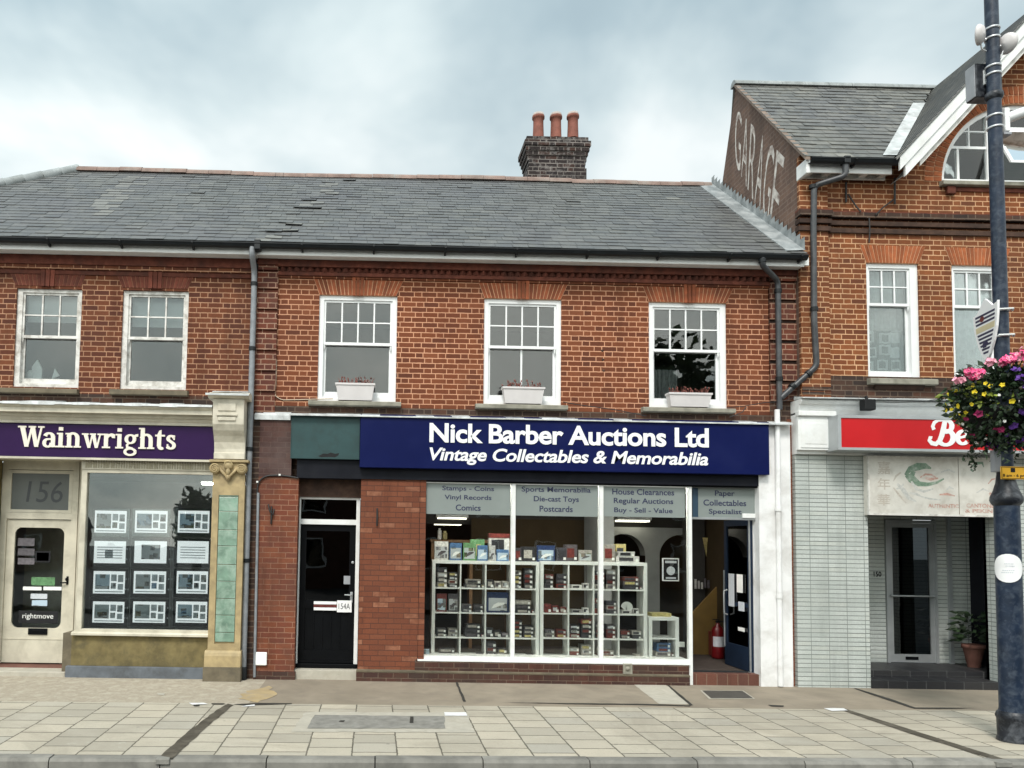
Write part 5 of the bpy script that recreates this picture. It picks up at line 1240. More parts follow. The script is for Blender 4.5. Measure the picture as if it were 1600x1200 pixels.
# arched window
Yw = YR0+.05
mb = MB(); n = 28; c0 = ARC
def ringpoly(mb, r0_, r1_, y0, y1, a0=0, a1=180, n=28):
    for i in range(n):
        t0, t1 = R_(a0+(a1-a0)*i/n), R_(a0+(a1-a0)*(i+1)/n); k = lambda r_, t: (c0.x+r_*math.cos(t), y0, c0.z+r_*math.sin(t))
        mb.prism([k(r0_, t0), k(r1_, t0), k(r1_, t1), k(r0_, t1)], (0, y1-y0, 0))
ringpoly(mb, RA-.075, RA, Yw, Yw+.1)
mb.box(c0.x-RA, c0.x+RA, Yw-.002, Yw+.1, c0.z+.0, c0.z+.075)
aw = mb.build('window', MAT['white_upvc'], BR); aw['label'] = 'large half round window with white frame and opened middle casement'
xm1 = xpx(1551, 240, YR0)
ms = MB(); hgt = lambda dx: math.sqrt(max(0, (RA-.07)**2-dx*dx))
for x in (xm1, 2*c0.x-xm1): ms.box(x-.05, x+.05, Yw+.004, Yw+.09, c0.z+.075, c0.z+hgt(x-c0.x))
zt1 = zpx(1510, 227, YR0)
for s in (1, -1):
    xa_, xb_ = c0.x-s*(RA-.05), c0.x-s*(c0.x-xm1+.05)
    ms.box(c0.x-s*hgt(zt1-c0.z), xb_, Yw+.02, Yw+.07, zt1-.022, zt1+.022)
    xq = xpx(1502, 240, YR0); xq = xq if s == 1 else 2*c0.x-xq
    ms.box(xq-.018, xq+.018, Yw+.023, Yw+.067, c0.z+.075, zt1-.022); 
    for f in (.18, .62): 
        x = xq+s*(f-.3)*.62; ms.box(x-.011, x+.011, Yw+.03, Yw+.06, zt1+.022, c0.z+hgt(x-c0.x))
    ms.box(c0.x-s*hgt(zt1+.28-c0.z), xb_, Yw+.032, Yw+.058, zt1+.27, zt1+.292)
ms.box(xm1+.05, 2*c0.x-xm1-.05, Yw+.02, Yw+.07, c0.z+.92, c0.z+.99)
ms.build('glazing_bars', MAT['white_upvc'], aw)
gp_ = MB(); gp_.prism([(c0.x+(RA-.05)*math.cos(math.pi*i/24), Yw+.04, c0.z+.05+(RA-.07)*math.sin(math.pi*i/24)) for i in range(25)], (0, .006, 0))
gp_.build('pane', MAT['glass'], aw)
cs = MB(); a_, b_ = xm1+.06, 2*c0.x-xm1-.06      # top hung casement pushed outwards
zt_c, zb_c = c0.z+.91, c0.z+.20
def tilted(u0_, u1_, v0_, v1_):
    pt = lambda x, v, o: (x, Yw-.01-.34*v+o*.9, zt_c+(zb_c-zt_c)*v+o*.35)
    cs.raw([pt(u0_, v0_, 0), pt(u1_, v0_, 0), pt(u1_, v1_, 0), pt(u0_, v1_, 0), pt(u0_, v0_, .045), pt(u1_, v0_, .045), pt(u1_, v1_, .045), pt(u0_, v1_, .045)], [(3, 2, 1, 0), (4, 5, 6, 7), (0, 1, 5, 4), (1, 2, 6, 5), (2, 3, 7, 6), (3, 0, 4, 7)])
tilted(a_, b_, 0, .06); tilted(a_, b_, .93, 1); tilted(a_, a_+.05, .06, .93); tilted(b_-.05, b_, .06, .93)
cs.build('open_casement', MAT['white_upvc'], aw)
MB().raw([(a_+.03, Yw-.02, zt_c-.02), (b_-.03, Yw-.02, zt_c-.02), (b_-.03, Yw-.34, zb_c+.02), (a_+.03, Yw-.34, zb_c+.02)], [(0, 1, 2, 3)]).build('casement_pane', MAT['glass'], aw)
MB().raw([(a_+.1, Yw+.32, c0.z+.06), (a_+.6, Yw+.32, c0.z+.06), (a_+.6, Yw+.32, c0.z+1.2), (a_+.1, Yw+.32, c0.z+1.2)], [(0, 1, 2, 3)]).build('blind', MAT['blind_white'], aw)
at = MB(); L = [(c0.x-RA-.02, c0.z-.02)]+[(c0.x+(RA+.02)*math.cos(math.pi*(1-i/20)), c0.z+(RA+.02)*math.sin(math.pi*(1-i/20))) for i in range(21)]+[(c0.x+RA+.02, c0.z-.02)]
at.face([(x, YR0+.75, z) for x, z in L])
for (p, q) in zip(L, L[1:]+L[:1]): at.face([(p[0], YR0+.14, p[1]), (q[0], YR0+.14, q[1]), (q[0], YR0+.75, q[1]), (p[0], YR0+.75, p[1])])
at.build('attic_room', MAT['blind_white'], BR)  # lining coloured pale to imitate the reflection in the arched panes
ab = MB(); ringpoly(ab, RA-.002, RA+.29, YR0-.006, YR0+.03); bed = ab.build('mortar_bed', MAT['mortar'], BR)
ab = MB()
for (ri, ro) in ((RA+.004, RA+.135), (RA+.148, RA+.285)):
    n = int(math.pi*(ri+ro)/2/.083)
    for i in range(n):
        t0, t1 = math.pi*i/n+.006, math.pi*(i+1)/n-.006; pr = .014+random.uniform(0, .003); k = lambda r_, t: (c0.x+r_*math.cos(t), YR0-pr, c0.z+r_*math.sin(t))
        ab.prism([k(ri, t0), k(ro, t0), k(ro, t1), k(ri, t1)], (0, .03, 0))
abo = ab.build('brick_arch', MAT['rubbed_brick_bright'], BR); bed.parent = abo
sill(BR, (c0.x-RA-.04, c0.x+RA+.04, c0.z-.085, c0.z-.003), YR0, .10)
MB().box(xpx(1477, 305, YR0), xpx(1490, 305, YR0), YR0-.06, YR0, c0.z-.22, c0.z-.09, bev=.01).build('corbel_block', MAT['corbel_brick'], BR)
MB().box(xpx(1490, 305, YR0), c0.x+RA, YR0-.02, YR0, c0.z-.16, c0.z-.09).build('string_course', MAT['corbel_brick'], BR)
# main roof with its eaves
xe1 = xpx(1404, 250, YE2)
vx = lambda Y: v0.x+(ze2+(Y-YE2)*TA-v0.z)/TB-.02
sl_ = MB(); slates(sl_, (YE2, ze2), (YRG, zrg), lambda Y: XG-.06, lambda Y: max(vx(Y), XG+.1), .172, .26, .012)
sl_.face([(XG-.05, YRG, zrg), (XRR, YRG, zrg), (XRR, bk.y+.02, bk.z), (XG+.1, bk.y+.02, bk.z)], 0)
rr_ = sl_.build('roof', MAT['slate_right'], BR)
rt = MB(); n = 7
for x in [XG-.06+.45*i for i in range(int((vx(YRG)+.1-XG)/.45)+1)]:
    rt.profx([(YRG+.11*math.cos(math.pi*i/n), zrg-.05+.11*math.sin(math.pi*i/n)) for i in range(n+1)], x+.003, min(x+.447, vx(YRG)+.25))
rt.build('ridge_tile', MAT['hip_lead'], rr_)
vg = MB(); L = 26
for i in range(L):
    y0, y1 = YE2+(YRG-YE2)*i/L, YE2+(YRG-YE2)*(i+1)/L; z0, z1 = ze2+(y0-YE2)*TA, ze2+(y1-YE2)*TA
    vg.raw([(XG-.055, y0, z0-.05), (XG-.055, y1, z1-.05), (XG-.055, y1, z1+.012), (XG-.055, y0, z0+.012), (XG+.03, y0, z0-.05), (XG+.03, y1, z1-.05), (XG+.03, y1, z1+.012), (XG+.03, y0, z0+.012)], [(3, 2, 1, 0), (4, 5, 6, 7), (0, 1, 5, 4), (1, 2, 6, 5), (2, 3, 7, 6), (3, 0, 4, 7)])
vg.build('verge', MAT['verge_mortar'], rr_)
gutter(BR, XG+.02, xe1, YE2-.0, ze2-.04, .062)
MB().box(XG+.02, xe1-.05, YE2+.09, YE2+.12, zpx(1325, 271, YE2+.1), ze2-.03).build('fascia_board', MAT['white_paint'], BR)
MB().box(XG-.01, XG+.055, YE2+.04, YR0, zpx(1250, 273, -.35), ze2-.01, bev=.01).build('eaves_block', MAT['white_paint'], BR)
sf = MB(); z = zpx(1325, 271, YE2+.1)
sf.face([(XG+.02, YE2+.12, z+.06), (XG+.02, YR0+.02, z+.06), (xe1, YR0+.02, z+.06), (xe1, YE2+.12, z+.06)]); sf.build('soffit', MAT['stone_brown'], BR)
sf = MB(); sf.box(XG+.02, xe1-.05, YR0-.09, YR0-.062, z-.02, z+.055)
for i in range(5): x = XG+.10+(xe1-XG-.25)*i/4; sf.box(x-.05, x+.05, YE2+.12, YR0-.09, z+.01, z+.058)
sf.build('rafter_feet', MAT['old_white_paint'], BR)
# gable slopes, valley, bargeboards
gs = MB()
def gslope(X0, X1, sgn):
    Yv = lambda X: YE2+(verge(X)-ze2)/TA
    n = 30
    for i in range(n):
        xa_, xb_ = X0+(X1-X0)*i/n, X0+(X1-X0)*(i+1)/n; za, zb_ = verge(xa_), verge(xb_)
        ya, yb = min(YRG, max(-.5, Yv(xa_))), min(YRG, max(-.5, Yv(xb_)))
        y = -.56; r = i
        gs.face([(xa_, -.56, za+.012), (xb_, -.56, zb_+.0), (xb_, max(yb, -.5), zb_+.0), (xa_, max(ya, -.5), za+.012)] if sgn > 0 else [(xa_, -.56, za), (xa_, 3, za), (xb_, 3, zb_), (xb_, -.56, zb_)])
        gs.face([(xa_, -.56, za-.03), (xb_, -.56, zb_-.03), (xb_, -.56, zb_), (xa_, -.56, za+.012)])
gslope(v0.x-.05, XC, 1); gslope(XC, 2*XC-v0.x+.1, -1)
gs.build('gable_roof', MAT['slate_right'], BR)
vl = MB(); n = 20
for i in range(n):
    y0, y1 = YE2+.02+(YRG-YE2)*.72*i/n, YE2+.02+(YRG-YE2)*.72*(i+1)/n
    f = lambda y: (vx(y)+.02, y, ze2+(y-YE2)*TA+.02)
    a, b = Vector(f(y0)), Vector(f(y1)); vl.face([a+Vector((-.20, 0, .022)), a+Vector((.03, 0, .03)), b+Vector((.03, 0, .03)), b+Vector((-.20, 0, .022))])
    vl.face([a+Vector((-.20, 0, -.02)), a+Vector((-.20, 0, .022)), b+Vector((-.20, 0, .022)), b+Vector((-.20, 0, -.02))])
vl.build('valley_lead', MAT['lead_white'], BR)
def barge(y0, y1, o0, o1, xa_, xb_, nm, mt):
    g1 = math.hypot(1, TB); mb = MB()
    for (X0, X1) in ((xa_, XC), (2*XC-xa_, XC)):
        mb.prism([(X0, y0, verge(X0)-o0*g1), (X1, y0, verge(X1)-o0*g1), (X1, y0, verge(X1)-o1*g1), (X0, y0, verge(X0)-o1*g1)], (0, y1-y0, 0))
    return mb.build(nm, MAT[mt], BR)
barge(-.54, -.50, .03, .17, v0.x+.02, 0, 'bargeboard', 'white_paint'); barge(-.515, -.47, .168, .30, v0.x+.12, 0, 'bargeboard', 'white_paint')
barge(-.47, -.44, .295, .37, xpx(1436, 240, -.45), 0, 'bargeboard', 'old_white_paint')
sfm = MB(); g1 = math.hypot(1, TB)
for (X0, X1) in ((v0.x+.14, XC), (2*XC-v0.x-.14, XC)): sfm.face([(X0, -.47, verge(X0)-.29*g1), (X1, -.47, verge(X1)-.29*g1), (X1, YR0+.0, verge(X1)-.29*g1), (X0, YR0+.0, verge(X0)-.29*g1)])
sfm.build('soffit', MAT['old_white_paint'], BR)
ib = MB()
for (pts) in (((1322, 285), (1322, 316)), ((1398, 278), (1398, 319)), ((1325, 303), (1336, 320), (1345, 331)), ((1396, 312), (1380, 324), (1368, 336)), ((1358, 340), (1359, 360), (1358, 379))):
    ib.tube([P(x, y, YR0-.04-(.07 if y > 325 else 0)) for x, y in pts], .016 if len(pts) == 2 else .012, 8)
ib.build('iron_bracket', MAT['wrought_iron'], BR)
# downpipe with swan neck and long diagonal
h0 = P(1321, 252, YE2); xd2 = xpx(1271, 300, -.24)
pipe(BR, bend([(h0.x, YE2, ze2-.06), (h0.x, YE2, zpx(1321, 275, YE2)), (xd2, -.26, zpx(1270, 290, -.26)), (xpx(1271, 350, -.26), -.26, zpx(1271, 350, -.26)), (xpx(1272, 500, -.24), -.24, zpx(1272, 500, -.24)), (xpx(1276, 572, -.2), -.20, zpx(1276, 572, -.2)), (xd+.02, -.13, zpx(1218, 622, -.13))], .08), .046, 'pipe_dark',
     [(P(1270, 292, -.26), (0, 0, 1)), (P(1272, 483, -.245), (0, 0, 1)), (P(1263, 584, -.19), (1, -.0, .85)), (P(1238, 604, -.155), (1, 0, .85))])
MB().box(h0.x-.05, h0.x+.05, YE2-.07, YE2+.06, ze2-.12, ze2+.0, bev=.01).build('gutter_outlet', MAT['gutter_black'], BR)

# ground floor: white fascia, red box sign, tiles, recess
Zr = lambda y, Y=-.2: zpx(1420, y, Y)
x0r, x1r = xpx(1245, 660, -.2), XRR
prof_cornice(BR, x0r, x1r, [(Zr(625, -.4), -.32), (Zr(628, -.4), -.34), (Zr(632, -.4), -.32), (Zr(635, -.3), -.28), (Zr(641, -.3), -.26), (Zr(645, -.25), -.24), (Zr(650, -.22), -.20)], 'white_paint', 'cornice')
MB().box(x0r, x1r, -.19, 0, Zr(712), Zr(648)).build('fascia', MAT['white_paint'], BR)
con2 = MB(); a, b = xpx(1247, 670, -.26), xpx(1301, 670, -.26); zq = lambda y: zpx(1275, y, -.26)
con2.box(a, b, -.26, -.19, zq(703), zq(645)); con2.box(a-.01, b+.04, -.31, -.19, zq(650.5), zq(643), bev=.01); con2.box(a+.04, b-.04, -.272, -.258, zq(700), zq(655), bev=.01); con2.box(a+.10, b-.10, -.278, -.268, zq(694), zq(661), bev=.006)
con2.build('console_block', MAT['white_paint'], BR)
YRS = -.52
rs = RC(1309, 650, 1760, 708, YRS); rs = (rs[0], rs[1], zpx(1450, 705.5, YRS), zpx(1450, 651, YRS))
rsg = thing('shop_sign', (rs[0]+2, YRS, rs[2]), 'red box sign with fat white swash letters, partly behind the flower basket', 'sign')
mb = MB(); mb.box(rs[0], rs[1], YRS+.02, -.21, rs[2], rs[3]); mb.ring(rs[0], rs[1], YRS-.01, YRS+.02, rs[2], rs[3], .05, .05, .04, .045); mb.build('case', MAT['silver'], rsg)
MB().box(rs[0]+.05, rs[1]-.05, YRS+.004, YRS+.012, rs[2]+.04, rs[3]-.045).build('panel', MAT['red_sign'], rsg)
def fat_B():
    p1 = arc(.78, 1.02, .36, .34, 115, -100, 12); p2 = arc(.82, .38, .44, .40, 100, -150, 14)
    st = [(.72, 1.30), (.66, .9), (.58, .5), (.46, .18), (.26, .02), (.02, .06), (-.14, .22), (-.10, .38), (.02, .36)]
    tp = [(.10, .82), (.02, 1.0), (.10, 1.22), (.32, 1.36), (.62, 1.38), (.90, 1.34)]
    return stroke(st, [.26, .30, .30, .28, .26, .24, .22, .2, .16])+stroke(tp, [.2, .2, .2, .18, .16, .12])+stroke(p1, wv(p1, .16, .30))+stroke(p2, wv(p2, .18, .34)), 1.42
def fat_e():
    p = arc(.40, .42, .32, .36, 10, 320, 18); return stroke(p, wv(p, .16, .28))+stroke([(.2, .40), (.45, .46), (.70, .56)], [.14, .15, .16]), .92
def fat_n():
    p = arc(.46, .48, .26, .30, 150, 0, 12); return stroke([(.20, .85), (.14, .4), (.10, .03)], [.26]*3)+stroke(p, wv(p, .18, .28))+stroke([(.72, .48), (.70, .22), (.82, .06), (.94, .14)], [.27, .25, .2, .12]), 1.05
w2 = MB(); r = RC(1455, 655, 1546, 698, YRS); word(w2, [fat_B, fat_e, fat_n], (r[0], r[1]+.0, zpx(1500, 699, YRS), zpx(1500, 656, YRS)), YRS+.006, 1.40, .14, .008, .08)
w2.build('lettering', MAT['sign_white'], rsg)
sl2 = P(1357, 632, -.45); mb = MB(); mb.box(sl2.x-.09, sl2.x+.09, -.50, -.36, sl2.z-.09, sl2.z+.08, bev=.012); mb.tube([(sl2.x, -.42, sl2.z+.08), (sl2.x, -.40, sl2.z+.13), (sl2.x+.01, -.30, sl2.z+.12)], .02, 8); 
tag(mb.build('security_light', MAT['black_matt']), 'small black floodlight box above the red sign, on the white cornice', 'lamp')
cbl = MB(); cbl.tube(bend([P(x, y, -.41) for x, y in ((1362, 628), (1400, 629), (1440, 628), (1462, 624), (1480, 627))], .05), .006, 6); cbl.build('cable', MAT['cable'], BR)
# lead/peeling top of the cornice
fl = MB()
for i in range(14):
    xa_, xb_ = x0r+(x1r-x0r)*i/14, x0r+(x1r-x0r)*(i+1)/14; dz = random.uniform(0, .02); z = Zr(625, -.4)
    fl.profx([(YR0-.0, z+.07+dz), (-.39, z+.02), (-.39, z+.004), (YR0, z+.01)], xa_, xb_-.002)
fl.build('flashing', MAT['lead_white'], BR)
# tiled walls with the recess
YT = -.13
xt0, xt1, xt2 = xpx(1244.5, 880, YT), xpx(1358.5, 950, YT), xpx(1559, 950, YT)
ztt = zpx(1300, 700, YT); zro = zpx(1450, 806, YT)
MB().box(xt0, xt1, YT, .02, gz(xt0, 0)-.1, ztt).build('tiled_wall', MAT['tile_wall'], BR)
MB().box(xt2, XRR, YT, .12, gz(xt2, 0)-.1, ztt).build('tiled_wall', MAT['tile_wall'], BR)
MB().box(xt1, xt2, YT+.01, .12, zro, ztt).build('lintel', MAT['dark_fascia'], BR)
YB2 = 1.1
zf1 = zpx(1440, 1064, YT); zf2 = zpx(1440, 1048.5, .2)
MB().face([(xt1, .02, zf2-.4), (xt1, YB2, zf2-.4), (xt1, YB2, ztt), (xt1, .02, ztt)]).build('tiled_wall', MAT['tile_wall'], BR)
xk0, xk1 = xpx(1384, 925, YB2), xpx(1463.5, 925, YB2); Zk = lambda y: zpx(1424, y, YB2)
xq = xpx(1516, 920, YB2)
tw = MB(); tw.box(xt1-.2, xk0, YB2, YB2+.1, zf2-.1, ztt); tw.box(xk1, xq, YB2, YB2+.1, zf2-.1, ztt); tw.box(xk0, xk1, YB2+.001, YB2+.1, Zk(812), ztt); tw.build('tiled_wall', MAT['tile_wall'], BR)
MB().face([(xq, YB2, zf2-.1), (xt2+.9, .5, zf2-.1), (xt2+.9, .5, ztt), (xq, YB2, ztt)]).build('dark_opening_sheet', MAT['dark_fascia'], BR)  # dark sheet standing in for the dark side opening of the porch
MB().box(xt2, xt2+.04, YT+.2, .12, zf2-.3, ztt).build('tiled_wall', MAT['tile_wall'], BR)
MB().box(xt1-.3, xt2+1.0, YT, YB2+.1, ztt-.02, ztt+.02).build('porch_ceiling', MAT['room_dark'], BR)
stp = MB(); stp.box(xt1+.003, xt2-.003, YT-.03, .25, gz(9, 0)-.15, zf1, bev=.006); stp.build('entrance_step', MAT['step_tile'], BR)
stp = MB(); stp.box(xt1+.003, xt2+.9, .20, YB2+.1, gz(9, 0)-.15, zf2, bev=.006); stp.build('entrance_step', MAT['step_tile'], BR)
px_ = xpx(1483, 930, YB2); MB().box(px_-.03, px_+.03, YB2-.05, YB2, zf2, ztt-.02).build('screen_post', MAT['aluminium'], BR)
f = MB(); f.ring(xk0, xk1, YB2-.03, YB2+.05, zf2+.002, Zk(813), .045, .045, 0, .05); fo = f.build('door_frame', MAT['aluminium'], BR)
f = MB(); a, b = xk0+.047, xk1-.047; f.ring(a, b, YB2-.01, YB2+.04, zf2+.01, Zk(813)-.053, .075, .075, .14, .075); 
dd = f.build('door', MAT['aluminium'], BR)
MB().box(a+.07, b-.07, YB2+.01, YB2+.018, zf2+.14, Zk(813)-.12).build('pane', MAT['dark_glass'], dd)
h = MB(); z = Zk(931); h.tube(bend([(a+.03, YB2-.01, z), (a+.03, YB2-.07, z), (b-.03, YB2-.07, z), (b-.03, YB2-.01, z)], .02), .016, 8); h.build('handle', MAT['silver'], dd)
r = RC(1415, 1026, 1435, 1031, YB2-.01); MB().box(r[0], r[1], YB2-.016, YB2, r[2], r[3]).build('letter_plate', MAT['black_paint'], dd)
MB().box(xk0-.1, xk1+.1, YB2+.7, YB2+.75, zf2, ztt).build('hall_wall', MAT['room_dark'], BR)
r = RC(1365, 893, 1377, 901, YB2-.004); t = MB(); letter(t, '150', r, YB2-.004, .004, bold=.02); t.build('house_number', MAT['acrylic_black'], BR)
r = RC(1359.5, 897, 1366, 912, .7); MB().box(xt1+.001, xt1+.04, .55, .62, r[2], r[3], bev=.01).build('bell_push', MAT['notice_yellow'], BR)
MB().box(xt1+.25, xk0+.6, .55, .6, zro+.02, zro+.06).build('door_track', MAT['black_paint'], BR)

# menu board over the entrance
YMB = -.24
mbd = RC(1356.5, 714, 1562, 806, YMB)
mbo = thing('menu_board', (mbd[0]+1, YMB, mbd[2]), 'faded white menu board with brown Chinese characters and green painted picture above restaurant entrance', 'sign')
MB().box(mbd[0], mbd[1]+.05, YMB, -.131, mbd[2], mbd[3]).build('board', MAT['board_cream'], mbo)
MB().ring(mbd[0]-.004, mbd[1]+.055, YMB-.012, YMB+.02, mbd[2]-.004, mbd[3]+.004, .022, .022, .03, .02).build('trim', MAT['old_white_paint'], mbo)
xs_ = xpx(1498, 760, YMB); MB().box(xs_-.004, xs_+.004, YMB-.002, YMB+.01, mbd[2]+.03, mbd[3]-.02).build('joint', MAT['stone_brown'], mbo)
t = MB()
for s, (y0, y1) in zip('嘉年華', ((721, 741), (747, 765), (772, 790))): letter(t, s, RC(1371, y0, 1391, y1, YMB-.002), YMB-.002, bold=.01)
t.build('chinese_lettering', MAT['art_brown'], mbo)
for s, q in (('AUTHENTIC', (1450, 787.5, 1498, 793.5)), ('CANTONESE', (1510, 787, 1562, 793.5)), ('& PEKING', (1508, 795.5, 1560, 801.5))): letter(MB(), s, RC(*q, YMB-.002), YMB-.002, bold=.03).build('lettering', MAT['art_red'], mbo)
def blot(pts, mat, nm='painted_picture'):
    m_ = MB(); m_.face([P(x, y, YMB-.0025) for x, y in pts]); 
    nrm = (m_.v[1]-m_.v[0]).cross(m_.v[2]-m_.v[0])
    if len(pts) == 4 and nrm.y > 0: m_.f[0] = tuple(reversed(m_.f[0]))
    m_.build(nm, MAT[mat], mbo)
def swash(pts, ws, mat, dy=0):
    m_ = MB()
    for i, q in enumerate(stroke(pts, ws)): m_.prism([tuple(P(x, y, YMB-.001-dy)) for x, y in q], (0, .0012, 0))
    m_.build('painted_picture', MAT[mat], mbo)
swash([(1414, 742), (1422, 733), (1434, 729), (1446, 728), (1455, 732)], [3, 9, 12, 9, 2], 'art_green')
swash([(1416, 742), (1424, 748), (1436, 756), (1450, 757), (1464, 754), (1475, 748)], [6, 13, 8, 6, 4, 2], 'art_green', .0004)
swash([(1428, 736), (1424, 744), (1428, 752)], [6, 9, 4], 'art_green', .0008)
swash([(1438, 746), (1446, 741), (1456, 742), (1462, 746)], [2, 3, 3, 2], 'art_red', .0012); swash([(1446, 747), (1454, 749), (1466, 747)], [3, 5, 2], 'art_red', .0012)
swash([(1402, 756), (1412, 766), (1420, 778), (1432, 784)], [3, 7, 6, 2], 'art_grey'); swash([(1420, 770), (1432, 772), (1440, 776)], [2, 4, 2], 'art_grey', .0004); swash([(1412, 756), (1408, 762), (1400, 764)], [2, 4, 2], 'art_grey', .0008)
swash([(1424, 752), (1432, 764), (1444, 768), (1458, 764)], [3, 4, 4, 2], 'art_grey', .0006); swash([(1396, 762), (1404, 772), (1416, 786)], [2, 3, 2], 'art_brown', .0006); swash([(1408, 738), (1400, 744), (1396, 752)], [2, 3, 1.5], 'art_brown', .0006); swash([(1470, 738), (1482, 734), (1492, 738)], [1.5, 3, 1.5], 'art_grey', .0006); swash([(1440, 776), (1456, 780), (1470, 781)], [2, 3, 1.5], 'art_grey', .0009)
swash([(1468, 773), (1480, 772), (1492, 775)], [2, 4, 1.5], 'art_red', .0004); swash([(1478, 766), (1484, 761), (1490, 764)], [1.5, 4, 1.5], 'art_grey')
swash([(1517, 730), (1525, 724), (1535, 723), (1537, 730)], [2, 5, 4, 1.5], 'art_green'); swash([(1517, 733), (1521, 737)], [4, 2], 'art_green', .0004)
swash([(1544, 756), (1550, 749), (1560, 747)], [1.5, 2.5, 1.5], 'art_red'); swash([(1546, 770), (1550, 774), (1548, 776)], [3, 6, 2], 'art_red', .0004); swash([(1526, 770), (1536, 764), (1546, 768)], [1.5, 3, 1.5], 'art_grey')
# potted plant in the porch
pp = P(1522, 1046, .72); pz = zf2
pt = thing('potted_plant', (pp.x, .72, pz), 'leafy green plant in a brown pot inside the tiled restaurant porch', 'plant')
MB().lathe((pp.x, .72, pz), [(.09, 0), (.15, .30), (.155, .31), (.17, .32), (.17, .38), (.14, .38), (.13, .33)], 18).build('pot', MAT['brown_step'], pt)
lv = MB()
for i in range(120):
    a = random.uniform(0, 6.28); rr = random.uniform(.05, .30); zc = pz+.42+random.random()*.5; c = Vector((pp.x+math.cos(a)*rr, .72+math.sin(a)*rr*.6, zc)); d = Vector((math.cos(a), math.sin(a), random.uniform(-.5, .6))).normalized(); s = d.orthogonal().normalized()*.035
    lv.face([c, c+d*.06+s, c+d*.15, c+d*.06-s])
lv.build('foliage', MAT['dark_leaf'], pt)

# ------------------------------------------------------------------ window boxes
tl = ['pale grey trough of dried stems on the sill of the left shop house window', 'pale grey trough of reddish stems on the sill of the middle window', 'pale grey trough of dry twigs on the right window sill by the dark drainpipe']
for i, (q, sx_) in enumerate((((524, 600, 586, 624), 1), ((784, 606, 850, 631), 1), ((1042, 615, 1110, 635), 1))):
    Y = -.06; x0, x1, z0, z1 = RC(*q, Y); z0 = wm[i][2]-.0+.003
    t = thing('window_box', ((x0+x1)/2, Y, z0), tl[i], 'planter', 'troughs on the first floor sills')
    m_ = MB(); k = .05; a = [(x0+k, -.115, z0), (x1-k, -.115, z0), (x1-k, .015, z0), (x0+k, .015, z0)]; b = [(x0+.012, -.14, z1-.025), (x1-.012, -.14, z1-.025), (x1-.012, .02, z1-.025), (x0+.012, .02, z1-.025)]
    m_.raw(a+b, [(3, 2, 1, 0), (0, 1, 5, 4), (1, 2, 6, 5), (2, 3, 7, 6), (3, 0, 4, 7)]); m_.ring(x0, x1, -.15, -.14, z1-.028, z1, .01, .01, .01, .01)
    m_.box(x0, x1, -.152, -.135, z1-.03, z1); m_.box(x0, x1, .012, .024, z1-.03, z1); m_.box(x0, x0+.015, -.135, .012, z1-.03, z1); m_.box(x1-.015, x1, -.135, .012, z1-.03, z1); m_.build('trough', MAT['trough_grey'], t)
    MB().face([(x0+.012, -.135, z1-.02), (x1-.012, -.135, z1-.02), (x1-.012, .014, z1-.02), (x0+.012, .014, z1-.02)]).build('soil', MAT['soil'], t)
    s = MB()
    for j in range(46):
        x = random.uniform(x0+.05, x1-.05); y = random.uniform(-.11, 0); h = random.uniform(.03, .13); p = Vector((x, y, z1-.02)); lean = Vector((random.uniform(-.5, .5), random.uniform(-.3, .3), 1))
        s.tube([p, p+lean*h*.6, p+lean*h+Vector((random.uniform(-.02, .02), 0, 0))], [.006, .005, .003], 5)
        if random.random() < .6: s.blob(p+lean*h, .012, .012, .018, 5, 4, .3)
    s.build('dried_plants', MAT['dry_stem'], t)
# ornaments behind the left window
p = RC(46, 560, 62, 595, .22); o = MB(); o.prism([(p[0], .3, p[2]), (p[1], .3, p[2]), (p[1], .3, p[3]-.15), ((p[0]+p[1])/2, .3, p[3]), (p[0], .3, p[3]-.12)], (0, .05, 0)); o.blob((p[0]-.03, .32, p[2]+.08), .07, .05, .12)
tag(o.build('ornament', MAT['paper']), 'white house shaped ornament on the sill behind the leftmost upper window', 'ornament')
p = RC(78, 574, 90, 590, .22); o = MB(); o.prism([(p[0], .3, p[2]), (p[1], .3, p[2]+.05), ((p[0]+p[1])/2-.02, .3, p[3])], (0, .03, 0)); o.box(p[0], p[1], .29, .33, p[2]-.03, p[2]-.002)
tag(o.build('ornament', MAT['paper']), 'small white sail shaped ornament at the right inside the leftmost upper window', 'ornament')

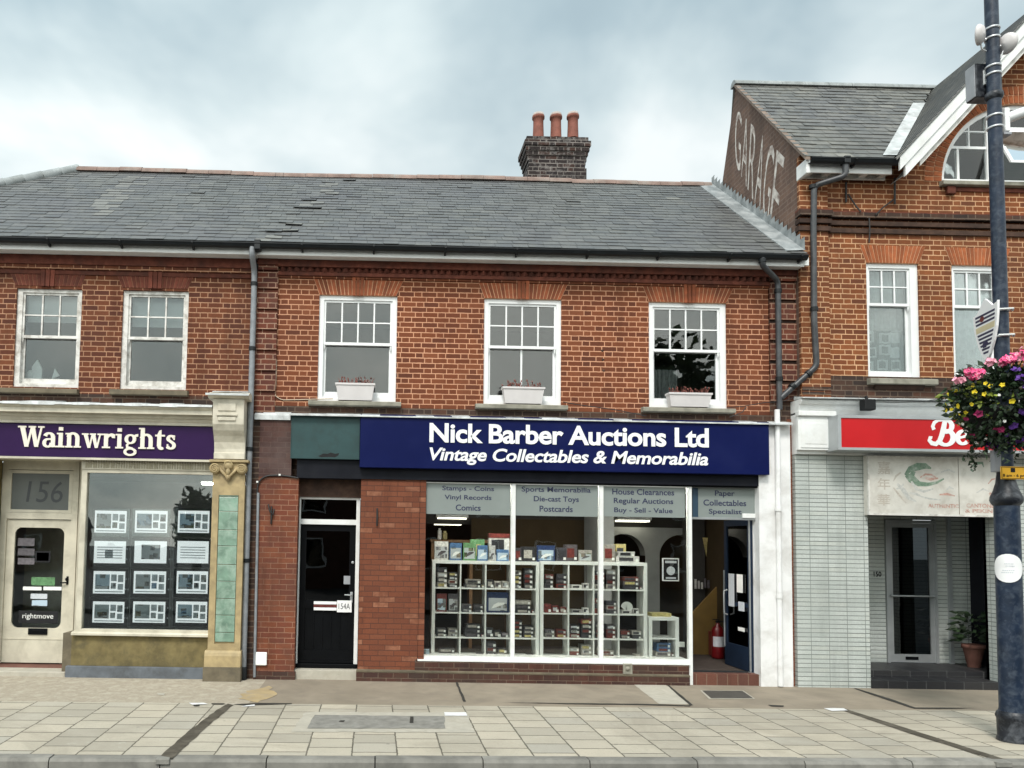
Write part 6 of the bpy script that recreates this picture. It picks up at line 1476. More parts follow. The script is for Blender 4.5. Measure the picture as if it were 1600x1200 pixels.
# ------------------------------------------------------------------ property cards in the agent's window
rowsn = ['top', 'second', 'third', 'bottom']; coln = ['left', 'middle', 'right']
ph = [['photo_grey', 'photo_green'], ['photo_blue', 'photo_grey'], ['photo_blue', 'photo_grey'], ['paper_shade', 'paper_shade'], ['photo_grey', 'photo_green'], ['paper_shade', 'paper_shade'], ['photo_blue', 'photo_grey'], ['photo_grey', 'photo_blue'], ['photo_blue', 'photo_grey'], ['photo_green', 'photo_grey'], ['photo_green', 'photo_grey'], ['photo_blue', 'photo_green']]
YC = .12; rnd2 = random.Random(3)
look = ['one large grey photo', 'a blue house photo', 'a pale blue photo', 'pale text round a faint sketch', 'one centred interior photo', 'plain lines of text', 'a tall blue photo', 'a dark house photo', 'a sloping roof photo', 'a garden photo', 'a hillside photo', 'a bright blue pool photo']
for j, (ya, yb) in enumerate(((798, 832.5), (845.5, 880), (892.5, 927.5), (940, 973))):
    for i, (xa, xb) in enumerate(((148, 197.5), (211, 261.5), (278, 327))):
        k = j*3+i; sh = -(j*1.2); q = RC(xa+sh*.9, ya, xb+sh, yb, YC); mx, mz = (q[1]-q[0])*.10, (q[3]-q[2])*.11
        t = thing('property_card', ((q[0]+q[1])/2, YC, q[2]), 'lit property card with %s, %s row, %s column' % (look[k], rowsn[j], coln[i]), 'display card', 'property cards hung in the agent window')
        MB().box(q[0]-mx, q[1]+mx, YC+.004, YC+.016, q[2]-mz*1.6, q[3]+mz*.9, bev=.004).build('panel', MAT['acrylic_black' if j else 'glass'], t)
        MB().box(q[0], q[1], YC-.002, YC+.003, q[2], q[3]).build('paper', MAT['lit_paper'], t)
        W, H = q[1]-q[0], q[3]-q[2]
        def pic(u0_, u1_, v0_, v1_, m_, nm='photo'): MB().box(q[0]+W*u0_, q[0]+W*u1_, YC-(.0058 if nm == 'photo_detail' else .005), YC-.0025, q[2]+H*v0_, q[2]+H*v1_).build(nm, MAT[m_], t)
        if k == 4: pic(.22, .80, .18, .84, 'photo_grey')
        elif k in (3, 5):
            for v in ((.22, .26), (.34, .38), (.46, .5), (.58, .62), (.70, .74)): pic(.1, .9, *v, 'paper_shade', 'text_lines')
            if k == 3: pic(.35, .6, .25, .6, 'paper_shade')
        else:
            pic(.06, .52, .20, .86, ph[k][0]); pic(.56, .72, .22, .48, ph[k][1]); pic(.78, .95, .52, .84, 'photo_grey')
            pic(.065, .515, .205, .20+.09+.08*rnd2.random(), rnd2.choice(['photo_green', 'photo_grey']), 'photo_detail')
            pic(.56, .74, .56, .86, 'paper_shade', 'text_lines'); pic(.78, .95, .18, .44, 'paper_shade', 'text_lines'); pic(.06, .95, .06, .11, 'paper_shade', 'text_lines')
for i, xx in enumerate((203.5, 270)):
    a, b = P(xx, 795, YC+.02), P(xx-3.5, 985, YC+.02); m_ = MB(); m_.tube([(a.x-.02, YC+.03, a.z), (b.x-.02, YC+.03, b.z)], .004, 6); m_.tube([(a.x+.02, YC+.03, a.z), (b.x+.02, YC+.03, b.z)], .004, 6)
    for yy in (812, 828, 858, 874, 905, 921, 950, 966):
        z = zpx(xx, yy, YC); m_.box(a.x-.03, a.x-.012, YC-.0, YC+.03, z-.012, z+.012); m_.box(a.x+.012, a.x+.03, YC-.0, YC+.03, z-.012, z+.012)
    m_.build('display_cable', MAT['silver'])
for o in [o for o in bpy.data.objects if o.name.startswith('display_cable')]:
    tag(o, 'thin steel display wires between the %s columns of property cards' % ('left and middle' if '.' not in o.name else 'middle and right'), 'cable')

# ------------------------------------------------------------------ shop interior
def strip(x0, y0, x1, y1, Y, lab):
    a = P(x0, (y0+y1)/2, Y); b = P(x1, (y0+y1)/2, Y); zc = a.z
    t = thing('ceiling_light', ((a.x+b.x)/2, Y, zc), lab, 'light', 'lit strips on the shop ceiling')
    MB().box(a.x, b.x, Y-.12, Y+.12, zc, zc+.03).build('diffuser', MAT['tube_light'], t); MB().box(a.x-.03, b.x+.03, Y-.15, Y+.15, zc+.031, zc+.09).build('housing', MAT['white_paint'], t)
for (q, lab) in (((683, 809, 728, 813, 3.4), 'upper lit strip light seen through the left pane under Stamps - Coins'), ((679, 818, 720, 822, 4.6), 'lower lit strip light seen through the left pane under Stamps - Coins'), ((964, 813, 1012, 817, 3.0), 'longer lit strip light seen through the right pane under House Clearances'), ((940, 822, 979, 825.5, 4.2), 'lit strip light just left of and below the one under House Clearances')):
    strip(*q, lab)
t = thing('ceiling_light', P(816, 819, 4.0), 'small round lit lamp seen under the Die-cast Toys lettering', 'light'); p = P(816, 819, 4.0)
MB().lathe((p.x, p.y, p.z), [(.07, 0), (.05, .06), (.02, .08)], 14).build('shade', MAT['tube_light'], t)
# white cube shelves
YK0 = .42
def shelf(q, cols, rows, rowpx, lab):
    x0, x1, z0, z1 = RC(*q, YK0); t = thing('shelf_unit', ((x0+x1)/2, YK0, z0), lab, 'shelf'); T = .034; D = .36
    m_ = MB(); m_.box(x0, x0+T*1.6, YK0, YK0+D, z0, z1-T*1.6); m_.box(x1-T*1.6, x1, YK0, YK0+D, z0, z1-T*1.6); m_.box(x0, x1, YK0, YK0+D, z1-T*1.6+.001, z1); m_.box(x0+T*1.6, x1-T*1.6, YK0, YK0+D, z0, z0+T*1.6); m_.build('carcass', MAT['shelf_white'], t)
    cw = (x1-x0-T*3.2)/cols; rh = (z1-z0-T*3.2)/rows; m_ = MB()
    for i in range(1, cols): x = x0+T*1.6+cw*i; m_.box(x-.011, x+.011, YK0+.004, YK0+D, z0+T*1.6, z1-T*1.6)
    m_.build('upright', MAT['shelf_white'], t); m_ = MB()
    for j in range(1, rows):
        z = z0+T*1.6+rh*j
        for i in range(cols): xa = x0+T*1.6+cw*i+(.011 if i else 0); xb = x0+T*1.6+cw*(i+1)-(.011 if i < cols-1 else 0); m_.box(xa, xb, YK0+.006, YK0+D, z-.011, z+.011)
    m_.build('shelf', MAT['shelf_white'], t)
    return [[(x0+T*1.6+cw*i+.018, x0+T*1.6+cw*(i+1)-.018, z1-T*1.6-rh*(j+1)+.0115+(0 if j < rows-1 else 0), z1-T*1.6-rh*j-.011) for i in range(cols)] for j in range(rows)], z1
CA, zta = shelf((674.5, 876.5, 842.5, 1041), 4, 4, None, 'white cube shelf unit, left of the two tall units in the shop window')
CB_, ztb = shelf((844, 878, 1011.5, 1042.5), 4, 4, None, 'white cube shelf unit, right of the two tall units in the shop window')
CC, ztc = shelf((1014, 964.5, 1061, 1032), 1, 2, None, 'small white two cube shelf unit at the right end of the shop window')
GB = 'goods on the white window shelves'
colw = ['black', 'charcoal', 'dark red', 'pale grey', 'blue', 'green', 'navy', 'yellow', 'white', 'dark grey']
used = {}; rw = random.Random(11)
def goods(x0, x1, y0, y1, z0, z1, ci, where, form='box', tagspot=True, what=None):
    nm = {'box': 'model_box', 'card': 'picture_card', 'lying': 'boxed_set'}[form]
    base = what or '%s %s' % (colw[ci], {'box': 'model box', 'card': 'picture card', 'lying': 'flat boxed set'}[form])
    lab = base+(' '+where if where else ''); used[lab] = used.get(lab, 0)+1
    t = thing(nm, ((x0+x1)/2, y0, z0), lab, 'card' if form == 'card' else 'box', GB)
    MB().box(x0, x1, y0, y1, z0, z1, bev=.003).build('body', MAT['stock_%d' % ci], t)
    W, H = x1-x0, z1-z0
    if form == 'box':
        MB().box(x0+W*.12, x0+W*.74, y0-.003, y0, z0+H*.22, z0+H*.78).build('window', MAT[rw.choice(['stock_9', 'stock_3', 'stock_1', 'stock_2', 'stock_7', 'photo_grey']) if ci != 8 else 'stock_0'], t)
        if tagspot: s = min(.042, H*.5); MB().box(x1-W*.05-s, x1-W*.05, y0-.004, y0-.0005, z0+H*.1, z0+H*.1+s).build('price_sticker', MAT['paper'], t)
    if form == 'card':
        MB().box(x0+W*.08, x1-W*.08, y0-.003, y0, z0+H*.1, z0+H*.72).build('picture', MAT[['photo_grey', 'photo_blue', 'photo_green'][(ci+int(x0*37)) % 3]], t)
        a = x0+W*.2; MB().prism([(a, y0-.004, z0+H*.2), (a+W*.25, y0-.004, z0+H*.28), (a+W*.6, y0-.004, z0+H*.42), (a+W*.62, y0-.004, z0+H*.5), (a+W*.3, y0-.004, z0+H*.5), (a+W*.12, y0-.004, z0+H*.4)], (0, .0015, 0)).build('picture_detail', MAT['paper' if ci in (4, 6) else 'stock_9'], t)
    return t
def fill(cell, kind, where, cols):
    a, b, c, d = cell; W, H = b-a, d-c; y = YK0+.03
    if kind == 'stack2':              # two stacks of boxed cars
        for s in range(2):
            n = rw.choice((3, 4)); x0 = a+W*(.02+.5*s); x1 = x0+W*rw.uniform(.36, .46); h = min(rw.uniform(.06, .085), H*.9/n)
            for k in range(n): goods(x0+rw.uniform(0, .01), x1, y, y+.2, c+h*k, c+h*(k+1)-.003, rw.choice(cols), '%s in %s stack, %s' % (['lowest', 'second', 'third', 'fourth'][k], ['left', 'right'][s], where))
    elif kind == 'low':               # one layer
        n = 3
        for k in range(n): goods(a+W*(.02+k*.33), a+W*(.31+k*.33), y, y+.15, c, c+rw.uniform(.05, .15), rw.choice(cols), '%s of three, %s' % (['left', 'middle', 'right'][k], where))
    elif kind == 'pile':
        n = rw.choice((2, 3))
        for k in range(n): goods(a+W*.14+rw.uniform(0, .03), b-W*.16, y, y+.2, c+.07*k, c+.07*(k+1)-.003, rw.choice(cols), '%s in the pile, %s' % (['lowest', 'second', 'third'][k], where))
        goods(b-W*.14, b-.004, y, y+.1, c, c+.06, rw.choice((0, 1)), 'beside the pile, %s' % where)
    elif kind == 'pic': goods(a+W*.02, b-W*.03, y, y+.04, c, d-H*.12, 6, where, 'card', what='blue picture of a white aircraft standing upright')
    elif kind == 'two':
        for s in range(2):
            for k in range(2): goods(a+W*(.05+.5*s), a+W*(.45+.5*s), y, y+.2, c+.065*k, c+.065*(k+1)-.003, rw.choice(cols), '%s %s of four, %s' % (['lower', 'upper'][k], ['left', 'right'][s], where))
    elif kind == 'flat': goods(a+W*.06, b-W*.1, y+.05, y+.22, c, c+.03, rw.choice(cols), where, 'lying')
    elif kind == 'cards':
        for s in range(2): goods(a+W*(.03+.5*s), a+W*(.46+.5*s), y, y+.03, c, c+H*.78, (2, 9)[s], 'at the %s, %s' % (['left', 'right'][s], where), 'card')
    elif kind == 'white': goods(a+W*.1, a+W*.55, y, y+.15, c, c+.06, 8, 'at the left, '+where, 'box', False); goods(a+W*.6, a+W*.85, y, y+.1, c, c+.09, 8, 'at the right, '+where, 'box', True)
rn_ = ['top', 'second', 'third', 'bottom']; cn = ['first', 'second', 'third', 'fourth']
pa = [['stack2', 'pile', 'low', 'stack2'], ['cards', 'two', 'pic', 'pile'], ['two', 'pile', 'low', 'stack2'], ['pile', 'low', 'stack2', 'low']]
pb = [['stack2', 'white', 'stack2', 'pile'], ['low', 'white', 'stack2', 'white'], ['two', 'stack2', 'stack2', 'two'], ['low', 'stack2', 'pile', 'low']]
for nm, cells_, pat in (('left tall shelf', CA, pa), ('right tall shelf', CB_, pb)):
    for j in range(4):
        for i in range(4): fill(cells_[j][i], pat[j][i], '%s row, %s column, %s' % (rn_[j], cn[i], nm), (0, 1, 9, 3, 0, 1) if nm[0] == 'l' else (0, 2, 2, 1, 3, 9))
fill(CC[0][0], 'flat', 'upper cube of the small shelf', (8, 3)); fill(CC[1][0], 'pile', 'lower cube of the small shelf', (3, 4))
TOPG = [((679, 846, 700.5, 875), 8, 'card', 'grey and white picture book, first from the left on top of the shelves'), ((702.5, 848, 721.5, 875), 4, 'card', 'pale blue book, second from the left on top of the shelves'), ((723.7, 847.5, 744, 875), 5, 'card', 'bright green book, third from the left on top of the shelves'),
        ((746, 851, 762, 875), 4, 'card', 'blue and white card beside the green book'), ((764, 851, 774, 875), 8, 'card', 'narrow white card left of the small blue card'), ((776, 857, 795, 875), 4, 'card', 'small blue card in front of the tall cream box'),
        ((805, 856, 815, 877), 1, 'box', 'small dark box just right of the first window post'), ((816, 854, 837, 877), 0, 'box', 'wide black model box on top of the shelves'), ((839, 851, 867, 876.5), 6, 'card', 'navy picture of a white aircraft on top of the shelves'),
        ((869, 856, 885, 877), 1, 'box', 'charcoal box right of the navy aircraft picture'), ((884, 851, 902, 877), 9, 'box', 'tall dark grey box on top of the shelves'), ((904, 859, 925, 877), 3, 'card', 'pale grey picture card near the second window post'),
        ((943, 851, 961, 878), 3, 'box', 'grey blister box just right of the second window post'), ((963, 868, 999, 877.5), 8, 'box', 'long white boxed car on top of the right shelf'), ((966, 859.5, 992, 867.5), 8, 'box', 'white boxed car resting on the longer white box')]
for q, ci, fm, lab in TOPG:
    x0, x1, z0, z1 = RC(*q, YK0+.06); zt = zta if q[0] < 843 else ztb; dz = 0 if q[3] > 870 else .092
    goods(x0, x1, YK0+.06, YK0+(.10 if fm == 'card' else .24), zt+.002+dz, zt+.002+dz+(z1-z0), ci, '', fm, fm == 'box', lab)
for q, ci, lab, Y in (((764, 834, 796, 860), 8, 'tall cream box with a red lid behind the cards', .62), ((735, 843, 757, 860), 5, 'teal box behind the green book', .60), ((962, 850, 978, 866), 7, 'gold box behind the white boxed cars', .62)):
    x0, x1, z0, z1 = RC(*q, Y); zt = zta if q[0] < 843 else ztb; o = goods(x0, x1, Y, Y+.12, zt+.002, z1, ci, '', 'box', False, lab)
    if ci == 8: MB().box(x0-.004, x1+.004, Y-.006, Y+.124, z1-.07, z1+.004).build('lid', MAT['stock_2'], o)
q = RC(1019, 956.5, 1049, 963.5, .5); goods(q[0], q[1], .5, .74, ztc+.002, ztc+.06, 7, 'on top of the small white shelf', 'lying', what='tan cardboard box')
# fan shaped white card, poster, socket, extinguisher
p = P(974, 941, .42); a = CB_[1][3]; m_ = MB(); cx_ = (a[0]+a[1])/2-.05; m_.prism([(cx_+.10*math.cos(t*math.pi/8-.2), .50, a[2]+.10+.10*math.sin(t*math.pi/8-.2)) for t in range(9)]+[(cx_+.02, .50, a[2]+.0), (cx_-.02, .50, a[2]+.0)], (0, .01, 0))
tag(m_.build('fan_card', MAT['paper']), 'white fan shaped card in the second row of the right tall shelf', 'card')
q = RC(1035, 872, 1061, 908, 1.2); t = thing('poster', ((q[0]+q[1])/2, 1.2, q[2]), 'dark framed poster with a white emblem hanging behind the right shop pane', 'poster')
MB().box(q[0], q[1], 1.2, 1.22, q[2], q[3]).build('backing', MAT['sign_white'], t); W, H = q[1]-q[0], q[3]-q[2]
MB().box(q[0]+.02, q[1]-.02, 1.196, 1.1995, q[2]+.02, q[3]-.02).build('print', MAT['acrylic_black'], t)
m_ = MB(); m_.lathe(((q[0]+q[1])/2, 1.1945, q[2]+H*.45), [(0, 0), (W*.24, 0), (W*.26, .001)], 18, 'Y'); m_.box(q[0]+W*.16, q[1]-W*.16, 1.1935, 1.1955, q[2]+H*.78, q[2]+H*.88); m_.box(q[0]+W*.2, q[1]-W*.2, 1.1935, 1.1955, q[2]+H*.10, q[2]+H*.17); m_.build('emblem', MAT['paper_shade'], t)
ex = P(1122, 1045, 1.7); fx = thing('fire_extinguisher', (ex.x, 1.7, ZFL), 'red fire extinguisher standing just inside the open shop door', 'extinguisher')
MB().lathe((ex.x, 1.7, ZFL), [(.09, 0), (.105, .01), (.11, .05), (.11, .48), (.09, .55), (.04, .60), (.035, .64)], 20).build('cylinder', MAT['extinguisher_red'], fx)
m_ = MB(); m_.box(ex.x-.03, ex.x+.03, 1.67, 1.73, ZFL+.64, ZFL+.68); m_.tube(bend([(ex.x, 1.7, ZFL+.67), (ex.x+.13, 1.66, ZFL+.66), (ex.x+.13, 1.62, ZFL+.3)], .06), .014, 8); m_.box(ex.x-.09, ex.x+.02, 1.685, 1.715, ZFL+.69, ZFL+.705); m_.build('valve_hose', MAT['black_matt'], fx)
m_ = MB()
for i in range(8):
    t0, t1 = R_(200+i*17), R_(217+i*17); m_.face([(ex.x+.1115*math.cos(t0), 1.7+.1115*math.sin(t0), ZFL+.22), (ex.x+.1115*math.cos(t1), 1.7+.1115*math.sin(t1), ZFL+.22), (ex.x+.1115*math.cos(t1), 1.7+.1115*math.sin(t1), ZFL+.40), (ex.x+.1115*math.cos(t0), 1.7+.1115*math.sin(t0), ZFL+.40)])
m_.build('label_band', MAT['paper_shade'], fx)
rk = P(1112, 1045, 2.0); MBx = MB(); 
t = thing('red_case', (rk.x+.12, 2.0, ZFL), 'dark red case standing behind the fire extinguisher', 'box'); MB().box(rk.x, rk.x+.30, 1.95, 2.15, ZFL, ZFL+.45, bev=.02).build('body', MAT['stock_2'], t); MB().tube(bend([(rk.x+.08, 2.05, ZFL+.45), (rk.x+.08, 2.05, ZFL+.50), (rk.x+.22, 2.05, ZFL+.50), (rk.x+.22, 2.05, ZFL+.45)], .03), .012).build('grip', MAT['black_matt'], t)
for i, (q, mt, nm) in enumerate((((1098, 840, 1106, 870), 'stock_7', 'gold pennant on the dark stair wall, left of three'), ((1112, 843, 1120, 872), 'stock_2', 'red pennant on the dark stair wall, middle of three'), ((1124, 838, 1132, 866), 'stock_7', 'gold pennant on the dark stair wall, right of three'))):
    r = RC(*q, 2.58); tag(MB().prism([(r[0], 2.58, r[3]), (r[1], 2.58, r[3]), (r[1]-.03, 2.58, r[2]), (r[0]+.06, 2.58, r[2]+.04)], (0, .006, 0)).build('pennant', MAT[mt]), nm, 'pennant')
for i, (q, mt, lab) in enumerate((((1085, 905, 1098, 920), 'stock_8', 'pale leaflet row, left end of the rack on the stair wall'), ((1100, 904, 1113, 919), 'stock_9', 'grey leaflets in the middle of the rack on the stair wall'), ((1114, 903, 1128, 918), 'stock_3', 'light leaflets at the right end of the rack on the stair wall'))):
    r = RC(*q, 2.5); t = MB(); n = 3
    for k in range(n): t.box(r[0]+(r[1]-r[0])*k/n+.01, r[0]+(r[1]-r[0])*(k+1)/n-.01, 2.5-.02*k, 2.52-.02*k, r[2], r[3]-.03*k)
    tag(t.build('leaflets', MAT[mt]), lab, 'leaflets')
for (q, mt, lab) in (((684, 828, 690, 843), 'stock_8', 'pale jar on a far shelf seen through the left pane'), ((692, 832, 699, 843), 'stock_7', 'yellow carton on a far shelf seen through the left pane')):
    r = RC(*q, 2.6); o = MB().box(r[0], r[1], 2.6, 2.75, r[2], r[3], bev=.02); o.box(r[0]+.02, r[1]-.02, 2.62, 2.73, r[3], r[3]+.03); tag(o.build('container', MAT[mt]), lab, 'container')
r = RC(672, 844, 800, 848, 2.6); ws = MB(); ws.box(r[0], r[1], 2.5, 2.95, r[2], r[2]+.05); 
for x in (r[0]+.05, (r[0]+r[1])/2, r[1]-.05): ws.box(x-.03, x+.03, 2.55, 2.9, ZFL, r[2])
tag(ws.build('back_counter', MAT['wood']), 'brown counter at the back of the auction shop behind the left pane', 'counter')
r = RC(642, 1019, 673, 1027, .2); 
tag(MB().box(sw0+.075, sw0+.17, .02, .05, zbot+.07, zbot+.15, bev=.006).build('card_sticker', MAT['photo_blue']), 'small blue sticker card in the lower left corner of the shop window', 'sticker')
r = RC(1062, 1003, 1070, 1011, .1); tag(MB().box(r[0], r[1], .1, .13, r[2], r[3], bev=.005).build('wall_socket', MAT['paper']), 'white socket box low beside the small white shelf', 'socket')
t = thing('added_window_light', (sw0+2, .14, Zs(753)), 'added unseen fill strip behind the lettered film at the head of the shop window', 'light')  # unseen strip added to brighten the white shelves
MB().box(sw0+.1, sw1-.1, .11, .17, Zs(757), Zs(755)).build('diffuser', MAT['strong_tube'], t); MB().box(sw0+.08, sw1-.08, .09, .19, Zs(755)+.001, Zs(752)).build('housing', MAT['white_paint'], t)
# room light inside the agent's
a = P(316, 757, 1.3); b = P(338, 757, 1.3); t = thing('ceiling_light', (a.x, 1.3, a.z), 'thin lit tube light in the upper right of the agent window', 'light'); MB().box(a.x, b.x+.1, 1.27, 1.33, a.z, a.z+.035).build('diffuser', MAT['strong_tube'], t); MB().box(a.x-.02, b.x+.12, 1.26, 1.34, a.z+.036, a.z+.07).build('housing', MAT['white_paint'], t)

# ------------------------------------------------------------------ lamp post at the kerb, with everything strapped to it
LB = on_ground(1584, 1158); LX, LY, LZ = LB
ztop = P(1549, -260, LY).z
zl = lambda y: zpx(1585, y, LY)
lp = thing('lamp_post', (LX, LY, LZ), 'tall worn dark blue cast iron street lamp post with black base at the kerb', 'street lamp')
R1 = .128
MB().lathe((LX, LY, 0), [(.0, LZ-.02), (.158, LZ-.02), (.162, LZ+.03), (.150, LZ+.05), (.154, zl(1124)), (.166, zl(1119)), (.154, zl(1114)), (.138, zl(1111))], 32).build('base', MAT['lamp_black'], lp)
MB().lathe((LX, LY, 0), [(.135, zl(1112)), (R1, zl(1106)), (R1-.004, zl(800)), (R1-.006, zl(782))], 32).build('lower_shaft', MAT['lamp_blue'], lp)
MB().lathe((LX, LY, 0), [(.12, zl(791)), (.135, zl(789)), (.15, zl(786)), (.16, zl(782)), (.156, zl(777)), (.125, zl(767)), (.10, zl(755)), (.088, zl(742)), (.085, zl(735))], 32).build('collar', MAT['lamp_black'], lp)
MB().lathe((LX, LY, 0), [(.078, zl(737)), (.076, zl(600)), (.071, zl(155)), (.069, ztop)], 28).build('upper_shaft', MAT['lamp_blue'], lp)
MB().lathe((LX, LY, 0), [(.07, zl(158)), (.09, zl(155)), (.095, zl(151)), (.09, zl(147)), (.07, zl(145))], 28).build('neck_ring', MAT['lamp_black'], lp)
MB().tube(bend([(LX, LY, ztop), (LX, LY, ztop+.9), (LX, LY+.9, ztop+1.1)], .4), .05).build('bracket_arm', MAT['lamp_blue'], lp)
MB().lathe((LX, LY+.9, ztop+.85), [(.02, .26), (.1, .24), (.2, .05), (.21, 0), (.05, -.03)], 20).build('lantern', MAT['grey_plastic'], lp)
for y in (47, 62, 106, 118, 183, 201, 487, 527): MB().lathe((LX, LY, zl(y)), [(.072, -.012), (.0815, -.011), (.0815, .011), (.072, .012)], 28).build('steel_band', MAT['steel_band'], lp)
xl_ = lambda x, y, Y=None: xpx(x, y, LY if Y is None else Y)
for (x, y, s, lab) in ((1531, 54, -1, 'white dish antenna on the left of the lamp post'), (1573, 68, 1, 'white dish antenna on the right of the lamp post')):
    p = P(x, y, LY-.05); t = thing('dish_antenna', p, lab, 'antenna', None); tilt = R_(20)
    m_ = MB(); m_.lathe((0, 0, 0), [(0, -.05), (.09, -.035), (.118, -.0), (.118, .02), (.0, .03)], 24, 'Y'); ro = Matrix.Rotation(R_(38 if s < 0 else -76), 4, 'Z') @ Matrix.Rotation(R_(8), 4, 'X'); m_.v = [ro @ v+p for v in m_.v]; m_.build('dish', MAT['trough_grey'], t)
    m_ = MB(); m_.tube(bend([p+Vector((-s*.03, .03, -.0)), p+Vector((-s*.10, .05, -.04)), Vector((LX+s*.08, LY, p.z-.02))], .03), .016, 8); m_.tube(bend([p+Vector((-s*.02, .02, -.06)), p+Vector((-s*.05, .04, -.16)), Vector((LX+s*.08, LY, p.z-.17))], .05), .010, 8); m_.build('bracket', MAT['steel_band'], t)
q = RC(1519, 104, 1560, 156, LY+.14); t = thing('pole_box', (q[0], LY+.14, q[2]), 'dark grey cabinet box with a white label strapped behind the lamp post, below the antennas', 'box')
MB().box(q[0], q[1], LY+.08, LY+.24, q[2], q[3], bev=.01).build('case', MAT['lamp_black'], t); MB().box(q[0]-.012, q[0]-.001, LY+.09, LY+.23, q[2]+.01, q[3]-.01).build('side_plate', MAT['grey_plastic'], t)
m_ = RC(1536, 111, 1552, 133, LY+.08); MB().box(m_[0], m_[1], LY+.055, LY+.079, m_[2], m_[3]).build('label_plate', MAT['sign_white'], t)
t = thing('camera_arm', P(1570, 190, LY), 'white bracket arm clamped to the right of the lamp post, reaching out of frame', 'bracket')
p = P(1569, 188, LY); m_ = MB(); m_.box(p.x-.03, p.x+.03, LY-.055, LY+.055, p.z-.16, p.z+.13, bev=.01); m_.build('clamp', MAT['white_upvc'], t)
a = Vector((p.x+.02, LY, p.z+.02)); m_ = MB(); m_.tube([a, a+Vector((.8, -.05, .30))], .06, 14); m_.build('arm', MAT['white_upvc'], t); m_ = MB().box(p.x-.045, p.x+.05, LY-.05, LY+.05, p.z-.20, p.z-.165, bev=.008); m_.build('end_box', MAT['grey_plastic'], t)
# shield
XS_ = LX-.10; y0s = LY-.02
def sh(u, v): return Vector((XS_+.10*(1-u)-.02, y0s+.50*(1-u)-.10, zl(563)+(zl(462)-zl(563))*v))
# board stands square to the street: u=0 is its far edge
out = [(.0, .80), (.08, .80), (.22, .84), (.36, .93), (.5, 1.0), (.64, .93), (.80, .84), (.95, .86), (1.0, .88), (.98, .70), (.93, .50), (.82, .30), (.66, .12), (.5, 0), (.34, .12), (.18, .30), (.07, .50), (.02, .70)]
tb = thing('shield_banner', (LX-.1, LY, zl(563)), 'white shield board with navy stripes and gold band, on the lamp post above the flowers', 'banner')
def shp(pts, mat, nm, d0_, d1_):
    nrm = Vector((-1, 0.0, 0)); nrm = (sh(1, 0)-sh(0, 0)).cross(sh(0, 1)-sh(0, 0)).normalized(); 
    if nrm.x > 0: nrm = -nrm
    m_ = MB(); m_.prism([sh(u, v)+nrm*d1_ for u, v in pts], tuple(nrm*(d0_-d1_))); m_.build(nm, MAT[mat], tb)
shp(out, 'sign_white', 'board', -.012, .012)
def wid(v):
    L = [(0, .5), (.12, .34), (.30, .18), (.50, .07), (.70, .02), (1, .02)]
    for (a, b), (c, d) in zip(L[:-1], L[1:]):
        if a <= v <= c: return b+(d-b)*(v-a)/(c-a)
for i, v in enumerate([.14, .20, .26, .32, .38, .44, .62, .68, .74]):
    a, b = wid(v)+.09, wid(v+.032)+.09; shp([(a, v), (1-a, v), (1-b, v+.032), (b, v+.032)], 'navy_letter', 'stripe', .0121, .0135)
a, b = wid(.50)+.07, wid(.59)+.07; shp([(a, .50), (1-a, .50), (1-b, .59), (b, .59)], 'gold_band', 'band', .0121, .0137)
shp([(.38+.09*math.cos(t*.7), .70+.045*math.sin(t*.7)) for t in range(9)], 'stock_2', 'emblem', .0137, .0150)
shp([(.40, .24), (.52, .24), (.60, .30), (.54, .34), (.44, .33), (.36, .29)], 'navy_letter', 'emblem', .0137, .0150)
MB().tube([(XS_+.0, y0s-.08, zl(566)), (XS_, y0s-.08, zl(610))], .02, 8).build('bracket', MAT['white_paint'], tb)
for y in (487, 527): MB().tube([(XS_-.0, y0s-.06, zl(y)), (LX+.05, y0s-.10, zl(y)), (LX+.10, y0s-.03, zl(y))], .012, 8).build('bracket', MAT['white_paint'], tb)
# flower basket round the post
FB = P(1562, 628, LY-.05); FC = Vector((LX+.02, LY-.05, FB.z))
fb = thing('flower_basket', (FC.x, FC.y, FC.z-.5), 'full hanging flower basket of pink, yellow, purple and white blooms round the lamp post', 'flower basket')
MB().lathe((LX, LY, FC.z-.12), [(.10, -.26), (.30, -.20), (.42, 0), (.43, .03), (.10, .03)], 24).build('basket', MAT['black_matt'], fb)
rf = random.Random(5); lv = MB(); ly = MB()
def pt_on(k=1.0, amin=-1.0):
    while True:
        v = Vector((rf.gauss(0, 1), rf.gauss(0, 1), rf.gauss(0, 1))).normalized()
        if v.z > amin: break
    bump = 1+.16*math.sin(5*v.x+1.3)*math.cos(4*v.z+v.y*3); low = 1.0 if v.z > -.2 else 1.0-.28*(-v.z-.2)
    return v, FC+Vector((v.x*.60*bump*low, v.y*.52*bump*low, v.z*(.44 if v.z > 0 else .52)*bump))*k
def leaf(m_, c, d, s):
    d = d.normalized(); side = d.cross(Vector((rf.uniform(-1, 1), rf.uniform(-1, 1), rf.uniform(-1, 1)))).normalized(); up = side.cross(d)
    m_.face([c-d*s*.1, c+d*s*.45+side*s*.38+up*s*.12, c+d*s*1.1, c+d*s*.45-side*s*.38+up*s*.12], rf.random())
for i in range(3600):
    v, p = pt_on(rf.uniform(.55, 1.04)); d = (v+Vector((rf.uniform(-.8, .8), rf.uniform(-.8, .8), rf.uniform(-1.0, .4))))
    left = (p.x < FC.x-.26 and p.z > FC.z-.22 and p.z < FC.z+.22)
    leaf(ly if left and rf.random() < .16 else lv, p, d, rf.uniform(.045, .085))
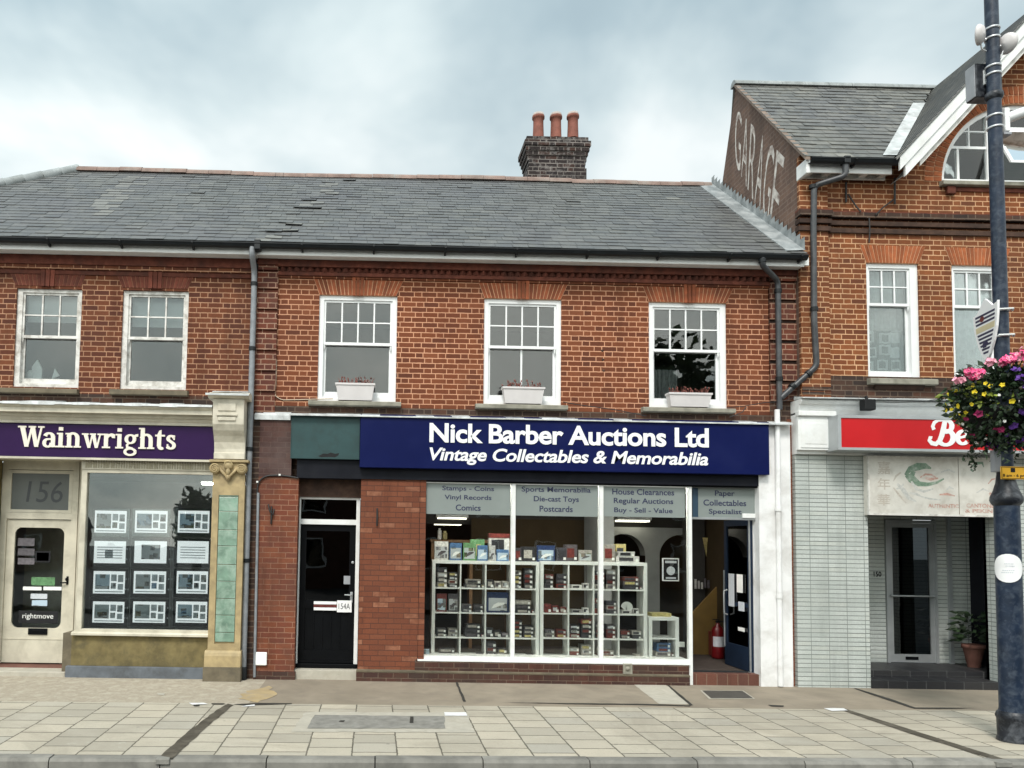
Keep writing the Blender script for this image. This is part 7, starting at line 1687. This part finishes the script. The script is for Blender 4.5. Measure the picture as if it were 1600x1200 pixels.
for i in range(26):                          # trailing stems
    a = rf.uniform(0, 6.28); c = FC+Vector((.40*math.cos(a), .36*math.sin(a), -.30)); L = rf.uniform(.2, .5)
    for k in range(int(L/.02)):
        q = c+Vector((.05*math.sin(k*.5+i), .03*math.cos(k*.4), -k*.022)); leaf(lv, q, Vector((rf.uniform(-1, 1), rf.uniform(-1, 1), -.6)), rf.uniform(.035, .06))
lv.build('foliage', MAT['dark_leaf'], fb)['kind'] = 'stuff'; ly.build('yellow_foliage', MAT['yellow_leaf'], fb)['kind'] = 'stuff'
def bloom(m_, c, n, s):
    n = n.normalized(); u = n.orthogonal().normalized(); w_ = n.cross(u); k = 5; cc = c-n*s*.25; pts = []
    for i in range(2*k):
        t = 2*math.pi*i/(2*k); r = s*(1.0 if i % 2 else .78)*rf.uniform(.85, 1.1); pts.append(c+(u*math.cos(t)+w_*math.sin(t))*r+n*rf.uniform(-.2, .2)*s)
    for i in range(2*k): m_.face([cc, pts[i], pts[(i+1) % (2*k)]], rf.random())
def patch(mat, nm, test, count, s, cl=1):
    m_ = MB(); k = 0; tries = 0
    while k < count and tries < 60000:
        tries += 1; v, p = pt_on(1.04)
        if not test(v): continue
        for j in range(cl): bloom(m_, p+Vector((rf.uniform(-1, 1), rf.uniform(-1, 1), rf.uniform(-1, 1)))*s*(1.3 if cl > 1 else 0), v+Vector((rf.uniform(-.5, .5), rf.uniform(-.5, .5), rf.uniform(-.4, .4))), s*rf.uniform(.75, 1.15))
        k += 1
    m_.build(nm, MAT[mat], fb)['kind'] = 'stuff'
patch('yellow_petal', 'yellow_blooms', lambda v: v.x < -.42 and -.30 < v.z < .40, 20, .030)
patch('purple_petal', 'purple_blooms', lambda v: v.x > -.45 and v.z < .75, 260, .047)
patch('white_petal', 'white_blooms', lambda v: v.z < .45 and rf.random() < .6, 40, .022)
patch('magenta_petal', 'magenta_blooms', lambda v: v.z < -.25 and v.x < .1, 9, .045)
m_ = MB(); m2 = MB()
for (x, y, n, s) in ((1521, 585, 22, .09), (1515, 580, 14, .08), (1499, 594, 12, .07), (1530, 583, 14, .08), (1548, 566, 14, .07), (1572, 563, 22, .09), (1582, 560, 14, .08), (1596, 556, 20, .10), (1605, 548, 16, .1), (1620, 560, 18, .1)):
    c = P(x, y, LY-.30)
    for k in range(n):
        d = Vector((rf.gauss(0, 1), rf.gauss(0, 1), rf.gauss(0, .7))).normalized(); bloom(m_ if (rf.random() < .7 and x not in (1499, 1548)) else m2, c+d*s*.75*rf.uniform(.5, 1), d+Vector((0, -.5, .2)), .034)
m_.build('pink_blooms', MAT['pink_petal'], fb)['kind'] = 'stuff'; m2.build('pale_pink_blooms', MAT['pale_pink_petal'], fb)['kind'] = 'stuff'
st = MB()
for (x, y) in ((1499, 598), (1521, 590), (1548, 572), (1575, 568), (1598, 562)): st.tube([P(x, y, LY-.30), FC+Vector((rf.uniform(-.2, .2), -.1, .1))], .007, 5)
st.build('stems', MAT['dark_leaf'], fb)
# notices on the post
q = RC(1563.5, 729, 1606, 749, LY-.12); t = thing('notice', ((q[0]+q[1])/2, LY-.12, q[2]), 'small yellow parking hours plate on the lamp post under the flowers', 'sign')
MB().box(q[0]-.0, q[1]+.02, LY-.125, LY-.115, q[2], q[3], bev=.003).build('plate', MAT['notice_yellow'], t)
MB().ring(q[0]+.006, q[1]+.014, LY-.1265, LY-.1245, q[2]+.006, q[3]-.006, .006, .006, .006, .006).build('border', MAT['acrylic_black'], t)
T = MB(); letter(T, '8 am - 6 pm', RC(1567, 740.5, 1603, 746.5, LY-.128), LY-.128, bold=.02); xm_ = (q[0]+q[1])/2-.02; zz_ = q[2]+(q[3]-q[2])*.55; T.box(xm_-.025, xm_+.025, LY-.128, LY-.1255, zz_, zz_+.05); T.build('lettering', MAT['acrylic_black'], t)
MB().box(LX-.095, LX+.095, LY-.114, LY-.08, zl(743), zl(735)).build('clip', MAT['steel_band'], t)
q = RC(1548, 704, 1566, 738, LY+.02); t = thing('pole_box', ((q[0]+q[1])/2, LY, q[2]), 'small grey plate box on the left of the lamp post above the yellow notice', 'box'); MB().box(q[0], q[1], LY-.03, LY+.03, q[2], q[3], bev=.006).build('case', MAT['grey_plastic'], t); MB().box(q[1]-.01, LX-.07, LY-.015, LY+.015, (q[2]+q[3])/2-.02, (q[2]+q[3])/2+.02).build('clip', MAT['steel_band'], t)
c = P(1568, 888, LY-.19); t = thing('round_notice', (c.x, LY-.19, c.z-.17), 'white round notice wrapped on the left of the lamp post shaft', 'sign')
m_ = MB(); n = 26; rad = .155; ca = -math.pi/2-.72
def onp(u, v, r): a = ca+u/R1; return (LX+r*math.cos(a), LY+r*math.sin(a), c.z+v)
rings = []
for k, r in enumerate((0, .4, .8, 1.0)):
    rings.append([onp(rad*r*math.cos(2*math.pi*i/n), rad*1.06*r*math.sin(2*math.pi*i/n), R1+.006) for i in range(n)])
vs = [p for r in rings for p in r]; m_.raw(vs, [(k*n+i, k*n+(i+1) % n, (k+1)*n+(i+1) % n, (k+1)*n+i) for k in range(3) for i in range(n)], .5, True); m_.build('disc', MAT['sign_white'], t)
m_ = MB()
for (a, b, v) in ((-.05, .06, -.03), (-.06, .05, -.055), (-.03, .05, .045), (-.02, .06, .02)):
    for i in range(6): u0_ = a+(b-a)*i/6; u1_ = a+(b-a)*(i+.7)/6; m_.face([onp(u0_, v, R1+.008), onp(u1_, v, R1+.008), onp(u1_, v+.010, R1+.008), onp(u0_, v+.010, R1+.008)])
m_.build('print', MAT['paper_shade'], t)

# ------------------------------------------------------------------ the other side of the street (seen only as reflections)
def opp_house(x0, x1, y, h, lab):
    t = thing('opposite_house', ((x0+x1)/2, y, zk(0)), lab, 'building'); z = -.1
    MB().box(x0, x1, y-8, y, z, h).build('wall', MAT['opp_brick'], t)
    MB().prism([(x0-.2, y+.3, h), (x0-.2, y-4, h+2.6), (x0-.2, y-8.3, h)], (x1-x0+.4, 0, 0)).build('roof', MAT['opp_roof'], t)
    n = max(2, int((x1-x0)/2.6))
    for i in range(n):
        for zz in (1.0, 3.7):
            if zz+1.5 > h: continue
            xw = x0+(x1-x0)*(i+.5)/n; o = MB().ring(xw-.55, xw+.55, y+.0, y+.04, zz, zz+1.5, .08, .08, .08, .08).build('window', MAT['white_paint'], t); MB().box(xw-.47, xw+.47, y+.005, y+.015, zz+.08, zz+1.42).build('pane', MAT['dark_glass'], o)
opp_house(-4.5, 10, -26, 6.6, 'dark brick shop row across the road, mirrored dark in the shop window')
opp_house(11.5, 34, -27, 8.4, 'two storey brick house across the road behind the tree, mirrored in right windows')
opp_house(-44, -22, -40, 3.0, 'long low brick building far left across the road')
def tree(x, y, h, r, lab, n):
    t = thing('street_tree', (x, y, zk(0)), lab, 'tree'); rt_ = random.Random(int(x*7+99))
    m_ = MB(); m_.tube([(x, y, -.1), (x+.1, y, h*.35), (x, y, h*.8)], [.28, .2, .06], 10)
    for i in range(7):
        a = i*.9; m_.tube([(x+.05, y, h*(.35+.05*i)), (x+r*.6*math.cos(a), y+r*.6*math.sin(a), h*(.55+.05*i))], [.09, .03], 6)
    m_.build('trunk', MAT['bark'], t); f = MB()
    cl_ = [(x+r*.7*math.cos(i*2.4)*(i % 3)/2, y+r*.7*math.sin(i*2.4)*(i % 3)/2, h*(.42+.5*i/13)) for i in range(13)]
    for i in range(n):
        c = Vector(rt_.choice(cl_)); v = Vector((rt_.gauss(0, 1), rt_.gauss(0, 1), rt_.gauss(0, .8))).normalized()*r*.45*rt_.uniform(.5, 1.05); p = c+v; d = Vector((rt_.uniform(-1, 1), rt_.uniform(-1, 1), rt_.uniform(-1, 1))).normalized(); s = d.orthogonal().normalized()*.16
        f.face([p, p+d*.2+s, p+d*.45, p+d*.2-s], rt_.random())
    f.build('crown', MAT['opp_leaf'], t)
tree(12.5, -25, 12.0, 4.2, 'tall leafy tree across the road, mirrored in the right upper window', 7000)
tree(-9.0, -27, 4.7, 1.7, 'small round tree across the road, mirrored in the agent window', 900)
lp2 = thing('street_lamp', (-8.15, -20, zk(0)), 'slim black street lamp across the road, mirrored in the agent window', 'street lamp')
MB().tube([(-8.15, -20, -.1), (-8.15, -20, 2.9)], [.07, .05], 10).build('post', MAT['lamp_black'], lp2); MB().lathe((-8.15, -20, 2.9), [(.05, 0), (.16, .1), (.2, .5), (.05, .7), (.02, .9)], 12).build('lantern', MAT['lamp_black'], lp2)
